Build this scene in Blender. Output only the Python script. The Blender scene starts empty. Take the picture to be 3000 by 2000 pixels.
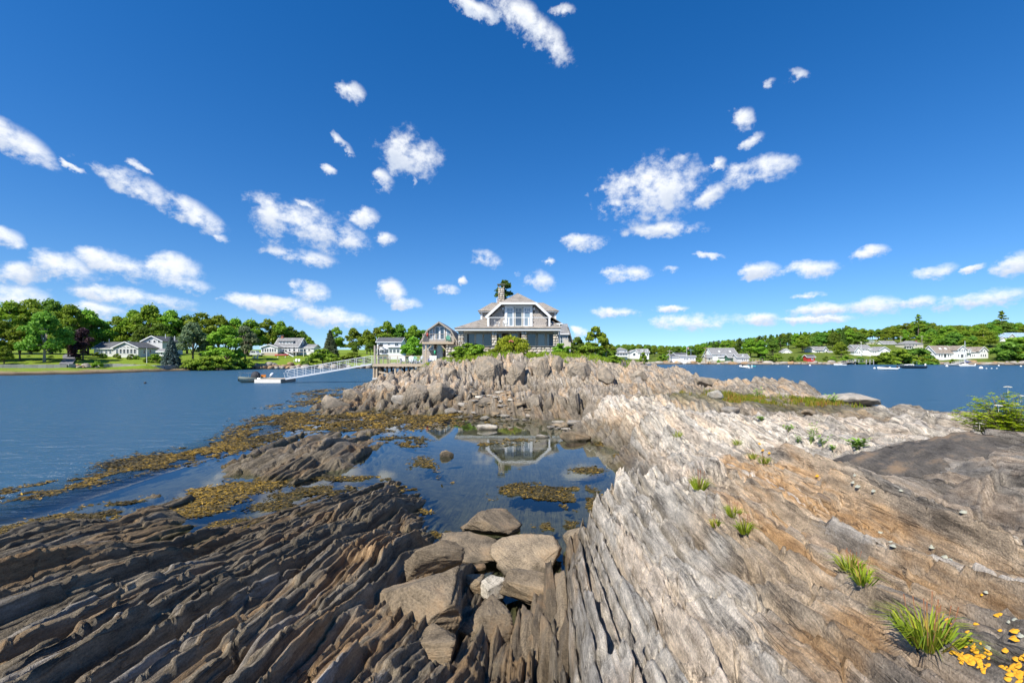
import bpy, math, random
import numpy as np
from mathutils import Vector, Matrix

# ------------------------------------------------------------------ camera, sky, sun, exposure
SC = bpy.context.scene
COL = SC.collection
F, HZ, CH = 1333.0, 1046.0, 3.3          # focal length and horizon row of the photo (pixels), eye height above the water (m)
cam_d = bpy.data.cameras.new('camera'); cam = bpy.data.objects.new('camera', cam_d); COL.objects.link(cam)
cam.location = (0, 0, CH); cam.rotation_euler = (math.radians(90), 0, 0)
cam_d.sensor_width = 36; cam_d.lens = 36 * F / 3000; cam_d.shift_y = 46 / 3000
cam_d.clip_start = 0.05; cam_d.clip_end = 20000
SC.camera = cam
SC.render.engine = 'CYCLES'
SC.cycles.use_denoising = True
SC.cycles.max_bounces = 6; SC.cycles.diffuse_bounces = 2; SC.cycles.glossy_bounces = 3
SC.cycles.transmission_bounces = 4; SC.cycles.transparent_max_bounces = 8
SC.cycles.caustics_reflective = False; SC.cycles.caustics_refractive = False
SC.view_settings.view_transform = 'Standard'; SC.view_settings.look = 'None'
SC.view_settings.exposure = 0.5; SC.view_settings.gamma = 1.0

SUN_DIR = Vector((-0.56, -0.68, 0.97)).normalized()
SUN_EL = math.asin(SUN_DIR.z); SUN_AZ = math.atan2(SUN_DIR.x, SUN_DIR.y)
sun_d = bpy.data.lights.new('sun', 'SUN'); sun_d.energy = 5.0; sun_d.angle = math.radians(0.53); sun_d.color = (1.0, 0.95, 0.87)
sun = bpy.data.objects.new('sun', sun_d); COL.objects.link(sun)
sun.rotation_euler = SUN_DIR.to_track_quat('Z', 'Y').to_euler()

def make_world():
    w = bpy.data.worlds.new('World'); SC.world = w; w.use_nodes = True
    nt = w.node_tree; N = nt.nodes; L = nt.links; N.clear()
    def nd(t, **k):
        n = N.new(t)
        for a, b in k.items(): setattr(n, a, b)
        return n
    def mth(op, a, b=None, c=None, clamp=False):
        n = nd('ShaderNodeMath', operation=op); n.use_clamp = clamp
        for i, v in enumerate((a, b, c)):
            if v is None: continue
            if isinstance(v, (int, float)): n.inputs[i].default_value = v
            else: L.new(v, n.inputs[i])
        return n.outputs[0]
    sky = nd('ShaderNodeTexSky'); sky.sky_type = 'NISHITA'; sky.sun_disc = False
    sky.sun_elevation = SUN_EL; sky.sun_rotation = SUN_AZ
    sky.altitude = 0; sky.air_density = 1.0; sky.dust_density = 0.15; sky.ozone_density = 3.0
    hs = nd('ShaderNodeHueSaturation'); hs.inputs['Saturation'].default_value = 1.38; hs.inputs['Value'].default_value = 1.0
    hs.inputs['Hue'].default_value = 0.508
    L.new(sky.outputs[0], hs.inputs['Color'])
    tc = nd('ShaderNodeTexCoord')
    lift = nd('ShaderNodeVectorMath', operation='MULTIPLY_ADD'); L.new(tc.outputs['Generated'], lift.inputs[0]); lift.inputs[1].default_value = (1, 1, .93); lift.inputs[2].default_value = (0, 0, .07)
    L.new(lift.outputs[0], sky.inputs['Vector'])
    sx = nd('ShaderNodeSeparateXYZ'); L.new(tc.outputs['Generated'], sx.inputs[0])
    az0 = mth('ARCTAN2', sx.outputs[0], sx.outputs[1])
    az = mth('SUBTRACT', mth('PINGPONG', mth('ADD', az0, math.radians(54)), math.radians(108)), math.radians(54))
    el = mth('ARCSINE', sx.outputs[2])
    # edge noise
    mp = nd('ShaderNodeCombineXYZ'); L.new(az, mp.inputs[0]); L.new(mth('MULTIPLY', el, 1.25), mp.inputs[1])
    n1 = nd('ShaderNodeTexNoise'); n1.inputs['Scale'].default_value = 17; n1.inputs['Detail'].default_value = 8; n1.inputs['Roughness'].default_value = 0.6
    L.new(mp.outputs[0], n1.inputs['Vector'])
    n2 = nd('ShaderNodeTexNoise'); n2.inputs['Scale'].default_value = 60; n2.inputs['Detail'].default_value = 5; n2.inputs['Roughness'].default_value = 0.65
    L.new(mp.outputs[0], n2.inputs['Vector'])
    wx = mth('MULTIPLY_ADD', n1.outputs[0], 0.07, -0.035); wy = mth('MULTIPLY_ADD', n2.outputs[0], 0.02, -0.010)
    P = nd('ShaderNodeCombineXYZ'); L.new(mth('ADD', az, wx), P.inputs[0]); L.new(mth('ADD', el, wy), P.inputs[1]); P.inputs[2].default_value = 1
    # clouds: x, y, half width, half height in the photo, tilt (deg, + is falling to the right), weight
    C = [(1390, 22, 110, 34, 12, .8), (1520, 45, 120, 55, 20, .95), (1600, 110, 95, 58, 35, .95), (1640, 30, 60, 28, 0, .6), (1033, 272, 45, 36, 0, .9), (1205, 450, 92, 70, 15, 1.2), (1122, 530, 36, 40, -40, .9),
         (1205, 530, 14, 26, 0, .7), (1008, 430, 52, 16, 50, .8), (969, 497, 28, 16, 15, .9), (60, 420, 130, 46, 27, 1.0), (225, 495, 45, 16, 40, .5), (400, 545, 125, 46, 25, 1.0),
         (570, 630, 120, 44, 28, .95), (410, 490, 52, 16, 25, .8), (640, 700, 32, 16, 0, .9), (900, 660, 125, 58, 8, 1.45), (1010, 690, 80, 38, 18, 1.2),
         (1075, 642, 44, 30, -20, .95), (1128, 698, 38, 22, 0, .95), (900, 755, 86, 26, 5, 1.1), (895, 600, 44, 13, 15, .8), (25, 700, 60, 34, 25, 1.0),
         (45, 795, 95, 38, 5, 1.1), (190, 780, 110, 45, 10, 1.0), (345, 775, 120, 36, 8, 1.25), (490, 795, 95, 52, 5, 1.35), (540, 835, 95, 25, 5, 1.05), (400, 872, 175, 26, 3, 1.15),
         (50, 872, 120, 40, 8, 1.15), (270, 905, 110, 24, 5, 1.1), (700, 880, 65, 24, 4, 1.1), (800, 890, 150, 30, 0, 1.0), (910, 855, 60, 34, 8, 1.2), (960, 925, 150, 36, 10, .95),
         (1150, 858, 44, 36, 20, 1.15), (1185, 888, 52, 22, 5, 1.1), (1313, 848, 36, 16, 5, 1.1), (1361, 822, 17, 14, 0, .9), (1420, 757, 54, 28, 15, 1.0), (1575, 820, 52, 30, 10, 1.1),
         (1612, 765, 19, 10, 0, .9), (1920, 560, 130, 88, -5, 1.35), (1955, 670, 120, 24, 0, .95), (1830, 600, 95, 26, 0, .85), (2075, 575, 70, 36, -20, .85), (2215, 503, 108, 42, -3, 1.2),
         (2110, 480, 26, 30, -40, .75), (2182, 350, 36, 42, 0, .9), (2205, 410, 42, 26, -20, .75), (2245, 245, 27, 20, -10, .8), (2330, 218, 48, 22, 12, .85), (1715, 707, 66, 25, 0, 1.15),
         (1843, 803, 66, 22, 0, 1.3), (1958, 788, 32, 13, 0, 1.0), (2070, 748, 62, 13, 8, .75), (2225, 793, 64, 23, 0, 1.15), (2375, 792, 82, 26, -3, 1.25), (2550, 738, 56, 18, -6, 1.15),
         (2735, 797, 72, 24, -8, 1.15), (2975, 770, 62, 34, -8, 1.3), (2860, 787, 42, 12, -15, .8), (1800, 915, 80, 16, 0, 1.05), (1965, 905, 60, 11, 0, .95), (2040, 943, 135, 26, 0, 1.2),
         (2235, 935, 52, 20, 0, 1.1), (2360, 863, 66, 12, 0, .95), (2420, 905, 110, 20, 0, .95), (2565, 893, 82, 30, 0, 1.2), (2400, 935, 110, 14, 0, 1.0), (2690, 882, 64, 22, 0, .95), (2880, 873, 130, 26, -3, 1.2), (1700, 972, 24, 16, 0, 1.0)]
    best = None; low = None
    for (px, py, hw, hh, tilt, wt) in C:
        u = (px - 1500) / F; a = math.atan(u); v = (HZ - py) / F; e = math.atan(v * math.cos(a))
        c2 = math.cos(a) ** 2; sw = hw / F * c2 * .92; sh = hh / F * math.cos(a) * math.cos(e) ** 2 * .92
        t = -math.radians(tilt); ct, st = math.cos(t), math.sin(t)
        k = 1.0 / math.sqrt(wt)
        A = Vector((ct / sw, st / sw, 0)) * k; A.z = -(A.x * a + A.y * e)
        B = Vector((-st / sh, ct / sh, 0)) * k; B.z = -(B.x * a + B.y * e)
        d1 = nd('ShaderNodeVectorMath', operation='DOT_PRODUCT'); L.new(P.outputs[0], d1.inputs[0]); d1.inputs[1].default_value = A
        d2 = nd('ShaderNodeVectorMath', operation='DOT_PRODUCT'); L.new(P.outputs[0], d2.inputs[0]); d2.inputs[1].default_value = B
        s = mth('MULTIPLY_ADD', d1.outputs['Value'], d1.outputs['Value'], mth('MULTIPLY', d2.outputs['Value'], d2.outputs['Value']))
        # flat, greyer undersides: distance measured to a point below the middle
        q = mth('MULTIPLY_ADD', d2.outputs['Value'], 0.9, s)
        best = s if best is None else mth('MINIMUM', best, s)
        low = q if low is None else mth('MINIMUM', low, q)
    fld = mth('SUBTRACT', 1.0, mth('MINIMUM', best, 4.0))
    nz = mth('ADD', mth('MULTIPLY_ADD', n1.outputs[0], 7.2, -3.6), mth('MULTIPLY_ADD', n2.outputs[0], 2.3, -1.15))
    den = mth('MULTIPLY_ADD', fld, 1.35, nz)
    mr = nd('ShaderNodeMapRange', interpolation_type='SMOOTHSTEP'); L.new(den, mr.inputs[0]); mr.inputs[1].default_value = -0.55; mr.inputs[2].default_value = 2.0
    op = mth('MULTIPLY', mr.outputs[0], 0.97)
    # shade inside the cloud
    sh = nd('ShaderNodeMapRange', interpolation_type='SMOOTHSTEP'); L.new(mth('SUBTRACT', mth('SUBTRACT', low, best), mth('MULTIPLY_ADD', n1.outputs[0], 2.2, -1.1)), sh.inputs[0])
    sh.inputs[1].default_value = -0.9; sh.inputs[2].default_value = 0.35
    cc = nd('ShaderNodeMix', data_type='RGBA'); L.new(sh.outputs[0], cc.inputs['Factor'])
    cc.inputs['A'].default_value = (4.2, 4.7, 5.6, 1); cc.inputs['B'].default_value = (6.7, 6.85, 7.0, 1)
    mx = nd('ShaderNodeMix', data_type='RGBA'); L.new(op, mx.inputs['Factor']); L.new(hs.outputs[0], mx.inputs['A']); L.new(cc.outputs['Result'], mx.inputs['B'])
    bg = nd('ShaderNodeBackground'); bg.inputs['Strength'].default_value = 0.115; L.new(mx.outputs['Result'], bg.inputs['Color'])
    out = nd('ShaderNodeOutputWorld'); L.new(bg.outputs[0], out.inputs['Surface'])
    w.cycles.sampling_method = 'MANUAL'; w.cycles.sample_map_resolution = 512
make_world()

# ------------------------------------------------------------------ pixel helpers
def PZ(px, py, z):
    "the point seen at a photo pixel, at height z"
    Y = (CH - z) * F / (py - HZ); return ((px - 1500) / F * Y, Y, z)
def PY(px, py, Y):
    "the point seen at a photo pixel, at depth Y"
    return ((px - 1500) / F * Y, Y, CH - (py - HZ) / F * Y)

# ------------------------------------------------------------------ numpy noise
def _hash(ix, iy, seed):
    h = (ix.astype(np.int64) * 374761393 + iy.astype(np.int64) * 668265263 + seed * 1274126177) & 0xFFFFFFFF
    h = ((h ^ (h >> 13)) * 1103515245) & 0xFFFFFFFF
    h = ((h ^ (h >> 16)) * 2246822519) & 0xFFFFFFFF
    return ((h ^ (h >> 15)) & 0xFFFFFF) / float(0xFFFFFF)
def vnoise(x, y, seed=0):
    ix = np.floor(x); iy = np.floor(y); fx = x - ix; fy = y - iy
    fx = fx * fx * (3 - 2 * fx); fy = fy * fy * (3 - 2 * fy)
    a = _hash(ix, iy, seed); b = _hash(ix + 1, iy, seed); c = _hash(ix, iy + 1, seed); d = _hash(ix + 1, iy + 1, seed)
    return (a + (b - a) * fx) * (1 - fy) + (c + (d - c) * fx) * fy
def fbm(x, y, seed=0, oct=4, gain=0.5):
    s = 0; a = 1; t = 0
    for o in range(oct):
        s = s + a * (vnoise(x * 2 ** o + 17.3 * o, y * 2 ** o - 9.1 * o, seed + o) - 0.5); t += a; a *= gain
    return s / t * 2          # about -1..1
def slabs(q, a, w, length, seed, tilt=0.6, edge=0.3, joint=0.08):
    "long thin broken plates: each has its own height and a tilted back"
    u = q / w; i = np.floor(u); f = u - i
    def plate(i, f):
        v = a / (w * length) + _hash(i, i * 0, seed + 5) * 9; j = np.floor(v); g = v - j
        def one(j): return _hash(i, j, seed) - 0.5 + tilt * (f - 0.5) * (0.3 + _hash(i, j, seed + 9))
        t = np.clip((g - 1 + joint) / joint, 0, 1)
        return one(j) * (1 - t) + one(j + 1) * t
    t = np.clip((f - 1 + edge) / edge, 0, 1); t = t * t * (3 - 2 * t)
    return plate(i, f) * (1 - t) + plate(i + 1, f - 1) * t
def crevice(q, a, w, length, seed, width, prob):
    "open cracks: narrow grooves that follow the bedding and pinch out at their ends (0..1)"
    u = q / w; i = np.round(u); u2 = i + (_hash(i, i * 0 + 3, seed) - .5) * .6; d = np.abs(u - u2) * w
    v = a / (w * length) + _hash(i, i * 0, seed + 5) * 9; j = np.floor(v); g = v - j
    on = (_hash(i, j, seed + 2) < prob) * np.sin(np.pi * g) ** .5
    return np.clip(1 - d / (width * (.35 + .65 * on) + 1e-9), 0, 1) * on
def joints(q, a, w, length, seed, width, prob):
    "breaks across the plates (0..1)"
    u = q / w; i = np.floor(u); v = a / (w * length) + _hash(i, i * 0, seed + 5) * 9 + .25 * np.sin(6.283 * (u - i) + i); j = np.round(v)
    d = np.abs(v - j) * w * length; return np.clip(1 - d / width, 0, 1) * (_hash(i, j, seed + 2) < prob)
def smooth(a, b, x):
    t = np.clip((x - a) / (b - a), 0, 1); return t * t * (3 - 2 * t)

# ------------------------------------------------------------------ materials
def mat_new(name):
    m = bpy.data.materials.new(name); m.use_nodes = True
    nt = m.node_tree; nt.nodes.clear()
    return m, nt
class NG:
    "small node-writing helper"
    def __init__(s, nt): s.nt = nt; s.N = nt.nodes; s.L = nt.links
    def n(s, t, **k):
        x = s.N.new(t)
        for a, b in k.items(): setattr(x, a, b)
        return x
    def put(s, sock, v):
        if isinstance(v, bpy.types.NodeSocket): s.L.new(v, sock)
        elif isinstance(v, (tuple, list)) and len(v) == 3 and sock.type == 'RGBA': sock.default_value = (*v, 1)
        else: sock.default_value = v
    def math(s, op, a, b=None, c=None, clamp=False):
        x = s.n('ShaderNodeMath', operation=op); x.use_clamp = clamp
        for i, v in enumerate((a, b, c)):
            if v is not None: s.put(x.inputs[i], v)
        return x.outputs[0]
    def noise(s, vec, scale, detail=4, rough=0.55, dist=0.0, out=0):
        x = s.n('ShaderNodeTexNoise')
        if vec is not None: s.L.new(vec, x.inputs['Vector'])
        x.inputs['Scale'].default_value = scale; x.inputs['Detail'].default_value = detail
        x.inputs['Roughness'].default_value = rough; x.inputs['Distortion'].default_value = dist
        return x.outputs[out]
    def ramp(s, fac, stops):
        x = s.n('ShaderNodeValToRGB'); s.L.new(fac, x.inputs[0]); e = x.color_ramp.elements
        while len(e) < len(stops): e.new(0.5)
        for i, (p, c) in enumerate(stops):
            e[i].position = p; e[i].color = (*c, 1) if len(c) == 3 else c
        return x.outputs[0]
    def mix(s, fac, a, b, blend='MIX'):
        x = s.n('ShaderNodeMix', data_type='RGBA', blend_type=blend)
        s.put(x.inputs['Factor'], fac); s.put(x.inputs['A'], a); s.put(x.inputs['B'], b)
        return x.outputs['Result']
    def maprange(s, v, a, b, c=0.0, d=1.0, smooth=True):
        x = s.n('ShaderNodeMapRange', interpolation_type='SMOOTHSTEP' if smooth else 'LINEAR')
        s.put(x.inputs[0], v); x.inputs[1].default_value = a; x.inputs[2].default_value = b; x.inputs[3].default_value = c; x.inputs[4].default_value = d
        return x.outputs[0]
    def vmul(s, v, k):
        x = s.n('ShaderNodeVectorMath', operation='MULTIPLY'); s.L.new(v, x.inputs[0]); s.put(x.inputs[1], k); return x.outputs[0]
    def bump(s, h, strength, dist):
        x = s.n('ShaderNodeBump'); s.L.new(h, x.inputs['Height']); x.inputs['Strength'].default_value = strength; x.inputs['Distance'].default_value = dist
        return x.outputs[0]
    def bsdf(s, color, rough=0.8, normal=None, metallic=0.0, spec=0.5):
        x = s.n('ShaderNodeBsdfPrincipled'); s.put(x.inputs['Base Color'], color); s.put(x.inputs['Roughness'], rough)
        x.inputs['Metallic'].default_value = metallic; x.inputs['Specular IOR Level'].default_value = spec
        if normal is not None: s.L.new(normal, x.inputs['Normal'])
        return x
    def out(s, surf):
        o = s.n('ShaderNodeOutputMaterial'); s.L.new(surf, o.inputs['Surface'])
_MC = {}
def M(name, color=(.5, .5, .5), rough=0.7, var=0.12, scale=6.0, metallic=0.0, bump=0.0, stretch=(1, 1, 1), spec=0.5):
    "a paint, wood or metal with uneven tone from object-space noise"
    if name in _MC: return _MC[name]
    m, nt = mat_new(name); g = NG(nt)
    co = g.n('ShaderNodeTexCoord').outputs['Object']
    v = g.vmul(co, tuple(stretch))
    nz = g.noise(v, scale, 5, 0.6)
    oi = g.n('ShaderNodeObjectInfo').outputs['Random']
    k = g.math('MULTIPLY_ADD', nz, 2 * var, 1 - var)
    k = g.math('MULTIPLY', k, g.math('MULTIPLY_ADD', oi, var, 1 - var / 2))
    c = g.n('ShaderNodeVectorMath', operation='SCALE'); c.inputs[0].default_value = color; g.L.new(k, c.inputs['Scale'])
    b = g.bsdf(c.outputs[0], rough, g.bump(nz, 0.5, bump) if bump else None, metallic, spec)
    g.out(b.outputs[0]); _MC[name] = m
    return m
def M_glass(name='window_glass', color=(.05, .08, .11)):
    if name in _MC: return _MC[name]
    m, nt = mat_new(name); g = NG(nt)
    b = g.bsdf(color, 0.04, spec=0.9); g.out(b.outputs[0]); _MC[name] = m
    return m

# ------------------------------------------------------------------ mesh + object helpers
class MB:
    "collects shapes; build() links them as one mesh object"
    def __init__(s): s.v = []; s.f = []
    def add(s, vs, fs):
        o = len(s.v); s.v += [tuple(p) for p in vs]; s.f += [tuple(i + o for i in f) for f in fs]; return s
    def box(s, x0, x1, y0, y1, z0, z1):
        return s.add([(x0, y0, z0), (x1, y0, z0), (x1, y1, z0), (x0, y1, z0), (x0, y0, z1), (x1, y0, z1), (x1, y1, z1), (x0, y1, z1)],
                     [(0, 3, 2, 1), (4, 5, 6, 7), (0, 1, 5, 4), (1, 2, 6, 5), (2, 3, 7, 6), (3, 0, 4, 7)])
    def beam(s, p, q, w, h=None):
        "square bar from p to q"
        h = h or w; p = Vector(p); q = Vector(q); d = (q - p).normalized()
        up = Vector((0, 0, 1)) if abs(d.z) < 0.95 else Vector((0, 1, 0))
        a = d.cross(up).normalized() * w / 2; b = a.cross(d).normalized() * h / 2
        return s.add([p - a - b, p + a - b, p + a + b, p - a + b, q - a - b, q + a - b, q + a + b, q - a + b],
                     [(0, 1, 2, 3), (7, 6, 5, 4), (0, 4, 5, 1), (1, 5, 6, 2), (2, 6, 7, 3), (3, 7, 4, 0)])
    def tube(s, pts, r, n=6):
        pts = [Vector(p) for p in pts]; rs = r if isinstance(r, (list, tuple)) else [r] * len(pts); vs = []; fs = []
        for k, p in enumerate(pts):
            d = (pts[min(k + 1, len(pts) - 1)] - pts[max(k - 1, 0)]).normalized()
            up = Vector((0, 0, 1)) if abs(d.z) < 0.9 else Vector((1, 0, 0))
            a = d.cross(up).normalized(); b = a.cross(d)
            for i in range(n):
                t = 2 * math.pi * i / n; vs.append(p + (a * math.cos(t) + b * math.sin(t)) * rs[k])
        for k in range(len(pts) - 1):
            for i in range(n): fs.append((k * n + i, k * n + (i + 1) % n, (k + 1) * n + (i + 1) % n, (k + 1) * n + i))
        fs.append(tuple(range(n))[::-1]); fs.append(tuple(range((len(pts) - 1) * n, len(pts) * n)))
        return s.add(vs, fs)
    def prism(s, poly, y0, y1):
        "polygon in x,z (counter-clockwise seen from -y) pushed from y0 to y1"
        n = len(poly); vs = [(x, y0, z) for x, z in poly] + [(x, y1, z) for x, z in poly]
        fs = [tuple(range(n)), tuple(range(2 * n - 1, n - 1, -1))] + [(i, i + n, (i + 1) % n + n, (i + 1) % n) for i in range(n)]
        return s.add(vs, fs)
    def prismx(s, poly, x0, x1):
        "polygon in y,z pushed from x0 to x1"
        n = len(poly); vs = [(x0, y, z) for y, z in poly] + [(x1, y, z) for y, z in poly]
        fs = [tuple(range(n)), tuple(range(2 * n - 1, n - 1, -1))] + [(i, i + n, (i + 1) % n + n, (i + 1) % n) for i in range(n)]
        return s.add(vs, fs)
    def prismz(s, poly, z0, z1):
        n = len(poly); vs = [(x, y, z0) for x, y in poly] + [(x, y, z1) for x, y in poly]
        fs = [tuple(range(n))[::-1], tuple(range(n, 2 * n))] + [(i, (i + 1) % n, (i + 1) % n + n, i + n) for i in range(n)]
        return s.add(vs, fs)
    def slab(s, quad, t):
        "a flat sheet through 3 or 4 points given a thickness t downwards along its normal"
        p = [Vector(a) for a in quad]; nrm = (p[1] - p[0]).cross(p[2] - p[0]).normalized()
        if nrm.z < 0: p = p[::-1]; nrm = -nrm
        n = len(p); vs = p + [a - nrm * t for a in p]
        fs = [tuple(range(n)), tuple(range(2 * n - 1, n - 1, -1))] + [(i, i + n, (i + 1) % n + n, (i + 1) % n) for i in range(n)]
        return s.add(vs, fs)
    def mesh(s, name, mat, smooth=False):
        me = bpy.data.meshes.new(name); me.from_pydata(s.v, [], s.f)
        if mat: me.materials.append(mat)
        if smooth: me.polygons.foreach_set('use_smooth', [True] * len(me.polygons))
        me.update(); return me
    def build(s, name, mat, parent=None, smooth=False, loc=None):
        import bmesh
        me = s.mesh(name, mat, smooth)
        bm = bmesh.new(); bm.from_mesh(me); bmesh.ops.recalc_face_normals(bm, faces=bm.faces); bm.to_mesh(me); bm.free()
        return link(name, me, parent, loc)
def link(name, me, parent=None, loc=None, rz=0.0, sc=None):
    o = bpy.data.objects.new(name, me); COL.objects.link(o)
    if parent: o.parent = parent
    if loc is not None: o.location = loc
    if rz: o.rotation_euler = (0, 0, rz)
    if sc is not None: o.scale = sc if isinstance(sc, (tuple, list)) else (sc,) * 3
    return o
def tag(o, label, cat=None, group=None, kind=None):
    o['label'] = label
    if cat: o['category'] = cat
    if group: o['group'] = group
    if kind: o['kind'] = kind
    return o
def thing(name, label, cat, loc=(0, 0, 0), rz=0.0, group=None, sc=None):
    o = bpy.data.objects.new(name, None); COL.objects.link(o); o.empty_display_size = 0.1
    o.location = loc; o.rotation_euler = (0, 0, rz)
    if sc is not None: o.scale = sc if isinstance(sc, (tuple, list)) else (sc,) * 3
    return tag(o, label, cat, group)
def np_mesh(name, V, Fc, mat, smooth=True):
    me = bpy.data.meshes.new(name); V = np.asarray(V, np.float32); Fc = np.asarray(Fc, np.int32); k = Fc.shape[1]
    me.vertices.add(len(V)); me.vertices.foreach_set('co', V.ravel())
    me.loops.add(Fc.size); me.loops.foreach_set('vertex_index', Fc.ravel())
    me.polygons.add(len(Fc)); me.polygons.foreach_set('loop_start', np.arange(0, Fc.size, k, dtype=np.int32))
    if smooth: me.polygons.foreach_set('use_smooth', np.ones(len(Fc), bool))
    if mat: me.materials.append(mat)
    me.update(calc_edges=True); return me
def attr(me, name, typ, arr):
    a = me.attributes.new(name, typ, 'POINT')
    a.data.foreach_set('color' if typ == 'FLOAT_COLOR' else 'vector' if typ == 'FLOAT_VECTOR' else 'value', np.ascontiguousarray(arr, np.float32).ravel())

# ------------------------------------------------------------------ the rock ledges (one height field), sea bed and sea
# control points: photo pixel + height above the water; the pixel gives only the direction, the height the distance
DARK, PALE, RUST, SLATE, BLUFF, BED, SOIL, BEACH = 0, 1, 2, 3, 4, 5, 6, 7
KEYCOL = np.array([(.40, .33, .23), (.66, .59, .485), (.60, .46, .31), (.30, .26, .21), (.34, .285, .215), (.27, .22, .14), (.13, .12, .05), (.42, .345, .25)])
KEYAMP = np.array([0.92, 0.95, 0.85, 0.7, 0.78, 0.5, 0.3, 0.25])
def ctrl():
    c = []
    def p(k, *pts):
        for (px, py, z) in pts: c.append((*PZ(px, py, z), k))
    def y(k, *pts):
        for (px, py, Y) in pts: c.append((*PY(px, py, Y), k))
    def w(k, *pts):
        for t in pts: c.append((*t, k))
    # where the photographer stands, and behind
    w(PALE, (0, 0, 1.62), (0, -4, 1.7), (1.2, .6, 1.65)); w(RUST, (4, -2, 2.0), (3, .3, 1.8)); w(DARK, (-3, -1, 1.3), (-6, -3, .8))
    # left foreground rock
    p(DARK, (0, 1990, .75), (150, 1900, .72), (350, 1990, .95), (700, 1990, .95), (330, 1800, .75), (80, 1740, .55), (60, 1620, .3), (-250, 1700, .3), (-300, 1990, .6), (250, 1660, .5),
      (480, 1680, .62), (600, 1850, .95), (640, 1640, .55), (800, 1590, .68), (820, 1730, .85), (900, 1900, 1.0), (980, 1500, .5), (1060, 1600, .85), (960, 1640, .85), (1080, 1460, .42), (1180, 1470, .48),
      (1215, 1560, .62), (1100, 1690, .75), (1000, 1800, .9), (1000, 1980, .95), (1150, 1600, .8), (330, 1555, .25), (120, 1560, .32), (260, 1520, .38), (470, 1470, .38), (400, 1490, .3), (560, 1442, .2))
    p(DARK, (0, 1568, 0), (120, 1535, 0), (300, 1500, 0.02), (460, 1450, .0), (590, 1428, -.03), (500, 1480, -.05), (345, 1545, -.05), (445, 1592, 0), (520, 1600, .1), (640, 1556, 0), (790, 1524, 0), (910, 1478, 0), (1072, 1426, 0), (1140, 1418, 0),
      (1170, 1448, 0), (1225, 1462, 0), (1258, 1500, 0), (1250, 1545, 0), (1276, 1575, 0), (1262, 1640, -.02))
    # rock in the middle of the weed
    p(DARK, (625, 1409, -.02), (700, 1362, .18), (800, 1318, .35), (900, 1285, .5), (1000, 1285, .5), (1060, 1300, .4), (1000, 1330, .42), (900, 1350, .32), (780, 1385, .18), (870, 1412, .03), (960, 1380, .1), (1085, 1345, .06),
      (1108, 1318, -.03), (1060, 1275, .2), (1105, 1258, .12), (1118, 1252, -.05), (850, 1275, -.03), (720, 1335, -.04), (960, 1258, -.05), (900, 1420, -.1), (1000, 1390, -.1))
    # shallow pool and weed beds
    p(BED, (1300, 1300, -.35), (1400, 1350, -.42), (1550, 1350, -.42), (1650, 1310, -.3), (1500, 1450, -.42), (1350, 1450, -.4), (1640, 1450, -.4), (1640, 1560, -.3), (1320, 1530, -.35), (1700, 1400, -.4), (1780, 1345, -.35),
      (1200, 1380, -.4), (1150, 1300, -.35), (1250, 1240, -.3), (1080, 1230, -.35), (1000, 1235, -.35), (850, 1250, -.45), (700, 1300, -.5), (560, 1350, -.6), (600, 1420, -.25), (400, 1440, -.45), (200, 1490, -.5), (0, 1520, -.5), (700, 1450, -.35),
      (850, 1470, -.3), (600, 1500, -.3), (760, 1490, -.3), (980, 1420, -.35), (1290, 1600, -.3), (-300, 1560, -.4), (560, 1540, -.25), (1100, 1400, -.4))
    w(BED, (-14, 8, -1.0), (-16, 14, -1.3), (-14, 20, -1.0), (-16, 26, -1.2), (-24, 12, -2.5), (-26, 30, -3.5), (-20, 40, -2.5), (-40, 50, -4.5), (-26, 60, -4), (-50, 80, -4.5), (-20, 75, -2.5), (-10, 85, -2), (-40, 20, -4), (-30, 5, -3), (-14, 2, -.6))
    # cleft with the boulders
    p(DARK, (1500, 1990, .45), (1440, 1960, .42), (1550, 1900, .35), (1480, 1850, -.12), (1560, 1800, .12), (1400, 1900, .4), (1300, 1900, .5), (1620, 1680, -.12), (1400, 1670, -.15), (1500, 1700, -.1), (1600, 1740, .02), (1330, 1700, .2), (1420, 1800, .05), (1250, 1800, .6))
    # pale ridge
    p(DARK, (1690, 1600, 0), (1712, 1530, 0), (1735, 1470, -.05), (1650, 1690, 0), (1645, 1800, .35), (1600, 1900, .55), (1560, 1985, .6))
    p(PALE, (1765, 1380, 1.38), (1775, 1450, 1.2), (1745, 1560, .9), (1720, 1620, .85), (1690, 1680, .8), (1690, 1800, .85), (1700, 1980, 1.05), (1830, 1362, 1.5), (1900, 1358, 1.55), (1990, 1400, 1.5), (2030, 1480, 1.5), (1880, 1480, 1.42), (1850, 1600, 1.25),
      (1800, 1720, 1.1), (1850, 1900, 1.25), (1960, 1700, 1.4), (2010, 1860, 1.45), (2000, 1990, 1.45), (2080, 1640, 1.48), (2150, 1760, 1.5), (2200, 1950, 1.55), (2020, 1420, 1.45))
    y(PALE, (1830, 1366, 8.1), (1900, 1362, 8.2), (1970, 1400, 8.2))
    w(BED, (1.7, 8.9, -.1), (2.1, 9.4, -.15), (2.4, 10.4, -.25), (2.7, 11.8, -.25), (2.3, 12.5, -.3), (3.1, 13.2, -.15))
    w(PALE, (3.0, 9.2, .8), (3.7, 9.4, 1.15), (3.2, 10.4, .7), (3.6, 11.6, .75), (4.3, 11.2, 1.35))
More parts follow.
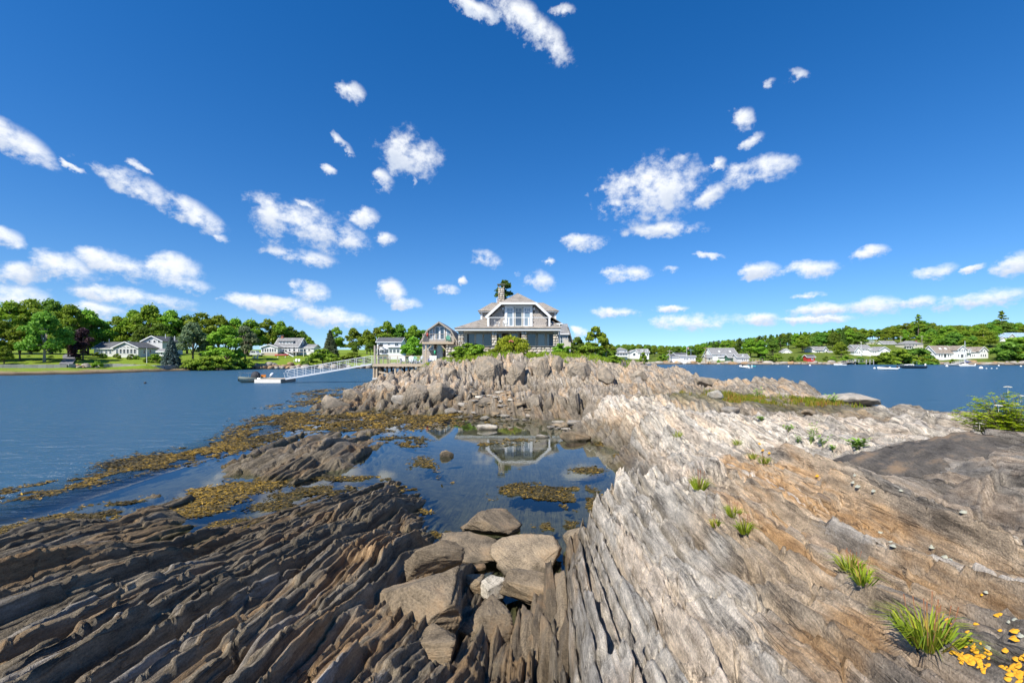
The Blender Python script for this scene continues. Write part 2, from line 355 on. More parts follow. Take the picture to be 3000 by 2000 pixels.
    # rusty slope to the right of the ridge
    p(RUST, (2160, 1580, 1.52), (2250, 1480, 1.5), (2200, 1690, 1.5), (2330, 1760, 1.58), (2320, 1560, 1.52), (2400, 1900, 1.66), (2500, 1650, 1.55), (2480, 1480, 1.45), (2300, 1420, 1.48), (2120, 1420, 1.45), (2200, 1340, 1.45), (2420, 1380, 1.35), (2600, 1780, 1.68),
      (2700, 1620, 1.5), (2850, 1700, 1.6), (3000, 1640, 1.5), (3200, 1750, 1.7))
    p(SLATE, (2640, 1990, 1.78), (2800, 1900, 1.8), (2950, 1980, 1.9), (3000, 1800, 1.75), (2900, 1820, 1.72), (3300, 1990, 2.0), (2420, 1560, 1.46))
    # the dark block at the right edge
    p(SLATE, (2560, 1372, 1.3), (2650, 1420, 1.28), (2760, 1490, 1.3), (2880, 1550, 1.38), (2990, 1600, 1.45), (2600, 1330, 1.45), (2660, 1296, 1.72), (2750, 1288, 1.85), (2900, 1296, 1.9), (3000, 1312, 1.92), (2780, 1380, 1.68), (2900, 1430, 1.75), (3000, 1450, 1.82), (3200, 1400, 2.0))
    y(SLATE, (2700, 1288, 8.9), (2850, 1290, 8.9), (3000, 1305, 8.6))
    w(PALE, (6.5, 10.2, 1.1), (8.5, 10.4, 1.2), (10.5, 10.4, 1.25))
    # pale sheet beyond
    p(PALE, (2000, 1300, 1.5), (2100, 1260, 1.45), (1960, 1240, 1.65), (2250, 1265, 1.3), (2400, 1290, 1.2), (2500, 1320, 1.15), (2550, 1240, .95), (2700, 1240, .95), (2850, 1255, 1.05), (2450, 1230, 1.0), (2650, 1205, .7), (2800, 1220, .75), (3000, 1280, 1.2), (3200, 1300, 1.2),
      (1930, 1290, 1.2), (1930, 1250, 1.55), (1870, 1200, 1.75), (1940, 1195, 1.72), (2080, 1205, 1.35), (2000, 1200, 1.6), (3300, 1260, .8))
    p(PALE, (2565, 1189, .55), (2627, 1180, .6), (2718, 1189, .55), (2861, 1209, .5), (3000, 1222, .45), (3300, 1240, .3))
    w(BED, (21, 29.5, -.6), (25, 28, -.6), (21, 22.5, -.3), (30, 24, -1.2), (24, 40, -2.5), (40, 40, -3.5), (60, 50, -4), (35, 15, -1.5), (60, 20, -3), (28, 34, -2), (16, 12, .5), (22, 8, -.5))
    # marsh patch and the humps beyond
    p(SOIL, (2050, 1165, 1.18), (2150, 1180, 1.05), (2300, 1185, .95), (2430, 1185, .85), (2200, 1160, 1.1), (1980, 1150, 1.5), (2330, 1205, .85))
    p(BLUFF, (2400, 1210, .85), (2250, 1210, 1.0))
    y(BLUFF, (2250, 1112, 33), (2330, 1122, 32), (2405, 1150, 30), (2180, 1118, 34), (2120, 1120, 35), (2060, 1105, 37), (1976, 1082, 40), (1900, 1066, 43), (1830, 1060, 44), (2200, 1140, 30), (2330, 1145, 28), (2050, 1130, 32), (1950, 1110, 35), (1900, 1140, 29), (1880, 1100, 37), (2430, 1166, 29))
    w(BED, (26, 44, -1.5), (19.5, 39, .1), (22, 33, .1), (17, 46, .2), (14, 52, .8), (20, 50, -1.2), (30, 60, -3), (18, 62, -1), (16, 72, -.5), (40, 80, -4))
    # bluff under the house
    y(BLUFF, (1430, 1046, 45), (1500, 1046, 46), (1600, 1042, 47), (1700, 1048, 46), (1770, 1052, 45), (1400, 1055, 43), (1560, 1056, 43.5), (1640, 1060, 42.5), (1720, 1065, 42), (1800, 1075, 40), (1420, 1080, 41), (1480, 1085, 40.8), (1560, 1095, 40.5), (1620, 1100, 40), (1700, 1105, 38.5), (1780, 1120, 35),
      (1420, 1135, 39), (1480, 1130, 39), (1560, 1140, 38), (1640, 1145, 36.5), (1850, 1130, 32), (1840, 1165, 25), (1750, 1140, 33))
    w(SOIL, (-3, 50, 3.4), (2, 50, 3.45), (6, 50, 3.45), (-6, 54, 3.5), (0, 56, 3.5), (7, 57, 3.5), (10, 55, 3.5), (-9, 58, 2.9), (-12, 62, 2.4), (0, 70, 3.8), (10, 70, 3.6), (-8, 70, 2.8), (12, 60, 3.3), (-5, 80, 2.2), (8, 85, 2.5), (14, 50, 2.2), (-8.5, 52, 2.8), (8.5, 47, 3.2), (-9.5, 66, 2.3))
    # headland running down to the left
    y(BLUFF, (1100, 1112, 37), (1150, 1098, 40), (1240, 1082, 43), (1300, 1066, 46), (1350, 1062, 46), (1200, 1120, 35), (1280, 1110, 36), (1350, 1095, 38.5), (1300, 1140, 32), (1250, 1165, 29.5), (1040, 1140, 32), (1120, 1135, 33))
    y(DARK, (1000, 1172, 29), (1060, 1165, 30), (1120, 1160, 30))
    p(DARK, (942, 1214, -.05), (960, 1198, .3), (1020, 1213, -.02), (1100, 1196, 0), (1160, 1186, .05), (1190, 1202, 0), (1255, 1202, 0), (1330, 1193, .05), (1220, 1185, .5), (1300, 1170, .7))
    y(DARK, (1010, 1139, 47.5), (1060, 1121, 48), (1100, 1110, 48.5), (1136, 1106, 48.5))
    w(DARK, (-15.2, 43, -.1), (-12.5, 44.5, .35), (-17, 53, .1), (-14, 55, .8), (-19, 60, -.4), (-12.5, 34, -.15), (-14.8, 38, -.2), (-17.5, 46, -.8), (-11.5, 52, 1.5), (-15, 64, .3), (-18, 68, -.2), (-12, 70, .6), (-13, 51, 1.0))
    # beach at the head of the pool
    p(BEACH, (1390, 1160, .95), (1450, 1165, .9), (1520, 1170, .85), (1420, 1190, .4), (1500, 1195, .4), (1460, 1180, .6), (1360, 1175, .6), (1480, 1212, .12))
    p(BEACH, (1350, 1207, 0), (1430, 1216, 0), (1500, 1224, 0), (1580, 1240, .02), (1680, 1252, .05), (1640, 1275, -.08), (1560, 1262, -.1), (1450, 1240, -.1), (1400, 1225, -.08), (1690, 1290, -.1))
    p(BLUFF, (1560, 1222, .08), (1640, 1222, .1), (1690, 1228, .12))
    y(BLUFF, (1550, 1150, 26.5), (1620, 1146, 27), (1690, 1148, 26), (1600, 1170, 25.6), (1680, 1175, 25))
    # cliff along the right side of the pool
    p(DARK, (1735, 1282, .0), (1790, 1295, 0), (1850, 1342, -.02))
    y(PALE, (1740, 1180, 20.5), (1790, 1170, 19.5), (1830, 1190, 17), (1880, 1230, 14.8), (1850, 1245, 14.2), (1790, 1225, 18), (1905, 1300, 12.3))
    y(DARK, (1720, 1225, 21.2), (1800, 1260, 17.6), (1850, 1290, 14.2))
    return np.array(c)
CT = ctrl()
def _lp(x, y):
    r = np.sqrt(x * x + (y + 1.5) ** 2); return np.arctan2(x, y + 1.5), np.log(r + .3)
def _solve():
    a, l = _lp(CT[:, 0], CT[:, 1]); D = np.hypot(a[:, None] - a[None], l[:, None] - l[None])
    n = len(a); K = np.zeros((n + 1, n + 1)); K[:n, :n] = D - np.eye(n) * 0.004; K[n, :n] = K[:n, n] = 1
    return a, l, np.linalg.solve(K, np.append(CT[:, 2], 0))
_CA, _CL, _CW = _solve()
def base_fields(x, y):
    "smooth height, colour and roughness amount at points"
    n = len(x); z = np.empty(n); col = np.empty((n, 3)); amp = np.empty(n); key = CT[:, 3].astype(int)
    for s in range(0, n, 40000):
        e = min(n, s + 40000); a, l = _lp(x[s:e], y[s:e])
        D = np.sqrt((a[:, None] - _CA[None]) ** 2 + (l[:, None] - _CL[None]) ** 2)
        z[s:e] = D @ _CW[:-1] + _CW[-1]
        W = 1.0 / (D ** 4 + 1e-6); W /= W.sum(1)[:, None]
        col[s:e] = W @ KEYCOL[key]; amp[s:e] = W @ KEYAMP[key]
    return z, col, amp
def _s(p): return 0.05 + 0.31 * smooth(-0.5, -6.5, p)
def across(x, y):
    "distance across the bedding, whose strike swings to the right on the left-hand rocks"
    t = np.minimum(y, 14.0) - 6; p = x.copy()
    for _ in range(14): p = .5 * p + .5 * (x - _s(p) * t)
    return p
SP0, SP1, SY0, SY1 = -9.2, 6.4, 1.4, 13.4            # part of the ledge whose sheet is laid along the bedding
def strata(x, y, z):
    "coordinates across and along the bedding"
    wob = 0.34 * fbm(x * .33, y * .13, 11, 2) + 0.035 * fbm(x * 1.3, y * .35, 12, 2)
    p = across(x, y)
    return p + wob * .6 + 0.30 * z, y + 0.15 * x, p
def rock_height(x, y):
    z, col, amp = base_fields(x, y)
    q, a, p = strata(x, y, z)
    d = np.hypot(x, y)
    fineS = (p > SP0) & (p < SP1) & (y > SY0) & (y < SY1)
    k = amp * smooth(-0.30, 0.10, z)
    big = 1 + 0.45 * smooth(12, 35, d)
    far = smooth(14, 26, d)
    w1 = fbm(x * .8, y * .22, 31, 2) * .12
    res = np.where(fineS, .0088, 0.0026 * d)                       # sheet spacing: plates finer than it can carry are left to the stone's own relief
    def fade(w): return smooth(2.2, 5.0, w / res)
    def ed(w, e): return np.clip(3.2 * res / w, e, .75)
    h = 0.20 * slabs(q + w1 * 1.5, a, 1.25, 3.2, 40, .9, ed(1.25, .03), .02) * smooth(5, 9, d + 4 * (x < 0))
    h = h + 0.16 * slabs(q + w1, a + .4 * w1, .56, 4.0, 41, .9, ed(.56, .045), .025) * big
    h = h + 0.105 * slabs(q + w1 * .6, a + w1, .25, 5.5, 42, 1.0, ed(.25, .07), .03) * big * fade(.25)
    h = h + 0.085 * slabs(q + w1 * .3, a, .115, 7, 43, 1.0, ed(.115, .12), .05) * fade(.115)
    h = h + 0.046 * slabs(q + .01 * fbm(x * 5, y * 2, 33, 2), a, .05, 9, 44, 1.0, ed(.05, .2), .06) * fade(.05)
    rt = smooth(.9, 2.0, p) * smooth(18, 12, d)
    h = h + 0.30 * slabs(q + w1, a, .78, 3.4, 70, -1.0, ed(.78, .05), .02) * rt + 0.10 * slabs(q + w1 * .5, a, .33, 4.5, 72, -1.0, ed(.33, .07), .03) * rt
    h = h - 0.22 * crevice(q + w1, a + 5, .78, 2.2, 73, np.maximum(.05, 2.6 * res), .75) * rt
    blk = a + .5 * fbm(x * .45, y * .45, 74, 3) + .25 * q
    h = h + far * (0.80 * slabs(blk, q, 2.6, .7, 75, .8, .12, .06) + .36 * slabs(blk, q, .9, 1.2, 76, .9, .2, .08)) * smooth(.3, 1.2, z)
    h = h - 1.1 * far * smooth(.6, 1.5, z) * smooth(.18, .42, fbm(q * .55 + 3, a * .25, 78, 3))
    def wd(w): return np.maximum(w, 2.6 * res)
    h = h - 0.30 * crevice(q + w1 * .5, a, .48, 3.5, 61, wd(.06), .6) * (1 + far)
    h = h - 0.14 * crevice(q + w1 * .5, a + 3, .19, 5, 62, wd(.03), .55) * fade(.2)
    h = h - 0.05 * crevice(q, a + 7, .08, 7, 63, wd(.014), .5) * fade(.09)
    h = h - 0.11 * joints(q + w1 * .5, a, .56, 1.6, 64, wd(.025), .55) * fade(.3) - 0.07 * joints(q, a, .25, 2.2, 65, wd(.016), .5) * fade(.16)
    h = h + 0.05 * fbm(x * 1.7, y * 1.3, 51, 5, .6)
    h = h + 0.018 * fbm(q * 16, a * 2.5, 53, 2) * fade(.06)
    h = h + 0.16 * far * fbm(q * 1.0, a * .6, 55, 4)
    h = h - 0.16 * smooth(.25, .5, fbm(q * 1.7, a * .35, 57, 3)) * (1 + 1.6 * far)
    return z + h * k, col, q, a, amp

def build_rock():
    # polar sheet, spaced so that pieces a pixel wide still exist far out
    az = np.radians(np.concatenate([np.linspace(-80, -50, 40, endpoint=False), np.linspace(-50, 50, 820, endpoint=False), np.linspace(50, 80, 41)]))
    r = np.concatenate([np.geomspace(.25, 2.2, 60, endpoint=False), np.geomspace(2.2, 11, 620, endpoint=False), np.geomspace(11, 34, 230, endpoint=False), np.geomspace(34, 50, 150, endpoint=False), np.geomspace(50, 110, 45)])
    A, R = np.meshgrid(az, r); x1 = (R * np.sin(A)).ravel(); y1 = (R * np.cos(A)).ravel(); i = np.arange(len(x1)).reshape(A.shape)
    F1 = np.stack([i[:-1, :-1], i[:-1, 1:], i[1:, 1:], i[1:, :-1]], -1).reshape(-1, 4)
    p1 = across(x1, y1); m = .04; ins = (p1 > SP0 + m) & (p1 < SP1 - m) & (y1 > SY0 + m) & (y1 < SY1 - m); F1 = F1[~ins[F1].all(1)]
    # sheet along the bedding for the plates on the left
    P, Yg = np.meshgrid(np.linspace(SP0, SP1, 1420), np.concatenate([np.geomspace(SY0, 3, 60, endpoint=False), np.geomspace(3, SY1, 270)])); y2 = Yg.ravel(); p2 = P.ravel(); x2 = p2 + _s(p2) * (np.minimum(y2, 14) - 6)
    i = np.arange(len(x2)).reshape(P.shape) + len(x1); F2 = np.stack([i[:-1, :-1], i[:-1, 1:], i[1:, 1:], i[1:, :-1]], -1).reshape(-1, 4)
    x = np.concatenate([x1, x2]); y = np.concatenate([y1, y2]); Fc = np.concatenate([F1, F2])
    used = np.zeros(len(x), bool); used[Fc] = True; new = np.cumsum(used) - 1; x, y, Fc = x[used], y[used], new[Fc]
    z, col, q, a, amp = rock_height(x, y)
    V = np.stack([x, y, z], 1); Fc = Fc[(z[Fc] > -.75).any(1)]
    me = np_mesh('rock_ledge', V, Fc[:, ::-1], rock_mat(), True)
    attr(me, 'tint', 'FLOAT_COLOR', np.concatenate([col, np.ones((len(col), 1))], 1))
    attr(me, 'strata', 'FLOAT_VECTOR', np.stack([q, a, z], 1))
    o = link('rock_ledge', me); tag(o, 'layered schist ledges and tide pool bed around the inlet', None, None, 'structure')
    print('rock faces', len(Fc)); return o

def rock_mat(name='schist', attrs=True):
    m, nt = mat_new(name); g = NG(nt)
    if attrs:
        tint = g.n('ShaderNodeAttribute', attribute_name='tint').outputs['Color']; st = g.n('ShaderNodeAttribute', attribute_name='strata').outputs['Vector']
    geo = g.n('ShaderNodeNewGeometry'); pos = geo.outputs['Position']
    sp = g.n('ShaderNodeSeparateXYZ'); g.L.new(pos, sp.inputs[0]); z = sp.outputs[2]
    fine = g.noise(g.vmul(st, (30, 2.6, 9)), 1.0, 7, 0.72)
    mid = g.noise(g.vmul(st, (9, .22, 2.0)), 1.0, 7, 0.66, 0.05)
    broad = g.noise(g.vmul(st, (2.0, .22, .6)), 1.0, 5, 0.6, 0.2)
    grit = g.noise(pos, 55, 5, 0.78)
    blot = g.noise(pos, 2.6, 6, .65)
    crk = g.math('ABSOLUTE', g.math('SUBTRACT', g.noise(g.vmul(st, (12, .3, 2.2)), 1.0, 6, .62, .05), .5))
    crack = g.math('MAXIMUM', g.maprange(crk, .0, .022), g.maprange(blot, .42, .55, 0, .8))
    f = g.math('MULTIPLY_ADD', fine, 1.0, g.math('MULTIPLY_ADD', mid, 2.0, g.math('MULTIPLY_ADD', grit, 0.7, g.math('MULTIPLY', blot, .6))))
    k = g.math('MULTIPLY', g.maprange(f, 1.72, 2.62, .38, 1.72, False), g.maprange(broad, .36, .64, .72, 1.28, False))
    c = g.n('ShaderNodeVectorMath', operation='SCALE'); g.L.new(tint, c.inputs[0]); g.L.new(k, c.inputs['Scale'])
    lum = g.n('ShaderNodeRGBToBW'); g.L.new(tint, lum.inputs[0]); lt = g.maprange(lum.outputs[0], .20, .36)
    # rust, dark and pale bands, each its own stain in the stone
    sat = g.n('ShaderNodeSeparateColor'); g.L.new(tint, sat.inputs[0])
    warm = g.maprange(g.math('DIVIDE', sat.outputs[0], g.math('ADD', sat.outputs[2], .01)), 1.15, 1.75)
    rust = g.maprange(g.math('ADD', broad, g.math('MULTIPLY', mid, .45)), .70, .84)
    c1 = g.mix(g.math('MULTIPLY', rust, g.math('MULTIPLY_ADD', g.math('MULTIPLY', warm, lt), .62, .16)), c.outputs[0], g.mix(fine, (.28, .11, .025), (.72, .43, .16)))
    gry = g.maprange(g.noise(g.vmul(st, (3.4, .12, .8)), 1.0, 5, .65, .1), .53, .63)
    c1 = g.mix(g.math('MULTIPLY', gry, .5), c1, g.mix(fine, (.15, .14, .125), (.48, .45, .40)))
    vein = g.maprange(g.math('ADD', g.noise(g.vmul(st, (4.6, .12, 1)), 1.0, 6, .68, .15), g.math('MULTIPLY', blot, .12)), .66, .72)
    c2 = g.mix(g.math('MULTIPLY', vein, g.math('MULTIPLY_ADD', lt, .65, .15)), c1, g.mix(grit, (.56, .49, .40), (.90, .84, .74)))
    dk = g.maprange(g.noise(g.vmul(st, (5.2, .14, 1)), 1.3, 6, .68, .1), .57, .68)
    c3 = g.mix(g.math('MULTIPLY', dk, .5), c2, g.mix(fine, (.055, .045, .034), (.18, .15, .11)))
    # tidal growth below the splash line
    zz = g.math('ADD', z, g.math('MULTIPLY_ADD', g.noise(pos, 1.1, 4, .6), 1.1, -.55))
    tide = g.maprange(zz, 1.25, 0.35)
    uw = g.maprange(z, .02, -.15, 1.0, .45); c3 = g.mix(g.maprange(z, .0, -.12, 0.0, .85), c3, g.mix(g.maprange(g.noise(pos, 3.2, 6, .7), .35, .65), (.085, .066, .036), (.34, .27, .165))); c4 = g.mix(g.math('MULTIPLY', g.math('MULTIPLY', tide, .66), uw), c3, g.mix(fine, (.035, .028, .018), (.20, .155, .095)))
    gs = g.maprange(zz, .12, -.05); c5 = g.mix(g.math('MULTIPLY', gs, .5), c4, (.11, .085, .02))
    bed = g.maprange(z, -.5, -1.4); c6 = g.mix(g.math('MULTIPLY', bed, .85), c5, (.02, .03, .028))  # bed colour darkens with depth, standing in for light lost in the water
    c7 = g.mix(g.math('MULTIPLY', g.math('SUBTRACT', 1.0, crack), .5), c6, (.03, .025, .02))
    fk = g.maprange(g.math('MULTIPLY_ADD', fine, .65, g.math('MULTIPLY', grit, .5)), .42, .74, .58, 1.40, False)
    cf = g.n('ShaderNodeVectorMath', operation='SCALE'); g.L.new(c7, cf.inputs[0]); g.L.new(fk, cf.inputs['Scale']); c7 = cf.outputs[0]
    hb = g.math('MULTIPLY_ADD', fine, .6, g.math('MULTIPLY_ADD', grit, .75, g.math('MULTIPLY_ADD', mid, 1.2, g.math('MULTIPLY', crack, .45))))
    b = g.bsdf(c7, g.maprange(tide, 0, 1, .85, .6, False), g.bump(hb, 1.0, 0.05), spec=.3)
    g.out(b.outputs[0]); return m
rock = build_rock()

def water_mat():
    m, nt = mat_new('sea_water'); g = NG(nt)
    geo = g.n('ShaderNodeNewGeometry'); pos = geo.outputs['Position']
    sp = g.n('ShaderNodeSeparateXYZ'); g.L.new(pos, sp.inputs[0])
    # sheltered water lies still: the pool between the ledges
    sx = g.math('ABSOLUTE', g.math('ADD', sp.outputs[0], .5))
    openw = g.math('MAXIMUM', g.maprange(sx, 9.2, 12.5), g.maprange(sp.outputs[1], 30, 38))
    w1 = g.noise(g.vmul(pos, (.55, 1.5, 1)), 1.25, 5, .62, .3)
    w2 = g.noise(g.vmul(pos, (.8, 1.2, 1)), .22, 3, .5)
    rp = g.noise(g.vmul(pos, (1, 1.6, 1)), 5, 2, .5)
    h = g.math('MULTIPLY_ADD', w1, g.math('MULTIPLY_ADD', openw, .55, .0007), g.math('MULTIPLY_ADD', w2, g.math('MULTIPLY', openw, .5), g.math('MULTIPLY', rp, .0003)))
    nrm = g.bump(h, 1.0, 1.0)
    fr = g.n('ShaderNodeFresnel'); fr.inputs['IOR'].default_value = 1.34; g.L.new(nrm, fr.inputs['Normal'])
    gl = g.n('ShaderNodeBsdfGlossy'); g.L.new(g.math('MULTIPLY_ADD', openw, .20, .004), gl.inputs['Roughness']); g.L.new(nrm, gl.inputs['Normal'])
    gl.inputs['Color'].default_value = (.95, .97, 1, 1)
    tr = g.n('ShaderNodeBsdfTransparent'); g.put(tr.inputs['Color'], (.74, .84, .80))
    deep = g.n('ShaderNodeBsdfDiffuse'); g.put(deep.inputs['Color'], (.034, .098, .168)); 
    body = g.n('ShaderNodeMixShader'); g.L.new(g.math('MULTIPLY', openw, .9), body.inputs[0]); g.L.new(tr.outputs[0], body.inputs[1]); g.L.new(deep.outputs[0], body.inputs[2])
    mx = g.n('ShaderNodeMixShader'); g.L.new(g.math('MULTIPLY', fr.outputs[0], g.math('MULTIPLY_ADD', openw, -.45, 1.15), clamp=True), mx.inputs[0]); g.L.new(body.outputs[0], mx.inputs[1]); g.L.new(gl.outputs[0], mx.inputs[2])
    g.out(mx.outputs[0]); return m
sea = MB().add([(-4000, -4000, 0), (4000, -4000, 0), (4000, 6000, 0), (-4000, 6000, 0)], [(0, 1, 2, 3)]).build('sea', water_mat())
tag(sea, 'calm blue harbour water', None, None, 'structure')
bedm = M('sea_bed_deep_dark', (.02, .03, .035), .9)  # dark colour stands in for the light lost in deep water
sb = MB().add([(-900, -400, -6), (900, -400, -6), (900, 900, -6), (-900, 900, -6)], [(0, 1, 2, 3)]).build('sea_bed', bedm)
tag(sb, 'dark sea bed below the harbour', None, None, 'structure')

# ------------------------------------------------------------------ shared house materials
def roof_mat(name, c1, c2, sx=2.2, sz=7.0):
    if name in _MC: return _MC[name]
    m, nt = mat_new(name); g = NG(nt)
    pos = g.n('ShaderNodeNewGeometry').outputs['Position']
    sp = g.n('ShaderNodeSeparateXYZ'); g.L.new(pos, sp.inputs[0])
    cb = g.n('ShaderNodeCombineXYZ'); g.L.new(g.math('MULTIPLY_ADD', sp.outputs[1], .73, sp.outputs[0]), cb.inputs[0]); g.L.new(sp.outputs[2], cb.inputs[1])
    br = g.n('ShaderNodeTexBrick'); g.L.new(g.vmul(cb.outputs[0], (sx, sz, 1)), br.inputs['Vector'])
    br.inputs['Scale'].default_value = 1.0; br.inputs['Mortar Size'].default_value = 0.03; br.inputs['Brick Width'].default_value = .6; br.inputs['Row Height'].default_value = .8
    br.inputs['Color1'].default_value = (*c1, 1); br.inputs['Color2'].default_value = (*c2, 1); br.inputs['Mortar'].default_value = (*[c * .45 for c in c1], 1)
    nz = g.noise(pos, 1.3, 6, .65)
    c = g.mix(1.0, br.outputs['Color'], g.ramp(nz, [(.3, (.66, .66, .66)), (.7, (1.2, 1.18, 1.14))]), 'MULTIPLY')
    b = g.bsdf(c, .9, g.bump(br.outputs['Fac'], .6, -.02), spec=.2); g.out(b.outputs[0]); _MC[name] = m; return m
def stone_mat():
    m, nt = mat_new('fieldstone'); g = NG(nt)
    oi = g.n('ShaderNodeObjectInfo').outputs['Random']; co = g.n('ShaderNodeTexCoord').outputs['Object']
    c = g.ramp(oi, [(0, (.56, .52, .44)), (.2, (.48, .42, .32)), (.38, (.62, .59, .54)), (.52, (.50, .36, .20)), (.62, (.44, .41, .37)), (.78, (.66, .60, .50)), (.9, (.36, .29, .21)), (1, (.60, .54, .43))])
    c2 = g.mix(1.0, c, g.ramp(g.noise(co, 3.2, 5, .65), [(.3, (.75, .75, .75)), (.7, (1.4, 1.4, 1.4))]), 'MULTIPLY')
    g.out(g.bsdf(c2, .85, g.bump(g.noise(co, 6, 4, .6), .5, .1), spec=.3).outputs[0]); return m
FIELD = stone_mat()
MORTAR = M('mortar', (.30, .27, .22), .95, .2, 8)
WHITE = M('white_trim_paint', (.80, .80, .78), .5, .05, 3)
CREAM = M('cream_trim_paint', (.62, .60, .52), .5, .06, 3)
SHINGLE = M('weathered_cedar', (.43, .375, .32), .9, .28, 3.5, stretch=(2, 2, 9), bump=.02)
SHINGLE_D = M('cedar_backing', (.13, .115, .105), .95, .15, 4)
ROOFG = roof_mat('asphalt_shingle_tan_grey', (.30, .265, .225), (.40, .36, .31))
ROOFD = roof_mat('asphalt_shingle_dark_grey', (.115, .12, .13), (.15, .155, .165))
ROOFM = roof_mat('asphalt_shingle_mid_grey', (.25, .25, .25), (.33, .33, .33))
GLASS = M_glass()
GLASS2 = M_glass('sky_glass', (.22, .29, .34))
WOODG = M('grey_weathered_wood', (.40, .345, .275), .85, .25, 5, stretch=(1, 1, 6), bump=.01)
WOODT = M('tan_weathered_wood', (.50, .40, .28), .85, .22, 5, bump=.01)
BROWN = M('dark_brown_door', (.075, .05, .035), .7, .3, 4)
DARKW = M('shaded_pier_wood', (.085, .065, .045), .8, .3, 4)  # for unlit pier parts: shade under the deck put into the colour
STEEL = M('stainless_rail', (.55, .57, .58), .3, .05, 3, metallic=.9)
ALU = M('white_aluminium', (.68, .69, .69), .4, .05, 3)
BLACK = M('black_metal', (.03, .03, .03), .5, .1, 3)
PLASTIC = M('white_plastic', (.80, .78, .72), .45, .05, 3)

def stone_protos(n=9):
    out = []
    for k in range(n):
        rnd = random.Random(900 + k); vs = []; idx = {}; fs = []
        def vid(p):
            if p not in idx:
                v = Vector(p); e = 3.2
                r = (abs(v.x) ** e + abs(v.y) ** e + abs(v.z) ** e) ** (-1 / e)
                v = v * r * (1 + rnd.uniform(-.14, .12)); idx[p] = len(vs); vs.append(v * .5)
            return idx[p]
        for ax in range(3):
            for sgn in (-1, 1):
                for i in range(2):
                    for j in range(2):
                        q = []
                        for (a, b) in ((i, j), (i + 1, j), (i + 1, j + 1), (i, j + 1)):
                            p = [0, 0, 0]; p[ax] = sgn; p[(ax + 1) % 3] = a - 1; p[(ax + 2) % 3] = b - 1; q.append(vid(tuple(p)))
                        fs.append(tuple(q) if sgn > 0 else tuple(q[::-1]))
        mb = MB(); mb.v = [tuple(v) for v in vs]; mb.f = fs; out.append(mb.mesh('stone', FIELD, True))
    return out
STONES = stone_protos()
_rs = random.Random(5)
def lay_stones(parent, x0, x1, z0, z1, yf, size, depth=.22, side=None, ok=None):
    "courses of uneven fieldstones on a face; side=None front (-y), else +1/-1 for a face turned to +x/-x with x0..x1 read as y"
    z = z0
    while z < z1 - .05:
        h = min(size * _rs.uniform(.55, 1.05), z1 - z); x = x0 - _rs.uniform(0, size * .4)
        while x < x1 - .04:
            w = size * _rs.uniform(.7, 1.65); a = max(x, x0); b = min(x + w, x1)
            if b - a > .08 and (ok is None or ok((a + b) / 2, z + h / 2)):
                cx, cz = (a + b) / 2, z + h / 2; hh = h * _rs.uniform(.9, 1.12)
                o = link('stone', _rs.choice(STONES), parent)
                if side is None: o.location = (cx, yf + depth * .28, cz); o.scale = (b - a - .015, depth * _rs.uniform(.85, 1.25), hh - .012)
                else: o.location = (yf - side * depth * .28, cx, cz); o.scale = (depth * _rs.uniform(.85, 1.2), b - a - .015, hh - .012)
                o.rotation_euler = (0, _rs.uniform(-.14, .14) if side is None else 0, 0)
            x += w
        z += h

def window(parent, x0, x1, z0, z1, y, mf=None, mg=None, fw=.09, lites=(1, 1), out=-1, name='window', axis='x', d=.05, top=None):
    "a frame proud of the wall with recessed glass; axis x: in the x-z plane facing out (-1 is -y); axis y: x0..x1 are y values, y is x"
    mf = mf or WHITE; mg = mg or GLASS
    m = MB(); a = y + out * d; b = y - out * .02
    def bx(mb, u0, u1, w0, w1, c0, c1):
        c0, c1 = min(c0, c1), max(c0, c1)
        if axis == 'x': mb.box(u0, u1, c0, c1, w0, w1)
        else: mb.box(c0, c1, u0, u1, w0, w1)
    bx(m, x0, x0 + fw, z0, z1, a, b); bx(m, x1 - fw, x1, z0, z1, a, b); bx(m, x0 + fw, x1 - fw, z1 - fw, z1, a, b); bx(m, x0 + fw, x1 - fw, z0, z0 + fw, a, b)
    nx, nz = lites; iw = (x1 - x0 - 2 * fw); ih = (z1 - z0 - 2 * fw); mw = fw * .4; am = y + out * d * .7
    for i in range(1, nx):
        u = x0 + fw + iw * i / nx; bx(m, u - mw / 2, u + mw / 2, (z0 + fw) if top is None else (z1 - fw - top), z1 - fw, am, b)
    for j in range(1, nz):
        v = z0 + fw + ih * j / nz; bx(m, x0 + fw, x1 - fw, v - mw / 2, v + mw / 2, am, b)
    if top is not None: bx(m, x0 + fw, x1 - fw, z1 - fw - top - mw, z1 - fw - top, am, b)
    w = m.build(name, mf, parent)
    p = MB(); bx(p, x0 + fw * .5, x1 - fw * .5, z0 + fw * .5, z1 - fw * .5, y + out * d * .35, y + out * .004); p.build('pane', mg, w)
    return w

def shingle_wall(x0, x1, z0, z1, y, inside, seed, cw=.26, ch=.15):
    "cedar shingle courses as thin wedges"
    m = MB(); r = random.Random(seed); z = z0
    while z < z1:
        x = x0 - r.uniform(0, cw)
        while x < x1:
            w = cw * r.uniform(.6, 1.3)
            if inside(x + w / 2, z + ch / 2) and inside(x, z) and inside(x + w, z + ch):
                t = .035 + r.uniform(0, .02); a, b = x + .012, x + w - .012; zz = z + r.uniform(-.02, .012)
                m.add([(a, y - t, zz), (b, y - t, zz), (b, y, zz), (a, y, zz), (a, y - .008, z + ch + .03), (b, y - .008, z + ch + .03), (b, y, z + ch + .03), (a, y, z + ch + .03)],
                      [(0, 3, 2, 1), (4, 5, 6, 7), (0, 1, 5, 4), (1, 2, 6, 5), (3, 0, 4, 7)])
            x += w
        z += ch
    return m

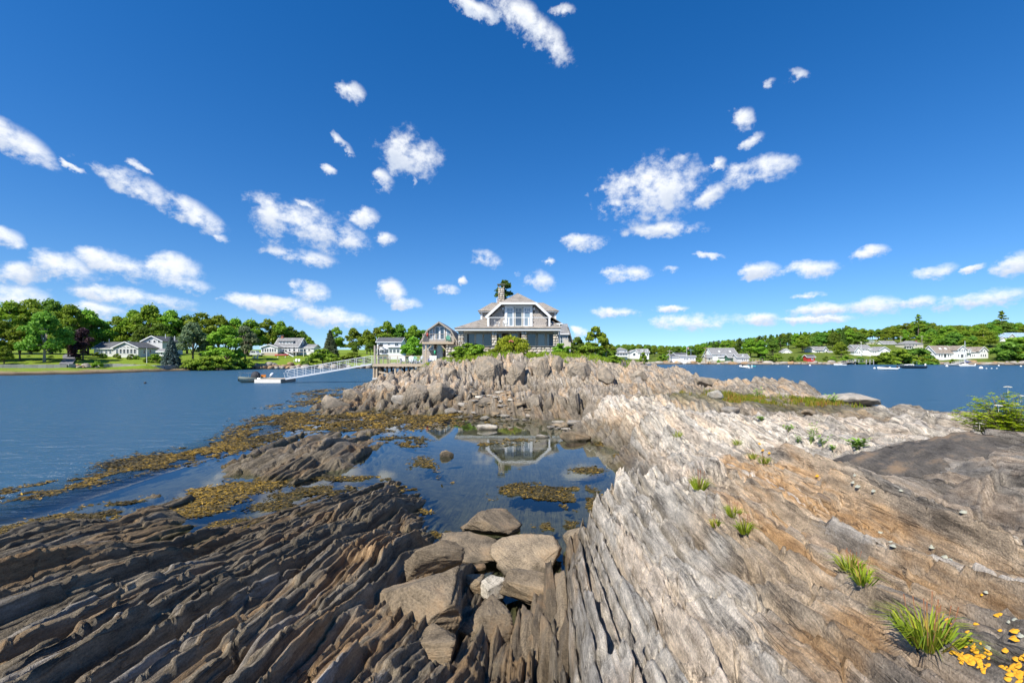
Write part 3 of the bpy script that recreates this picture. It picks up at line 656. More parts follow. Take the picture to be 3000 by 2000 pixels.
# ------------------------------------------------------------------ the stone-porched cottage
HB = Vector((0, 58, 3.6))
def hx(px, Y): return (px - 1500) / F * Y
def hz(py, Y): return CH - (py - HZ) / F * Y
def zx(x, Y): return hx(1210 + x / 4.9, Y)          # x of the detail view of the house
def cottage():
    T = thing('stone_porch_cottage', 'shingled cottage with stone porch pillars, clipped gable and balcony above the rocks', 'house', HB)
    off = -HB
    def B(mb, name, mat, par=None):
        o = mb.build(name, mat, par or T)
        if par is None: o.location = off
        return o
    # lower storey behind the porch
    yb = 61.5
    B(MB().box(-7.0, 6.05, yb, 70, 3.3, 6.98), 'wall', CREAM)
    B(MB().box(-7.1, 6.1, 58.36, yb, 3.3, 4.02), 'porch_floor', WOODG)
    B(MB().box(-7.05, 6.1, 57.75, yb, 6.62, 6.70), 'porch_ceiling', CREAM)
    f = MB(); f.box(-7.2, 6.15, 57.55, 57.72, 6.66, 6.96); f.box(-7.2, -7.05, 57.72, 70, 6.66, 6.96); f.box(6.0, 6.15, 57.72, 61.4, 6.66, 6.96); B(f, 'fascia', WHITE)
    # stone wall and pillars
    pw = B(MB().box(-8.4, 6.2, 58.02, 58.35, 3.0, 4.66), 'porch_wall', MORTAR)
    lay_stones(pw, -8.42, 6.22, 3.05, 4.64, 57.98, .50, .26)
    cap = MB().box(-8.45, 6.25, 57.86, 58.42, 4.662, 4.73); B(cap, 'wall_cap', M('slate_cap', (.20, .19, .17), .8, .2, 4))
    for (a, b) in ((645, 730), (1130, 1205), (1555, 1632), (2012, 2085)):
        x0, x1 = zx(a, 58), zx(b, 58)
        p = B(MB().box(x0 + .05, x1 - .05, 58.0, 58.62, 4.60, 6.62), 'pillar', MORTAR)
        lay_stones(p, x0, x1, 4.735, 6.62, 57.96, .38, .26)
        lay_stones(p, 58.0, 58.62, 4.735, 6.62, x1 - .02, .38, .2, side=1)
    # terrace wall stepping down on the left
    tw = B(MB().box(-8.5, -8.2, 58.35, 66, 2.6, 4.5), 'terrace_wall', MORTAR)
    # glazing on the porch back wall
    zt, zb = hz(976, yb), 4.12
    B(MB().box(zx(735, yb), zx(2040, yb), yb - .05, yb - .003, zt + .02, zt + .16), 'header', WHITE)
    for (a, b) in ((765, 893), (893, 1008), (1008, 1128), (1188, 1275), (1388, 1512), (1640, 1768), (1785, 1898), (1918, 2025)):
        window(T, zx(a, yb) - HB.x, zx(b, yb) - HB.x, zb - HB.z, zt - HB.z, yb - HB.y, CREAM, GLASS if a in (765, 1008, 1188, 1640) else GLASS2, .11, (1, 1), name='glass_door' if a in (893, 1008) else 'window')
    d = B(MB().box(zx(1283, yb), zx(1368, yb), yb - .06, yb - .004, 4.05, zt), 'front_door', BROWN)
    h = MB().box(zx(1355, yb), zx(1360, yb), yb - .12, yb - .06, 5.0, 5.2).build('door_handle', BLACK, d)
    B(MB().box(zx(1530, yb), zx(1552, yb), yb - .05, yb - .004, 4.1, zt), 'dark_strip', BROWN)  # plain dark strip on the back wall
    for px_ in (1222 + 190, 1500):                                      # porch ceiling lights
        pass
    # porch roof: left, middle strip, right and the two side slopes
    R = MB()
    R.slab([(-7.32, 57.45, 6.99), (-3.25, 57.45, 6.99), (-3.25, 61.95, 8.46), (-4.2, 61.95, 8.46)], .1)
    R.slab([(-7.32, 57.45, 6.985), (-4.2, 61.95, 8.455), (-4.2, 70.2, 8.455), (-7.32, 70.2, 6.985)], .1)
    R.slab([(-3.25, 57.45, 6.99), (4.98, 57.45, 6.99), (4.98, 58.3, 7.265), (-3.25, 58.3, 7.265)], .1)
    R.slab([(4.98, 57.45, 6.99), (6.3, 57.45, 6.99), (5.25, 61.95, 8.46), (4.98, 61.95, 8.46)], .1)
    R.slab([(6.3, 57.45, 6.985), (6.3, 70.2, 6.985), (5.25, 70.2, 8.455), (5.25, 61.95, 8.455)], .1)
    B(R, 'porch_roof', ROOFG)
    # right side: raised side eave
    B(MB().box(5.2, 6.25, 61.0, 66, 6.99, 7.78), 'side_wall', SHINGLE)
    B(MB().slab([(5.0, 60.6, 8.9), (6.7, 60.6, 7.82), (6.7, 66.4, 7.82), (5.0, 66.4, 8.9)], .08), 'side_roof', ROOFG)
    sf = MB().box(5.4, 6.74, 60.5, 60.62, 7.66, 7.82); sf.box(6.62, 6.76, 60.62, 66.4, 7.66, 7.80); sf.box(6.27, 6.42, 60.9, 61.05, 3.6, 7.66); B(sf, 'side_trim', WHITE)
    # upper rear block with hip roof
    B(MB().box(-4.2, 6.0, 63.5, 69.6, 7.3, 9.62), 'upper_wall', SHINGLE_D)
    sw = shingle_wall(-4.2, 6.0, 8.2, 9.58, 63.5, lambda x, z: (x < -3.0 or x > 4.7), 3); sw = B(sw, 'shingles', SHINGLE); sw['kind'] = 'stuff'
    cb = MB(); cb.box(-4.36, -4.12, 63.38, 63.6, 7.6, 9.6); cb.box(5.92, 6.16, 63.38, 63.6, 7.6, 9.6)
    e = .45
    cb.box(-4.2 - e, 6.0 + e, 63.5 - e, 63.5 - e + .1, 9.52, 9.72); cb.box(-4.2 - e, -4.1 - e, 63.15, 69.9, 9.52, 9.72); cb.box(5.9 + e, 6.0 + e, 63.15, 69.9, 9.52, 9.72); B(cb, 'trim', WHITE)
    r = MB(); a0, a1, b0, b1, zr, ze = -4.75, 6.55, 62.95, 70.15, 11.25, 9.72
    r.slab([(a0, b0, ze), (a1, b0, ze), (4.6, 66.5, zr), (-3.0, 66.5, zr)], .1); r.slab([(a0, b1, ze), (a0, b0, ze), (-3.0, 66.5, zr)], .1)
    r.slab([(a1, b0, ze), (a1, b1, ze), (4.6, 66.5, zr)], .1); r.slab([(a1, b1, ze), (a0, b1, ze), (-3.0, 66.5, zr), (4.6, 66.5, zr)], .1); B(r, 'upper_roof', ROOFG)
    # clipped front gable with balcony
    yg, xl, xr, xm = 60.0, -3.0, 4.66, .83
    zl = lambda x: 8.50 + .926 * (min(x - xl, xr - x)) - .02
    poly = [(xl, 7.1), (xr, 7.1), (xr, 8.5), (3.2 - .17, 10.22), (-1.55 + .17, 10.22), (xl, 8.5)]
    B(MB().prism(poly, yg, 66), 'gable_wall', SHINGLE_D)
    dx0, dx1 = zx(1315, yg), zx(1715, yg)
    sw = shingle_wall(xl, xr, 7.2, 10.2, yg, lambda x, z: xl <= x <= xr and z < min(zl(x), 10.2) and not (dx0 < x < dx1 and z < 9.95), 7, .27, .16); sw = B(sw, 'shingles', SHINGLE); sw['kind'] = 'stuff'
    g = MB(); y0 = 59.25
    g.slab([(-3.5, y0, 8.62), (-1.56, y0, 10.42), (xm, 66, 12.6), (xm, 70.4, 12.6), (-3.5, 70.4, 8.62)], .12)
    g.slab([(5.16, y0, 8.62), (3.22, y0, 10.42), (xm, 66, 12.6), (xm, 70.4, 12.6), (5.16, 70.4, 8.62)], .12)
    g.slab([(-1.56, y0, 10.424), (3.22, y0, 10.424), (xm, 66, 12.604)], .1); B(g, 'gable_roof', ROOFG)
    t = MB(); w = .30
    for s in (-1, 1):
        pa = Vector((xm + s * 4.36, y0 - .05, 8.56)); pb = Vector((xm + s * 2.40, y0 - .05, 10.38)); n = Vector((s * .68, 0, .73)) * w
        t.add([pa, pb, pb - n, pa - n, pa + Vector((0, .1, 0)), pb + Vector((0, .1, 0)), pb - n + Vector((0, .1, 0)), pa - n + Vector((0, .1, 0))], [(0, 1, 2, 3), (7, 6, 5, 4), (0, 4, 5, 1), (1, 5, 6, 2), (2, 6, 7, 3), (3, 7, 4, 0)])
    t.box(-1.62, 3.28, y0 - .057, y0 + .04, 10.16, 10.43); B(t, 'rake_board', WHITE)
    fr = MB(); fr.box(dx0, dx0 + .28, yg - .1, yg - .002, 7.25, 9.9); fr.box(dx1 - .28, dx1, yg - .1, yg - .002, 7.25, 9.9); fr.box(dx0, dx1, yg - .104, yg - .002, 9.9, 10.1); B(fr, 'door_casing', WHITE)
    for (a, b, nm, mg) in ((1337, 1446, 'window', GLASS2), (1456, 1574, 'balcony_door', GLASS), (1584, 1694, 'window', GLASS2)):
        window(T, zx(a, yg), zx(b, yg), 7.30 - HB.z, 9.88 - HB.z, yg - HB.y, WHITE if nm == 'window' else CREAM, mg, .15, (4 if nm != 'window' else 3, 1), name=nm, d=.07, top=.42)
    for xx in (1293, 1738):
        L_ = MB().tube([(zx(xx, yg), yg - .02, 9.72), (zx(xx, yg), yg - .25, 9.72)], .07, 8); L_.tube([(zx(xx, yg), yg - .25, 9.80), (zx(xx, yg), yg - .25, 9.55)], [.06, .13], 8); B(L_, 'wall_lamp', WHITE)
    # balcony
    B(MB().box(-3.22, 4.96, 58.32, yg, 7.10, 7.24), 'balcony_floor', WHITE)
    yr = 58.42
    for (a, b) in ((1065, 1095), (1365, 1385), (1650, 1670), (1945, 1970)):
        B(MB().box(zx(a, yr), zx(b, yr), yr - .08, yr + .08, 7.24, 8.34), 'railing_post', WHITE)
    rl = MB().box(-3.2, 4.95, yr - .08, yr + .08, 8.345, 8.42); rl.box(-3.2, -3.06, yr + .08, yg, 8.345, 8.42); rl.box(4.80, 4.95, yr + .08, yg, 8.345, 8.42); B(rl, 'handrail', WHITE)
    for i in range(6): B(MB().tube([(-2.95, yr, 7.40 + .155 * i), (4.75, yr, 7.40 + .155 * i)], .014, 5), 'railing_cable', STEEL)
    # chimney
    x0, x1 = zx(1222, 66), zx(1311, 66)
    c = B(MB().box(x0 + .06, x1 - .06, 65.6, 66.4, 9.6, 13.3), 'chimney', MORTAR)
    lay_stones(c, x0, x1, 10.4, 13.25, 65.55, .36, .26); lay_stones(c, 65.6, 66.4, 10.4, 13.25, x1 - .02, .36, .2, side=1)
    k = MB()
    for sx_ in (x0 + .02, x1 - .16):
        for sy_ in (65.58, 66.28): k.box(sx_, sx_ + .14, sy_, sy_ + .14, 13.3, 13.72)
    k.build('cap_leg', MORTAR, c); MB().box(x0 - .12, x1 + .12, 65.42, 66.55, 13.725, 13.84).build('cap_slab', M('mossy_slab', (.16, .17, .12), .9, .3, 5), c)
    return T
cottage()

def chair(label, loc, rz, mat, kind='plastic', group=None, sc=1.0):
    t = thing('adirondack_chair' if kind != 'plastic' else 'plastic_armchair', label, 'chair', loc, rz, group, sc)
    if kind == 'plastic':
        MB().box(-.24, .24, -.24, .24, .40, .44).build('seat', mat, t)
        b = MB()
        for i in range(7):
            x = -.24 + .08 * i; h = .92 - .10 * abs(i - 3) ** 1.6 / 5
            b.beam((x, .22, .42), (x, .34, h), .07, .025)
        b.box(-.27, .27, .20, .24, .44, .50); b.build('backrest', mat, t)
        for s in (-1, 1):
            a = MB().beam((s * .27, -.24, .64), (s * .27, .27, .66), .05, .035); a.build('armrest', mat, t)
            MB().beam((s * .25, -.25, 0), (s * .27, -.22, .64), .05).build('leg', mat, t); MB().beam((s * .25, .32, 0), (s * .25, .25, .66), .05).build('leg', mat, t)
    else:
        s_ = MB()
        for i in range(6): s_.beam((-.27, -.36 + .11 * i, .36 - .03 * i), (.27, -.36 + .11 * i, .36 - .03 * i), .095, .02)
        s_.build('seat', mat, t); b = MB()
        for i in range(5):
            x = -.22 + .11 * i; b.beam((x * .9, .16, .20), (x * 1.2, .52, .98 - .05 * abs(i - 2) ** 1.4), .105, .022)
        b.build('backrest', mat, t)
        for s in (-1, 1):
            MB().box(s * .34 - .07, s * .34 + .07, -.42, .36, .55, .575).build('armrest', mat, t)
            MB().box(s * .30 - .02, s * .30 + .02, -.40, -.28, 0, .55).build('leg', mat, t); MB().beam((s * .285, -.38, .30), (s * .285, .48, .04), .03, .11).build('leg', mat, t)
    return t
chair('white plastic armchair turned sideways on the balcony', (hx(1457, 59.1), 59.1, 7.242), math.radians(75), PLASTIC)
chair('white plastic armchair facing the sea on the balcony', (hx(1480, 59.1), 59.1, 7.242), math.radians(180 - 180 + 8), PLASTIC)
chair('dark slatted armchair on the porch beside the corner pillar', (hx(1366, 59.3), 59.3, 4.022), 0, M('dark_teak', (.07, .05, .035), .7), 'adirondack', None, 1.15)
chair('dark slatted armchair on the porch before the sliding door', (hx(1397, 59.6), 59.6, 4.022), .3, M('dark_teak'), 'adirondack', None, 1.15)

# ------------------------------------------------------------------ ground height lookup on the rock
def ground(x, y):
    z, *_ = rock_height(np.array([float(x)]), np.array([float(y)])); return float(z[0])
def grounds(x, y):
    return rock_height(np.asarray(x, float), np.asarray(y, float))[0]

# ------------------------------------------------------------------ gambrel boathouse
def boathouse():
    base = Vector((hx(1287.5, 64), 64, 2.45)); T = thing('gambrel_boathouse', 'small grey shingled boathouse with gambrel roof and glazed gable over the deck', 'boathouse', base)
    def B(m, n, mat, par=None):
        o = m.build(n, mat, par or T)
        if par is None: o.location = -base
        return o
    xm, y0 = base.x, 64.0; zp, zb, ze = 8.30, 7.10, 5.45; hb, he = 1.62, 2.42
    poly = [(xm - he, 2.3), (xm + he, 2.3), (xm + he, ze), (xm + hb, zb - .05), (xm, zp - .06), (xm - hb, zb - .05), (xm - he, ze)]
    B(MB().prism(poly, y0, 71), 'wall', SHINGLE)
    r = MB(); o = .16; ya, yb = 63.45, 71.3
    pts = [(xm - he - .25, ze - .15), (xm - hb - .05, zb + .02), (xm, zp), (xm + hb + .05, zb + .02), (xm + he + .25, ze - .15)]
    for k in range(4):
        (xa, za), (xb, zb_) = pts[k], pts[k + 1]; r.slab([(xa, ya, za), (xb, ya, zb_), (xb, yb, zb_), (xa, yb, za)], .09)
    B(r, 'roof', ROOFM)
    rk = MB()
    for k in range(4):
        (xa, za), (xb, zb_) = pts[k], pts[k + 1]; rk.beam((xa, ya - .03, za - .12), (xb, ya - .03, zb_ - .12), .06, .17)
    B(rk, 'rake_board', WOODG)
    # gable glazing: two tall doors and two slanting side lights
    def X(p): return hx(p, y0) - base.x
    for (a, b) in ((1273.5, 1288), (1288.3, 1303)): window(T, X(a), X(b), hz(995.5, y0) - base.z, hz(955.7, y0) - base.z, 0, WHITE, GLASS, .11, name='balcony_door')
    for (a, b, za, zc) in ((1257.5, 1269.5, 966, 959), (1307, 1320, 958, 967)):
        xa, xb = hx(a, y0), hx(b, y0); z0_, z1_, z2_ = hz(995, y0), hz(za, y0), hz(zc, y0); m = MB(); fw = .1
        w = B(m.prism([(xa, z0_), (xb, z0_), (xb, z2_), (xa, z1_)], y0 - .05, y0 - .003), 'window', WHITE)
        MB().prism([(xa + fw, z0_ + fw), (xb - fw, z0_ + fw), (xb - fw, z2_ - fw), (xa + fw, z1_ - fw)], y0 - .062, y0 - .052).build('pane', GLASS2, w)
    # balcony
    yb = 62.5; xa, xb = hx(1237, yb), hx(1328, yb); zf = 5.38
    for i in range(9):
        yy = yb + (y0 - yb) * i / 9; B(MB().box(xa, xb, yy + .006, yy + (y0 - yb) / 9 - .006, zf - .05, zf), 'balcony_plank', WOODG)
    B(MB().box(xa - .05, xb + .05, yb - .08, yb - .004, zf - .27, zf + .01), 'balcony_beam', WOODT)
    for p in (1238.6, 1258, 1279.4, 1303, 1327): B(MB().box(hx(p, yb) - .045, hx(p, yb) + .045, yb, yb + .09, zf, 6.45), 'railing_post', WOODG)
    for (xe) in (xa + .05, xb - .05): B(MB().box(xe - .04, xe + .04, y0 - .2, y0 - .1, zf, 6.45), 'railing_post', WOODG)
    hr = MB().box(xa - .04, xb + .04, yb - .02, yb + .12, 6.452, 6.51); hr.box(xa, xa + .1, yb + .12, y0 - .02, 6.452, 6.51); hr.box(xb - .1, xb, yb + .12, y0 - .02, 6.452, 6.51); B(hr, 'handrail', WOODG)
    for i in range(6): B(MB().tube([(xa, yb + .04, zf + .16 + .145 * i), (xb, yb + .04, zf + .16 + .145 * i)], .012, 5), 'railing_cable', STEEL)
    # posts with knee braces
    for p in (1247.5, 1310):
        x = hx(p, 62.6); B(MB().box(x - .09, x + .09, 62.55, 62.73, 2.4, zf - .05), 'post', WOODT)
        s = 1 if p < 1290 else -1; B(MB().beam((x + s * .08, 62.64, 4.2), (x + s * 1.0, 62.64, zf - .25), .1, .12), 'knee_brace', WOODT)
    # ground floor: window, door, recess whose darkness is painted on flat strips
    window(T, X(1242), X(1271), hz(1026, y0) - base.z, hz(1007, y0) - base.z, 0, WHITE, GLASS2, .1, (3, 1))
    window(T, X(1240) - .0, X(1240) + .32, hz(1026, y0) - base.z, hz(1007, y0) - base.z, .0, WHITE, GLASS2, .08) if False else None
    d = B(MB().box(hx(1279.5, y0), hx(1297, y0), y0 - .07, y0 - .004, 3.15, 5.15), 'door', M('pale_grey_door', (.52, .54, .52), .5, .05))
    MB().box(hx(1283.5, y0), hx(1293, y0), y0 - .085, y0 - .072, 4.15, 4.95).build('pane', GLASS2, d); MB().box(hx(1281, y0), hx(1282, y0), y0 - .12, y0 - .07, 4.0, 4.1).build('door_handle', BLACK, d)
    B(MB().box(hx(1298.5, y0), hx(1306, y0), y0 - .04, y0 - .004, 2.9, 5.1), 'recess_strip', BROWN); B(MB().box(hx(1273, y0), hx(1278, y0), y0 - .04, y0 - .004, 3.1, 5.15), 'recess_strip', BROWN)
    B(MB().box(hx(1276, y0), hx(1300, y0), 63.3, 63.99, 2.4, 3.1), 'doorstep', WOODG)
    return T
boathouse()
def buoy(label, loc, mat, h=.5):
    t = thing('lobster_buoy', label, 'buoy', loc)
    MB().tube([(0, 0, 0), (0, 0, .05), (0, 0, h * .5), (0, 0, h * .85), (0, 0, h)], [.05, .12, .14, .12, .04], 10).build('float', mat, t, True)
    MB().tube([(0, 0, -.25), (0, 0, h + .35)], .02, 6).build('spindle', WOODT, t)
buoy('red lobster buoy hanging on the boathouse balcony rail', (hx(1252.5, 62.42), 62.36, 6.12), M('buoy_red', (.45, .06, .04), .5))
buoy('green lobster buoy hanging beside the boathouse door', (hx(1274.3, 62.9), 62.9, 3.7), M('buoy_green', (.05, .42, .22), .5), .55)
buoy('yellow-green lobster buoy hanging at the boathouse corner', (hx(1299.6, 63.2), 63.2, 4.15), M('buoy_lime', (.45, .60, .03), .5), .55)
chair('green slatted armchair on the boathouse balcony', (hx(1313, 63.3), 63.3, 5.382), .2, M('green_paint', (.04, .28, .17), .5), 'adirondack')

# ------------------------------------------------------------------ pier deck on pilings
def pier():
    y0, y1, z = 59.6, 63.2, 2.42; xa, xb = hx(1093, y0), hx(1308, y0); base = Vector((xa, y0, 0))
    T = thing('pier_deck', 'weathered wooden pier deck on dark pilings beside the boathouse', 'pier', base)
    def B(m, n, mat):
        o = m.build(n, mat, T); o.location = -base; return o
    n = 22
    for i in range(n):
        yy = y0 + (y1 - y0) * i / n; B(MB().box(xa, xb, yy + .006, yy + (y1 - y0) / n - .006, z - .05, z), 'plank', WOODG)
    B(MB().box(xa - .02, xb, y0 - .07, y0 - .002, z - .34, z + .012), 'rim_joist', WOODT); B(MB().box(xa - .09, xa - .004, y0 - .07, y1, z - .34, z + .012), 'rim_joist', WOODG)
    r = random.Random(4)
    k = 0
    for p in (1096, 1104, 1120, 1134, 1147, 1158, 1172, 1185, 1197, 1212, 1225):
        for yy in (y0 + .25, y1 - .5):
            if p in (1120, 1147, 1185, 1225) and yy < 61: continue
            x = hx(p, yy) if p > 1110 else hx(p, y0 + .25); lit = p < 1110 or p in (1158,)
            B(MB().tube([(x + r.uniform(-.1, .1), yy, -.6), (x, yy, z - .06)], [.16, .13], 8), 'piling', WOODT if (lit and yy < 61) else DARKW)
    for (a, b) in (((1110, 1089), (1178, 1104)), ): B(MB().beam((hx(a[0], y0 + .1), y0 + .08, hz(a[1], y0)), (hx(b[0], y0 + .1), y0 + .08, hz(b[1], y0)), .08, .22), 'brace', WOODT)
    for (a, b) in (((1118, 1078), (1140, 1100)), ((1140, 1100), (1160, 1075)), ((1176, 1076), (1190, 1100)), ((1190, 1100), (1204, 1078)), ((1120, 1095), (1200, 1087))):
        B(MB().beam((hx(a[0], 62), 62.2, hz(a[1], 62)), (hx(b[0], 62), 62.2, hz(b[1], 62)), .07, .16), 'brace', DARKW)
    # rail
    for p in (1107, 1122, 1142, 1187, 1231, 1271): B(MB().box(hx(p, y0) - .05, hx(p, y0) + .05, y0 + .02, y0 + .12, z, 3.42), 'railing_post', WOODG)
    for p in (1135, 1165, 1200, 1240): B(MB().box(hx(p, y1) - .05, hx(p, y1) + .05, y1 - .12, y1 - .02, z, 3.42), 'railing_post', WOODG)
    B(MB().box(xa, hx(1272, y0), y0, y0 + .14, 3.422, 3.48), 'handrail', WOODT); B(MB().box(xa, hx(1262, y1), y1 - .14, y1, 3.422, 3.48), 'handrail', WOODG)
    for i in range(6): B(MB().tube([(xa, y0 + .07, z + .14 + .14 * i), (hx(1272, y0), y0 + .07, z + .14 + .14 * i)], .011, 5), 'railing_cable', STEEL)
    for p in (1095, 1101.5): B(MB().tube([(hx(p, y0) , y0 + .5 + (p > 1100) * .6, -.6), (hx(p, y0), y0 + .5 + (p > 1100) * .6, 4.85 - (p > 1100) * .05)], [.17, .14], 8), 'tall_piling', WOODG)
    B(MB().box(xa - .1, xa + .9, y0 - .05, y0 + .35, .35, .6), 'footing', M('pale_concrete', (.55, .52, .46), .9))
    return T
pier()
wa = M('white_paint_furniture', (.80, .80, .78), .5, .05); ga = M('pale_blue_grey_paint', (.55, .60, .64), .5, .05)
chair('white slatted armchair with tall back on the pier deck', (hx(1180, 61), 61.0, 2.422), .25, wa, 'adirondack', None, 1.18)
chair('pale grey slatted armchair on the pier deck beside the white one', (hx(1201, 61.2), 61.2, 2.422), -.1, ga, 'adirondack', None, 1.1)
chair('pale blue-grey armchair turned sideways on the pier deck', (hx(1225, 61), 61.0, 2.422), -1.0, ga, 'adirondack', None, 1.18)
chair('green slatted armchair between the pale chairs on the deck', (hx(1213, 61.9), 61.9, 2.422), .1, M('green_paint'), 'adirondack', None, 1.1)
def table(label, loc, mat, w=1.5, d=.8, h=.74):
    t = thing('deck_table', label, 'table', loc)
    for i in range(6): MB().box(-w / 2, w / 2, -d / 2 + d * i / 6 + .008, -d / 2 + d * (i + 1) / 6 - .008, h - .04, h).build('plank', mat, t)
    for sx in (-1, 1):
        for sy in (-1, 1): MB().box(sx * (w / 2 - .1) - .04, sx * (w / 2 - .1) + .04, sy * (d / 2 - .1) - .04, sy * (d / 2 - .1) + .04, 0, h - .042).build('leg', mat, t)
table('brown wooden table on the pier deck', (hx(1155, 61.3), 61.3, 2.422), M('brown_wood', (.16, .11, .07), .7), 1.9)
def towel():
    m = MB(); x0, x1 = hx(1258, 59.55), hx(1279, 59.55); n = 10; vs = []; fs = []
    for i in range(n + 1):
        x = x0 + (x1 - x0) * i / n; w = .03 * math.sin(i * 1.9)
        for (y, z) in ((59.56 + w, 2.86 + .06 * math.sin(i)), (59.55 + w * .6, 3.2), (59.58, 3.49), (59.76, 3.495), (59.79 + w, 3.1)): vs.append((x, y, z))
    for i in range(n):
        for j in range(4): a = i * 5 + j; fs.append((a, a + 1, a + 6, a + 5))
    o = MB().add(vs, fs).build('draped_towel', PLASTIC); s = o.modifiers.new('s', 'SOLIDIFY'); s.thickness = .012
    tag(o, 'white towel draped over the pier railing', 'towel')
towel()
def tub():
    b = thing('upturned_tub', 'blue plastic tub upturned on the deck below the boathouse window', 'tub', (hx(1262.5, 63.2), 63.2, 2.45))
    MB().tube([(0, 0, .0), (0, 0, .5), (0, 0, .72), (0, 0, .80)], [.42, .40, .30, .05], 14).build('body', M('blue_plastic', (.10, .16, .48), .45), b, True)
    MB().tube([(.42 * math.cos(t * .449), .42 * math.sin(t * .449), .02) for t in range(15)], .03, 5).build('rim', M('blue_plastic'), b)
tub()

# ------------------------------------------------------------------ gangway and float
def gangway():
    A = Vector((hx(833, 57.9), 58.6, .52)); Bp = Vector((hx(1090, 60.2), 60.3, 2.40)); base = A
    T = thing('aluminium_gangway', 'white aluminium gangway with cable rails sloping from the pier to the float', 'gangway', base)
    d = Bp - A; L_ = d.length; ux = d.normalized(); side = Vector((-ux.y, ux.x, 0)).normalized(); up = Vector((0, 0, 1))
    for s in (-.62, .62):
        o = side * s; MB().beam(o, d + o, .07, .20).build('stringer', ALU, T)
        MB().tube([o + ux * -.05 + up * .75, o + ux * -.02 + up * 1.0, o + ux * .25 + up * 1.12, d + o + up * 1.08], .032, 6).build('handrail', ALU, T)
        n = 10
        for i in range(n + 1):
            p = d * (i / n) + o; MB().beam(p, p + up * (1.1 if i else .85) + ux * (-.22 if i == 0 else 0), .036).build('rail_post', ALU, T)
        for k in range(4): MB().beam(o + up * (.3 + .2 * k), d + o + up * (.27 + .2 * k), .017).build('mid_rail', ALU, T)
    n = 36
    for i in range(n):
        p = d * ((i + .5) / n); MB().beam(p - side * .58 + up * .08, p + side * .58 + up * .08, L_ / n * .9, .03).build('tread', M('grey_grating', (.45, .46, .46), .6), T)
    return T
gangway()
def float_dock():
    x0, x1, y0, y1 = hx(745, 57.9), hx(822, 57.9), 57.9, 62.0; base = Vector(((x0 + x1) / 2, 60, 0))
    T = thing('float_dock', 'low wooden float dock with weathered white sides at the foot of the gangway', 'float', base)
    def B(m, n, mat):
        o = m.build(n, mat, T); o.location = -base; return o
    fw = M('weathered_white_board', (.74, .69, .60), .8, .22, 3, stretch=(1, 1, 5))
    B(MB().box(x0, x1, y0, y0 + .08, .02, .46), 'side_board', fw); B(MB().box(x0, x1, y1 - .08, y1, .02, .46), 'side_board', fw)
    B(MB().box(x0, x0 + .08, y0 + .081, y1 - .081, .02, .46), 'side_board', fw); B(MB().box(x1 - .08, x1, y0 + .081, y1 - .081, .02, .46), 'side_board', WOODG)
    for i in range(18):
        yy = y0 + (y1 - y0) * i / 18; B(MB().box(x0 - .02, x1 + .02, yy + .008, yy + (y1 - y0) / 18 - .008, .462, .50), 'plank', WOODG)
    for i in range(4):
        a = x0 + .12 + (x1 - x0 - .2) * i / 4; B(MB().box(a, a + .7, y0 + .2, y1 - .2, -.35, .40), 'flotation_drum', BLACK)
    for (x, y) in ((x0 + .4, y0 + .3), (x1 - .4, y1 - .4)): B(MB().tube([(x - .15, y, .56), (x + .15, y, .56)], .03, 6).box(x - .03, x + .03, y - .03, y + .03, .50, .56), 'cleat', STEEL)
    return T
float_dock()

# ------------------------------------------------------------------ boats
def hull_mesh(Ln, Bm, H, dr=.25, trans=.85, flare=.18, n=14, sheer=.3, bluff=2.2):
    "open hull, bow at +x: rows of keel, chine, gunwale"
    m = MB(); ring = []
    for i in range(n + 1):
        t = i / n; x = -Ln / 2 + Ln * t; b = Bm / 2 * (trans + (1 - trans) * math.sin(min(1, t / .45) * math.pi / 2)) * (1 - max(0, (t - .45) / .55) ** bluff)
        zs = H + sheer * t ** 2; zk = -dr + (dr + H * .55) * max(0, (t - .72) / .28) ** 2
        zc = zk + (H * .38) * (1 + .5 * t); cb = b * (1 - flare)
        ring.append([(x, 0, zk), (x, cb, zc), (x, b, zs), (x, b * .9, zs), (x, b * .82, zs - .12)])
    vs = []; fs = []; k = 5
    for s in (1, -1):
        o = len(vs)
        for rr in ring: vs += [(p[0], p[1] * s, p[2]) for p in rr]
        for i in range(n):
            for j in range(k - 1): a = o + i * k + j; fs.append((a, a + 1, a + k + 1, a + k))
        fs.append(tuple(o + j for j in range(3)) + (o + 3,))
    # transom
    m.add(vs, fs); r0 = ring[0]
    m.add([(r0[0][0], r0[0][1], r0[0][2]), r0[1], r0[2], (r0[2][0], -r0[2][1], r0[2][2]), (r0[1][0], -r0[1][1], r0[1][2])], [(0, 1, 2, 3, 4)])
    deck = MB(); dv = [(r[4][0], r[4][1], r[4][2] - .15) for r in ring] + [(r[4][0], -r[4][1], r[4][2] - .15) for r in ring]; N_ = n + 1
    deck.add(dv, [(i, i + 1, i + 1 + N_, i + N_) for i in range(n)])
    return m, deck, ring
def outboard(T, x, z, mat, sc=1.0, tilt=.5, y=0.0):
    c, s = math.cos(tilt), math.sin(tilt)
    def R(px, pz): return (x + (px * c - pz * s) * sc, y, z + (px * s + pz * c) * sc)
    e = MB(); e.tube([R(-.12, .0), R(-.14, .12), R(-.15, .45), R(-.12, .60)], [.10 * sc, .20 * sc, .20 * sc, .08 * sc], 8); e.build('outboard_motor', mat, T, True)
    MB().tube([R(-.14, .02), R(-.16, -.55)], [.08 * sc, .06 * sc], 6).tube([R(-.28, -.55), R(.02, -.55)], [.03 * sc, .07 * sc], 6).build('outboard_leg', M('outboard_grey', (.30, .31, .32), .4), T)
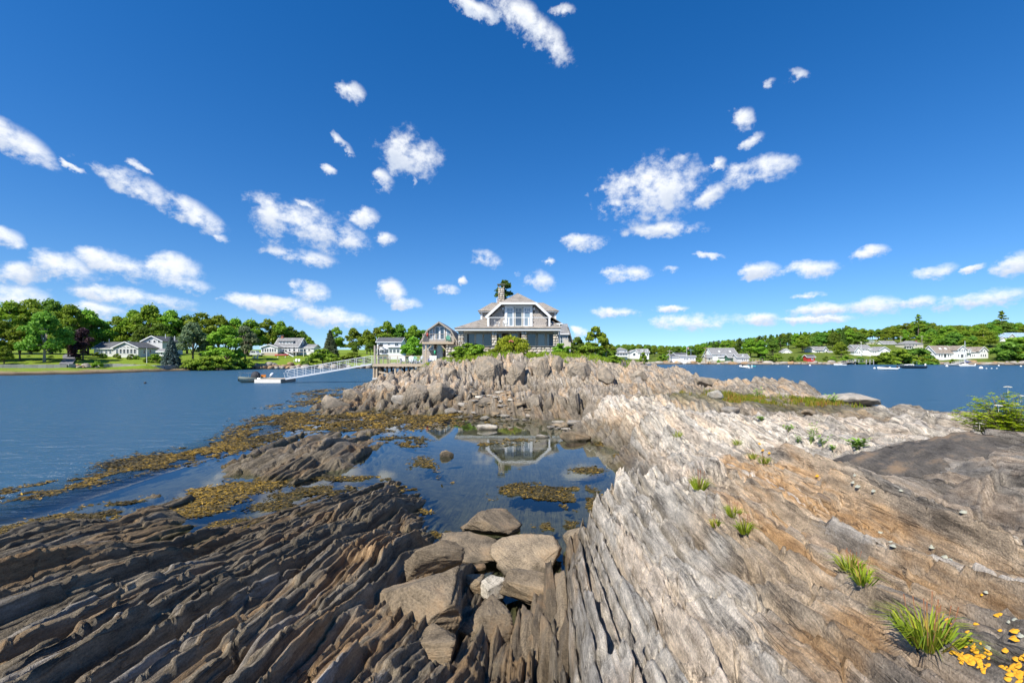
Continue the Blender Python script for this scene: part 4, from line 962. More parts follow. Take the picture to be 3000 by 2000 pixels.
def skiff():
    stern, bow = Vector((-33.35, 62.6, 0)), Vector((-34.95, 58.0, 0)); c = (stern + bow) / 2; d = bow - stern
    T = thing('motor_skiff', 'grey-green open motor skiff with covered console moored beside the float', 'boat', (c.x, c.y, 0), math.atan2(d.y, d.x))
    Ln = d.length; m, dk, ring = hull_mesh(Ln, 1.85, .52, .16, .92, .2, 16, .32, 3.2)
    m.build('hull', M('grey_green_gelcoat', (.30, .32, .25), .35, .08, 2), T, True); dk.build('deck', M('pale_deck', (.55, .56, .50), .6), T)
    cv = MB(); cv.tube([(-.2, 0, .35), (-.2, 0, .75), (-.28, 0, 1.2), (-.35, 0, 1.38)], [.55, .60, .48, .18], 10); cv.build('console_cover', M('black_canvas', (.035, .035, .04), .8), T, True)
    bw = MB()
    for s in (-1, 1): bw.tube([(Ln * .02, s * .85, .62), (Ln * .05, s * .82, 1.15), (Ln * .3, s * .62, 1.3), (Ln * .46, s * .12, 1.35)], .02, 5); bw.tube([(Ln * .3, s * .68, .70), (Ln * .3, s * .62, 1.3)], .015, 5)
    bw.tube([(Ln * .46, -.12, 1.35), (Ln * .46, .12, 1.35)], .02, 5); bw.tube([(Ln * .46, .1, .82), (Ln * .46, .1, 1.35)], .015, 5); bw.build('bow_rail', STEEL, T)
    MB().box(-1.55, -1.1, -.55, .55, .25, .62).build('stern_bench', M('pale_deck'), T)
    outboard(T, -Ln / 2 - .05, .75, M('silver_cowl', (.62, .64, .66), .35), 1.05, .75)
    cr = thing('orange_crate', 'orange plastic crate standing in the stern of the skiff', 'crate', (c.x + .75 * .33 + .35, c.y + 1.15, .60), .3)
    om = M('orange_plastic', (.75, .25, .03), .5); b = MB()
    b.box(-.28, .28, -.2, .2, 0, .03); b.build('base', om, cr)
    for (a0, a1, b0, b1) in ((-.28, .28, -.2, -.17), (-.28, .28, .17, .2), (-.28, -.25, -.17, .17), (.25, .28, -.17, .17)): MB().box(a0, a1, b0, b1, .03, .32).build('side', om, cr)
    MB().box(-.29, .29, -.21, .21, .32, .35).build('rim', om, cr)
    return T
skiff()

# ------------------------------------------------------------------ trees (one built of each kind, then copies that share its meshes)
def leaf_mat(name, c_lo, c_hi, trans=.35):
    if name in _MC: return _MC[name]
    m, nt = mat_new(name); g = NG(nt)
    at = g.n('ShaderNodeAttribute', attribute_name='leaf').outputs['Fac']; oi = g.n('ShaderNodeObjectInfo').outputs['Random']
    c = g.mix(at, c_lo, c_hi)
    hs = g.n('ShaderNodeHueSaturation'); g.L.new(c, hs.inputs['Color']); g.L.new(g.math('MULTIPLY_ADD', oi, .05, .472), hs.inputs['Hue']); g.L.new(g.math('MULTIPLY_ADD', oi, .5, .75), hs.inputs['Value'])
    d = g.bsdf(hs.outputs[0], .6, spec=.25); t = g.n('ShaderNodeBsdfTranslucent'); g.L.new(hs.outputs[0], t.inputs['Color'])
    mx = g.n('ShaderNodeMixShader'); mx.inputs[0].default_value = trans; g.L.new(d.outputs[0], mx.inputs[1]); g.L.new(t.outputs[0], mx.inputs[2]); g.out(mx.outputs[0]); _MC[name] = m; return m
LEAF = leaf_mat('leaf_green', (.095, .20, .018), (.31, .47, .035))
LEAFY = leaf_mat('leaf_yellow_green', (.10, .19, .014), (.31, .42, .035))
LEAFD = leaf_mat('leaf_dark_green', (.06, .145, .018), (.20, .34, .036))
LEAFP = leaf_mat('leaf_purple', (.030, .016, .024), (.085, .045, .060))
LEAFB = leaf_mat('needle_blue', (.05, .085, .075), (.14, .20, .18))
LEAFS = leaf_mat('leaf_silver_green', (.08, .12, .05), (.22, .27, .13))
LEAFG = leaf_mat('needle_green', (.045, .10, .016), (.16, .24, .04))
BARK = M('bark', (.16, .125, .095), .95, .3, 6, stretch=(1, 1, .3))
BARKP = M('pale_bark', (.34, .31, .27), .95, .3, 6, stretch=(1, 1, .3))
def leaf_cards(C, Nn, size, rng, aspect=1.0, leafy=None):
    "one quad per leaf clump at centres C facing roughly along Nn"
    n = len(C); T = rng.normal(size=(n, 3)); Nn = Nn + .75 * rng.normal(size=(n, 3)); Nn /= np.linalg.norm(Nn, axis=1)[:, None] + 1e-9
    U = np.cross(Nn, T); U /= np.linalg.norm(U, axis=1)[:, None] + 1e-9; W = np.cross(Nn, U)
    s = (size * rng.uniform(.6, 1.3, n))[:, None]
    P = np.stack([C - U * s * aspect, C - W * s * .55, C + U * s * aspect, C + W * s * .55], 1).reshape(-1, 3)
    return P, np.arange(4 * n).reshape(n, 4)
def crown_mesh(name, C, Nn, size, mat, rng, tone, aspect=1.0):
    P, Fc = leaf_cards(C, Nn, size, rng, aspect); me = np_mesh(name, P, Fc, mat, False); attr(me, 'leaf', 'FLOAT', np.repeat(tone, 4)); return me
def blob_points(rng, lobes, n):
    "points near the surface of a set of ellipsoid lobes (cx,cy,cz,rx,ry,rz)"
    L_ = np.array(lobes); w = (L_[:, 3] * L_[:, 5]) ** 1.0; k = rng.choice(len(L_), n, p=w / w.sum())
    D = rng.normal(size=(n, 3)); D /= np.linalg.norm(D, axis=1)[:, None]; D[:, 2] = np.where(D[:, 2] < -.35, -D[:, 2], D[:, 2])
    r = rng.uniform(.55, 1.12, n) ** .7; r = np.where(rng.random(n) < .12, r * 1.22, r)
    bump = 1 + .16 * np.sin(D[:, 0] * 9 + k) * np.cos(D[:, 1] * 8 + 2 * k) * np.sin(D[:, 2] * 7 + k)
    P = L_[k, :3] + D * L_[k, 3:6] * (r * bump)[:, None]
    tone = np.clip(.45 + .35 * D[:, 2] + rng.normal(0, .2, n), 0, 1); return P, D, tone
def broadleaf(seed, mat, H=14., R=5.5, n=6400, size=.40, trunk=.28, lobes=44, bark=None, low=.25):
    rng = np.random.default_rng(seed); lb = []; mb = MB()
    for i in range(lobes):
        a = rng.uniform(0, 6.283); t = rng.uniform(0, 1) ** .8; hgt = H * (low + (.86 - low) * t); rr = R * math.sqrt(max(.05, 1 - ((t - .35) / .72) ** 2)) * rng.uniform(.35, .85)
        s = R * rng.uniform(.17, .38) * (1.1 - .35 * t); lb.append((rr * math.cos(a), rr * math.sin(a), hgt, s, s, s * rng.uniform(.62, .85)))
    lb.append((0, 0, H * .88, R * .34, R * .34, H * .12))
    P, D, tone = blob_points(rng, lb, n)
    mb.tube([(0, 0, -.4), (0, 0, H * .15), (.1, .05, H * .4), (0, .1, H * .7)], [trunk * 1.4, trunk, trunk * .8, trunk * .3], 8)
    for (cx, cy, cz, *_) in lb[::3]:
        z0 = H * rng.uniform(.12, .35); mb.tube([(0, 0, z0), (cx * .5, cy * .5, (z0 + cz) / 2 + .3), (cx * .9, cy * .9, cz)], [trunk * .55, trunk * .35, trunk * .12], 5)
    return mb.mesh('trunk', bark or BARK, True), crown_mesh('crown', P, D, size, mat, rng, tone)
def conifer(seed, mat, H=9., R=2.8, n=5000, size=.26, droop=.25):
    rng = np.random.default_rng(seed); mb = MB(); mb.tube([(0, 0, -.3), (0, 0, H * .97)], [.2, .03], 7)
    t = rng.uniform(0, 1, n) ** 1.25; lay = np.round(t * 15) / 15 + rng.normal(0, .010, n); lay = np.clip(lay, 0, .99)
    a = rng.uniform(0, 6.283, n); na = 9; a = np.round(a / 6.283 * na + lay * 37) / na * 6.283 + rng.normal(0, .16, n)
    rm = R * (1 - lay) ** .85 * (1 + .12 * np.sin(lay * 80)); r = rm * rng.uniform(.15, 1, n) ** .6
    P = np.stack([r * np.cos(a), r * np.sin(a), H * (.05 + .95 * lay) - droop * r + .10 * rng.normal(size=n)], 1)
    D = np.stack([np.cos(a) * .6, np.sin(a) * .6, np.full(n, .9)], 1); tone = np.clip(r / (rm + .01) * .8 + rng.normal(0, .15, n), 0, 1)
    for k in range(12):
        l = .08 + .07 * k
        for j in range(5):
            aa = k * 1.3 + j * 1.257; rr = R * (1 - l) ** .85 * .9; mb.tube([(0, 0, H * (.05 + .95 * l)), (rr * math.cos(aa), rr * math.sin(aa), H * (.05 + .95 * l) - droop * rr)], [.05, .015], 4)
    return mb.mesh('trunk', BARK, True), crown_mesh('crown', P, D, size, mat, rng, tone, 1.5)
def pine(seed, mat, H=13., R=3.6, n=3600, size=.30):
    rng = np.random.default_rng(seed); mb = MB(); lb = []
    mb.tube([(0, 0, -.4), (.1, 0, H * .5), (0, .1, H * .98)], [.30, .22, .05], 8)
    for k in range(17):
        t = .30 + .68 * k / 16; a = k * 2.4 + rng.uniform(-.4, .4); rr = R * (1.12 - t) * rng.uniform(.7, 1.25); z = H * t
        e = (rr * math.cos(a), rr * math.sin(a), z + .25 * rr); mb.tube([(0, 0, z), (e[0] * .5, e[1] * .5, z + .1), e], [.09, .06, .02], 5)
        lb.append((*e, .75 + .2 * rr * .5, .75 + .2 * rr * .5, .32)); lb.append((e[0] * .6, e[1] * .6, e[2] - .05, .6, .6, .28))
    lb.append((0, 0, H, .5, .5, .5)); P, D, tone = blob_points(rng, lb, n)
    return mb.mesh('trunk', BARK, True), crown_mesh('crown', P, D, size, mat, rng, tone, 1.3)
def plant_tree(pair, name, label, loc, sc=1.0, rz=0.0, group=None, cat='tree'):
    t = thing(name, label, cat, loc, rz, group, sc); link('trunk', pair[0], t); link('crown', pair[1], t); return t
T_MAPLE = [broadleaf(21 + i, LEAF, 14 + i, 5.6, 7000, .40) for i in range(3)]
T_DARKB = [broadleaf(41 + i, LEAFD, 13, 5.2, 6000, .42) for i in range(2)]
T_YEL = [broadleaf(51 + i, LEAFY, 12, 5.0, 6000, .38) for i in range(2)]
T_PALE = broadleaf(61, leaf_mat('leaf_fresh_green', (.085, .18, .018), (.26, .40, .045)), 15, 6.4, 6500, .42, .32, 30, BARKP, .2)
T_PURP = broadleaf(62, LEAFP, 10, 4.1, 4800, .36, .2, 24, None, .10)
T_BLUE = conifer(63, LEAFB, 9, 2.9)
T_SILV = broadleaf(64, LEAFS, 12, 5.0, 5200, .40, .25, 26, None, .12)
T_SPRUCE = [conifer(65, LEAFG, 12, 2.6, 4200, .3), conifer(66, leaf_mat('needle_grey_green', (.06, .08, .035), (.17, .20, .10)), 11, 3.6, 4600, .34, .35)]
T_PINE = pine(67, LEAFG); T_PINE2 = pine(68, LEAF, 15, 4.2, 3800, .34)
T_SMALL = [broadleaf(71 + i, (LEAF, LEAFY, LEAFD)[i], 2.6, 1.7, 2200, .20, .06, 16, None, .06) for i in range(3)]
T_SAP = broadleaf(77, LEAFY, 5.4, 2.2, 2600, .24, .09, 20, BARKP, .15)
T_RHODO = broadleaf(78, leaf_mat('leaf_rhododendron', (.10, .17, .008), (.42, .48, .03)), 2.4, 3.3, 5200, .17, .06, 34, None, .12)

# ------------------------------------------------------------------ far shores: ground sheets
def interp(p, tab): return np.interp(p, [t[0] for t in tab], [t[1] for t in tab])
LW = [(-700, 70), (-300, 75), (0, 81), (200, 86), (480, 105), (700, 122), (900, 129), (1100, 133), (1300, 137), (1500, 150), (1650, 175)]     # waterline depth (m) by photo column
RW = [(1560, 235), (1700, 215), (1850, 209), (2000, 212), (2200, 200), (2450, 200), (2600, 212), (2700, 215), (2800, 200), (2950, 191), (3150, 180), (3600, 170)]
def left_h(px, t):
    z = np.interp(t, [-6, 0, 11, 12, 33, 70, 160, 400], [-1.2, 0, 1.0, 1.45, 3.9, 5.6, 10, 16]); wl = smooth(300, 480, px); zz = np.interp(t, [-6, 0, 3.5, 4.5, 26, 70, 160, 400], [-1.2, 0, .35, 1.35, 4.0, 5.2, 8, 12])
    return z * (1 - wl) + zz * wl
def right_h(px, t):
    lo = np.interp(t, [-8, 0, 4, 6, 25, 60, 120, 300, 700], [-1.5, 0, .6, 1.3, 2.0, 4.0, 6, 8, 10]); hi = np.interp(t, [-8, 0, 4, 6, 25, 60, 120, 260, 700], [-1.5, 0, .8, 1.6, 3.4, 9.5, 17, 23, 26])
    w = smooth(1900, 2700, px); return lo * (1 - w) + hi * w
def lz(px, Y): return float(left_h(np.array(float(px)), Y - interp(px, LW)))
def rz_(px, Y): return float(right_h(np.array(float(px)), Y - interp(px, RW)))
def shore_mat(name, grass1, grass2, rockc, lo=.95):
    m, nt = mat_new(name); g = NG(nt); pos = g.n('ShaderNodeNewGeometry').outputs['Position']; sp = g.n('ShaderNodeSeparateXYZ'); g.L.new(pos, sp.inputs[0])
    gr = g.mix(g.noise(pos, .12, 5, .6), grass1, grass2); gr = g.mix(g.maprange(g.noise(pos, .9, 4, .6), .4, .75), gr, (.20, .21, .03))
    rk = g.mix(g.noise(pos, .8, 6, .65), tuple(c * .35 for c in rockc), tuple(c * 1.4 for c in rockc)); rk = g.mix(g.maprange(sp.outputs[2], .5, .1), rk, (.05, .04, .025))
    e = g.math('ADD', sp.outputs[2], g.math('MULTIPLY_ADD', g.noise(pos, .22, 4, .6), 1.2, -.6))
    c = g.mix(g.maprange(e, lo, lo + .35), rk, gr)
    g.out(g.bsdf(c, .95, g.bump(g.noise(pos, 1.4, 6, .7), .8, .35), spec=.15).outputs[0]); return m
def shore(name, label, tab, hfun, p0, p1, n, ts, mat, seed):
    px = np.linspace(p0, p1, n); Pm, Tm = np.meshgrid(px, ts); Y = interp(Pm.ravel(), tab) + Tm.ravel(); P = Pm.ravel(); X = (P - 1500) / F * Y
    t = Tm.ravel() + 2.5 * fbm(X * .07, Y * .07, seed, 4) * smooth(40, 0, Tm.ravel()); z = hfun(P, t); z = z + (.55 * fbm(X * .35, Y * .35, seed + 1, 4)) * smooth(8, 0, np.abs(t - 2)) + .25 * fbm(X * .05, Y * .05, seed + 2, 3) * smooth(5, 20, t)
    i = np.arange(len(P)).reshape(Pm.shape); Fc = np.stack([i[:-1, :-1], i[:-1, 1:], i[1:, 1:], i[1:, :-1]], -1).reshape(-1, 4)
    o = link(name, np_mesh(name, np.stack([X, Y, z], 1), Fc[:, ::-1], mat)); tag(o, label, None, None, 'structure'); return o
TS = np.concatenate([np.linspace(-6, 14, 26), np.linspace(15, 40, 20), np.linspace(45, 160, 16), np.linspace(200, 420, 5)])
shore('lawn_shore', 'mown green lawn sloping to the shore across the cove', LW, left_h, -700, 1680, 300, TS, shore_mat('lawn_ground', (.13, .22, .018), (.21, .30, .024), (.30, .22, .14), .42), 301)
shore('wooded_hill', 'wooded hill and rocky shore across the harbour', RW, right_h, 1560, 3600, 300, np.concatenate([TS, [560, 700]]), shore_mat('hill_ground', (.06, .105, .015), (.12, .17, .025), (.36, .28, .20)), 351)
for _o in ('lawn_shore', 'wooded_hill'): bpy.data.objects[_o].data.polygons.foreach_set('use_smooth', [True] * len(bpy.data.objects[_o].data.polygons))

# ------------------------------------------------------------------ far houses
GREYW = M('pale_grey_siding', (.60, .60, .58), .7, .05, 2); WHITEW = M('white_siding', (.78, .78, .76), .7, .05, 2); YELW = M('pale_yellow_siding', (.70, .66, .48), .7, .05, 2); REDW = M('barn_red', (.42, .035, .03), .7, .1, 2); BEIGE = M('beige_siding', (.58, .54, .45), .7, .06, 2)
DGLASS = M_glass('far_glass', (.03, .045, .06))
ROOFT = roof_mat('asphalt_shingle_taupe', (.27, .23, .19), (.34, .29, .24)); ROOFGR = roof_mat('green_roof', (.16, .22, .17), (.20, .26, .21)); ROOFB = roof_mat('blue_metal_roof', (.32, .45, .60), (.36, .50, .66))
class House:
    def __init__(s, label, px, py, Y, rz=0.0, name='house', cat='house', sink=.6):
        x, y, z = PY(px, py, Y); s.T = thing(name, label, cat, (x, y, z), rz); s.sink = sink
    def block(s, x0, x1, y0, y1, h, roof='x', rise=1.5, wm=None, rm=None, z0=0.0, ov=.35, trim=True):
        "a wing: walls, roof with ridge along 'x' or 'y', 'hip' or None"
        wm = wm or WHITEW; rm = rm or ROOFM; T = s.T; zb = z0 - (s.sink if z0 == 0 else 0); t = .14
        if roof == 'x':
            ym = (y0 + y1) / 2; MB().prismx([(y0, zb), (y1, zb), (y1, z0 + h), (ym, z0 + h + rise - .05), (y0, z0 + h)], x0, x1).build('wall', wm, T)
            k = rise / (ym - y0); R = MB()
            R.slab([(x0 - ov, y0 - ov, z0 + h - k * ov), (x1 + ov, y0 - ov, z0 + h - k * ov), (x1 + ov, ym, z0 + h + rise), (x0 - ov, ym, z0 + h + rise)], -t); R.slab([(x0 - ov, y1 + ov, z0 + h - k * ov), (x1 + ov, y1 + ov, z0 + h - k * ov), (x1 + ov, ym, z0 + h + rise), (x0 - ov, ym, z0 + h + rise)], -t); R.build('roof', rm, T)
            if trim:
                q = MB().box(x0 - ov, x1 + ov, y0 - ov - .06, y0 - ov - .005, z0 + h - k * ov - .08, z0 + h - k * ov + .16)
                for xx in (x0 - ov - .05, x1 + ov + .05): q.beam((xx, y0 - ov, z0 + h - k * ov + .02), (xx, ym, z0 + h + rise + .02), .08, .22); q.beam((xx, y1 + ov, z0 + h - k * ov + .02), (xx, ym, z0 + h + rise + .02), .08, .22)
                q.build('trim', WHITE, T)
        elif roof == 'y':
            xm = (x0 + x1) / 2; MB().prism([(x0, zb), (x1, zb), (x1, z0 + h), (xm, z0 + h + rise - .05), (x0, z0 + h)], y0, y1).build('wall', wm, T)
            k = rise / (xm - x0); R = MB()
            R.slab([(x0 - ov, y0 - ov, z0 + h - k * ov), (x0 - ov, y1 + ov, z0 + h - k * ov), (xm, y1 + ov, z0 + h + rise), (xm, y0 - ov, z0 + h + rise)], -t); R.slab([(x1 + ov, y0 - ov, z0 + h - k * ov), (x1 + ov, y1 + ov, z0 + h - k * ov), (xm, y1 + ov, z0 + h + rise), (xm, y0 - ov, z0 + h + rise)], -t); R.build('roof', rm, T)
            if trim:
                q = MB()
                for xx in (x0 - ov, x1 + ov): q.beam((xx, y0 - ov - .05, z0 + h - k * ov + .02), (xm, y0 - ov - .05, z0 + h + rise + .02), .08, .24)
                q.build('trim', WHITE, T)
        elif roof == 'hip':
            MB().box(x0, x1, y0, y1, zb, z0 + h).build('wall', wm, T); w = min(x1 - x0, y1 - y0) / 2; R = MB(); a, b, c, d = x0 - ov, x1 + ov, y0 - ov, y1 + ov; zz = z0 + h + rise
            if x1 - x0 >= y1 - y0: p, q = ((a + w, (c + d) / 2), (b - w, (c + d) / 2))
            else: p, q = (((a + b) / 2, c + w), ((a + b) / 2, d - w))
            base = [(a, c), (b, c), (b, d), (a, d)]; R.add([(x, y, z0 + h + .01) for x, y in base] + [(p[0], p[1], zz), (q[0], q[1], zz)], [(0, 1, 5, 4), (1, 2, 5), (2, 3, 4, 5), (3, 0, 4), (3, 2, 1, 0)] if x1 - x0 >= y1 - y0 else [(0, 1, 4), (1, 2, 5, 4), (2, 3, 5), (3, 0, 4, 5), (3, 2, 1, 0)]); R.build('roof', rm, T)
        else:
            MB().box(x0, x1, y0, y1, zb, z0 + h).build('wall', wm, T); MB().box(x0 - ov, x1 + ov, y0 - ov, y1 + ov, z0 + h, z0 + h + .2).build('roof', rm, T)
        return s
    def win(s, xs, z0, z1, y, w=.9, lites=(1, 2), mf=None, name='window', mg=None):
        for x in xs: window(s.T, x - w / 2, x + w / 2, z0, z1, y, mf or WHITE, mg or DGLASS, .10, lites, name=name, d=.06)
        return s
    def wins(s, ys, z0, z1, x, w=.9, side=1):
        for y in ys: window(s.T, y - w / 2, y + w / 2, z0, z1, x, WHITE, DGLASS, .10, (1, 2), out=side, axis='y', d=.06)
        return s
    def part(s, mb, name, mat): mb.build(name, mat, s.T); return s
    def chimney(s, x, y, z0, z1, mat=None): s.part(MB().box(x - .35, x + .35, y - .35, y + .35, z0, z1).box(x - .42, x + .42, y - .42, y + .42, z1, z1 + .12), 'chimney', mat or M('red_brick', (.30, .12, .08), .9, .2, 5)); return s
    def porch(s, x0, x1, y0, y1, h, n, wm=None, rm=None):
        "open porch with posts and a low rail"
        s.part(MB().box(x0, x1, y0, y1, -.5, .25), 'porch_floor', WHITE); s.part(MB().slab([(x0 - .2, y0 - .2, h), (x1 + .2, y0 - .2, h), (x1 + .2, y1, h + .7), (x0 - .2, y1, h + .7)], .12), 'porch_roof', rm or ROOFM)
        for i in range(n): x = x0 + .1 + (x1 - x0 - .2) * i / (n - 1); s.part(MB().box(x - .08, x + .08, y0, y0 + .16, .25, h - .1), 'porch_post', WHITE)
        return s

# ------------------------------------------------------------------ trees on the far left shore
_rt = random.Random(77)
def grow(pair, H0, px, top, Y, label, group=None, name='broadleaf_tree', z=None, wide=1.0, zf=lz):
    z = zf(px, Y) if z is None else z; H = CH + (HZ - top) / F * Y - z; s = max(.15, H / H0)
    return plant_tree(pair, name, label, ((px - 1500) / F * Y, Y, z - .1), (s * wide, s * wide, s), _rt.uniform(0, 6.28), group)
TONES = ['mid green broad tree', 'tall rounded green tree', 'large full-crowned green tree', 'dark green broad tree', 'deep green ragged tree', 'bright yellow-green tree']
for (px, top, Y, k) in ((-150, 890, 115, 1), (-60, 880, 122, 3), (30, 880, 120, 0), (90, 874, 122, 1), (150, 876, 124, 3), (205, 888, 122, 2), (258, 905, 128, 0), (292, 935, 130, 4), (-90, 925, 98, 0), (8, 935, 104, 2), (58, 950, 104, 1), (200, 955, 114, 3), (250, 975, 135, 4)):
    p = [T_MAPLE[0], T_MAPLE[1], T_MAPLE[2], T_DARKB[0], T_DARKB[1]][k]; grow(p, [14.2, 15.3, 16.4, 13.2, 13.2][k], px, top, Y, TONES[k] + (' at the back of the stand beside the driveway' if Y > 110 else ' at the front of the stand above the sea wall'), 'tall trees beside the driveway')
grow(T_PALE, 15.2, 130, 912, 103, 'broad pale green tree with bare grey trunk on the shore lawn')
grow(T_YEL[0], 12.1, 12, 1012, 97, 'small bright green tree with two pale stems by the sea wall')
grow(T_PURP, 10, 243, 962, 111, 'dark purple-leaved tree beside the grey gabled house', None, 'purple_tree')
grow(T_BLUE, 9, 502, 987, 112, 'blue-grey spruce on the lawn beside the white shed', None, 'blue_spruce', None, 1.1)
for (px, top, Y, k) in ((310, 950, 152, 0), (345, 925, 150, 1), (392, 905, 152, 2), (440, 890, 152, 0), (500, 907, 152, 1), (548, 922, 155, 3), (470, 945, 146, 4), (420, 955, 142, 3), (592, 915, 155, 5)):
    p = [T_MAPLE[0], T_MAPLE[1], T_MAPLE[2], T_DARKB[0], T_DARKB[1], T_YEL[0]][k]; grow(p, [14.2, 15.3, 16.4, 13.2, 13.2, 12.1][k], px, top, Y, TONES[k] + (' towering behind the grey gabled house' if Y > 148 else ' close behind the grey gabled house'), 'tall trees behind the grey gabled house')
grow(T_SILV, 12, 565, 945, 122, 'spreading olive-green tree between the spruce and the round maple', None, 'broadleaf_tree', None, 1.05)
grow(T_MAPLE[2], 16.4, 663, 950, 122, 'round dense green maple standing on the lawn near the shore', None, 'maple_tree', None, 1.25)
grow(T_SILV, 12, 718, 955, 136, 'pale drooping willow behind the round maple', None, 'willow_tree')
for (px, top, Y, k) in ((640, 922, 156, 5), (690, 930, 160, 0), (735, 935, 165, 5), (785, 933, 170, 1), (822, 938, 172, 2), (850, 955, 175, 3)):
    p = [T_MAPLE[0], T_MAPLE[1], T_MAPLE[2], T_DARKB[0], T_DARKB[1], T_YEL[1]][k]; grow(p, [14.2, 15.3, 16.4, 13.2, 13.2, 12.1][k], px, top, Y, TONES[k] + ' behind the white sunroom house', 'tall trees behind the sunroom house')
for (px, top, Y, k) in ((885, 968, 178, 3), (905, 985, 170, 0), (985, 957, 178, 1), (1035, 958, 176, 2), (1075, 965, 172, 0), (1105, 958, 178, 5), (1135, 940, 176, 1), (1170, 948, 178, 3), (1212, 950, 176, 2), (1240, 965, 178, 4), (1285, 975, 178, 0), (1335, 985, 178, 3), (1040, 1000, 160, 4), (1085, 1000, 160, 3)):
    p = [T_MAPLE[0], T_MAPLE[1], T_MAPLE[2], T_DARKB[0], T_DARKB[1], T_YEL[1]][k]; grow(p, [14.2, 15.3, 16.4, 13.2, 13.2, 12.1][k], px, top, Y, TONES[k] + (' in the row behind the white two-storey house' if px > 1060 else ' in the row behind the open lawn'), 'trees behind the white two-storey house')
grow(T_SPRUCE[1], 11, 967, 968, 146, 'grey-green spruce on the open lawn', None, 'spruce_tree', None, 1.1)
grow(T_MAPLE[0], 14.2, 1210, 985, 140, 'dark green tree between the white house and the boathouse', None, 'broadleaf_tree', None, 1.2)
gs = 'shrubs along the lawn shore'
LP = [(20, 'under the tall stand by the sea wall'), (150, 'under the pale green tree'), (240, 'under the purple tree'), (300, 'before the low wing of the grey house'), (390, 'beside the grey sunroom'), (455, 'beside the white flagpole'), (560, 'between the spruce and the maple'), (640, 'under the round maple'), (700, 'beside the willow'), (905, 'above the rocky shore bank'), (950, 'beside the grey-green spruce'), (1050, 'on the open lawn before the two-storey house')]
SZ = ['mid green', 'yellow-green', 'dark green']
for (px, top, Y, k, w) in ((945, 1020, 136, 0, 1.6), (1030, 1030, 140, 0, 1.8), (905, 1045, 132, 2, 1.2), (600, 1042, 112, 0, 1.4), (640, 1046, 115, 1, 1.5), (690, 1046, 120, 2, 1.4), (560, 1050, 112, 1, 1.4), (720, 1050, 122, 0, 1.2), (455, 1035, 114, 0, 1.5), (430, 1046, 113, 1, 1.2), (478, 1048, 112, 1, 1.3), (285, 1030, 120, 0, 1.2), (305, 1034, 119, 1, 1.1), (385, 1036, 118, 2, 1.2), (400, 1038, 118, 0, 1.1), (230, 1040, 112, 2, 1.3), (285, 1056, 102, 0, 1.2), (985, 1045, 134, 1, 1.3), (1075, 1046, 138, 1, 1.2), (20, 1040, 108, 2, 2), (150, 1040, 112, 2, 2), (85, 1042, 112, 2, 2)):
    grow(T_SMALL[k], 2.7, px, top, Y, f'{SZ[k]} rounded shrub ' + min(LP, key=lambda q: abs(q[0] - px))[1], gs, 'shrub', None, w)
grow(T_SMALL[1], 2.7, 343, 1034, 119, 'pale flowering shrub against the sunroom of the grey house', None, 'shrub', None, 1.0)

# ------------------------------------------------------------------ the houses on the left shore
h = House('pale grey house with gabled sunroom and two-storey block beyond the lawn', 371, 1041, 122)
h.block(-3.6, 3.1, 0, 6.9, 2.1, 'y', 1.5, GREYW, ROOFD).block(-1.5, 4.2, 7, 15, 4.1, 'y', 1.4, GREYW, ROOFD).block(-10.6, -3.65, 2, 8, 2.0, 'x', 1.7, GREYW, ROOFD)
h.win((-2.5, -1.55, -.6, .35, 1.3, 2.25), .45, 1.75, 0, .8).win((-1.55, -.6, .35, 1.3), 2.0, 2.4, 0, .75, (1, 1)).win((-.1,), 2.75, 3.1, 0, .4, (1, 1)).win((.6, 2.0, 3.3), 3.6, 4.35, 7, .8, (1, 1)).win((-9.6, -8.4, -7.2, -6.1), .4, 1.6, 2, .8).win((-4.6,), .1, 1.9, 2, .9, (1, 1), None, 'door').wins((9, 12), 3.0, 4.0, 4.2).wins((2, 4), .5, 1.7, 3.1)
h.part(MB().tube([(-8.6, 4.4, 3.0), (-8.6, 4.4, 4.6)], .12, 8), 'stove_pipe', STEEL).part(MB().tube([(3.2, 9.5, 5), (3.2, 9.5, 6.2)], .08, 6).tube([(4.0, 12, 4.4), (4.0, 12, 5.8)], .08, 6), 'vent_pipe', WHITE)
h = House('small white shed between the shrubs and the blue spruce', 474, 1042, 122, 0, 'garden_shed', 'shed'); h.block(-1.0, 1.0, 0, 2.5, 1.2, 'x', .6, WHITEW, ROOFM).win((0,), .2, 1.0, 0, .6, (1, 1), None, 'door')
fp = thing('flagpole', 'bare white flagpole on the lawn before the grey gabled house', 'flagpole', ((430 - 1500) / F * 112, 112, lz(430, 112))); MB().tube([(0, 0, -.3), (0, 0, 3.6)], [.07, .05], 8).build('pole', WHITE, fp); MB().tube([(0, 0, 3.6), (0, 0, 3.75)], [.08, .02], 8).build('finial', STEEL, fp)
h = House('white house with long sunroom, shed dormer and wooden stairs above the lawn', 789, 1040, 150)
FND = M('tan_foundation', (.42, .34, .25), .9, .2, 3)
h.part(MB().box(-2.75, 2.75, -.05, 4.2, -.8, .8), 'foundation', FND)
h.block(-2.7, 2.7, 0, 4, 2.55, 'y', .9, WHITEW, ROOFM).block(-.4, 7.6, 4.02, 11, 3.0, 'x', 2.9, GREYW, ROOFM).block(7.62, 12, 6, 11, 2.7, 'x', 1.0, WHITEW, ROOFM).block(.6, 5.4, 4.9, 8, .95, None, 0, WHITEW, ROOFM, 3.75)
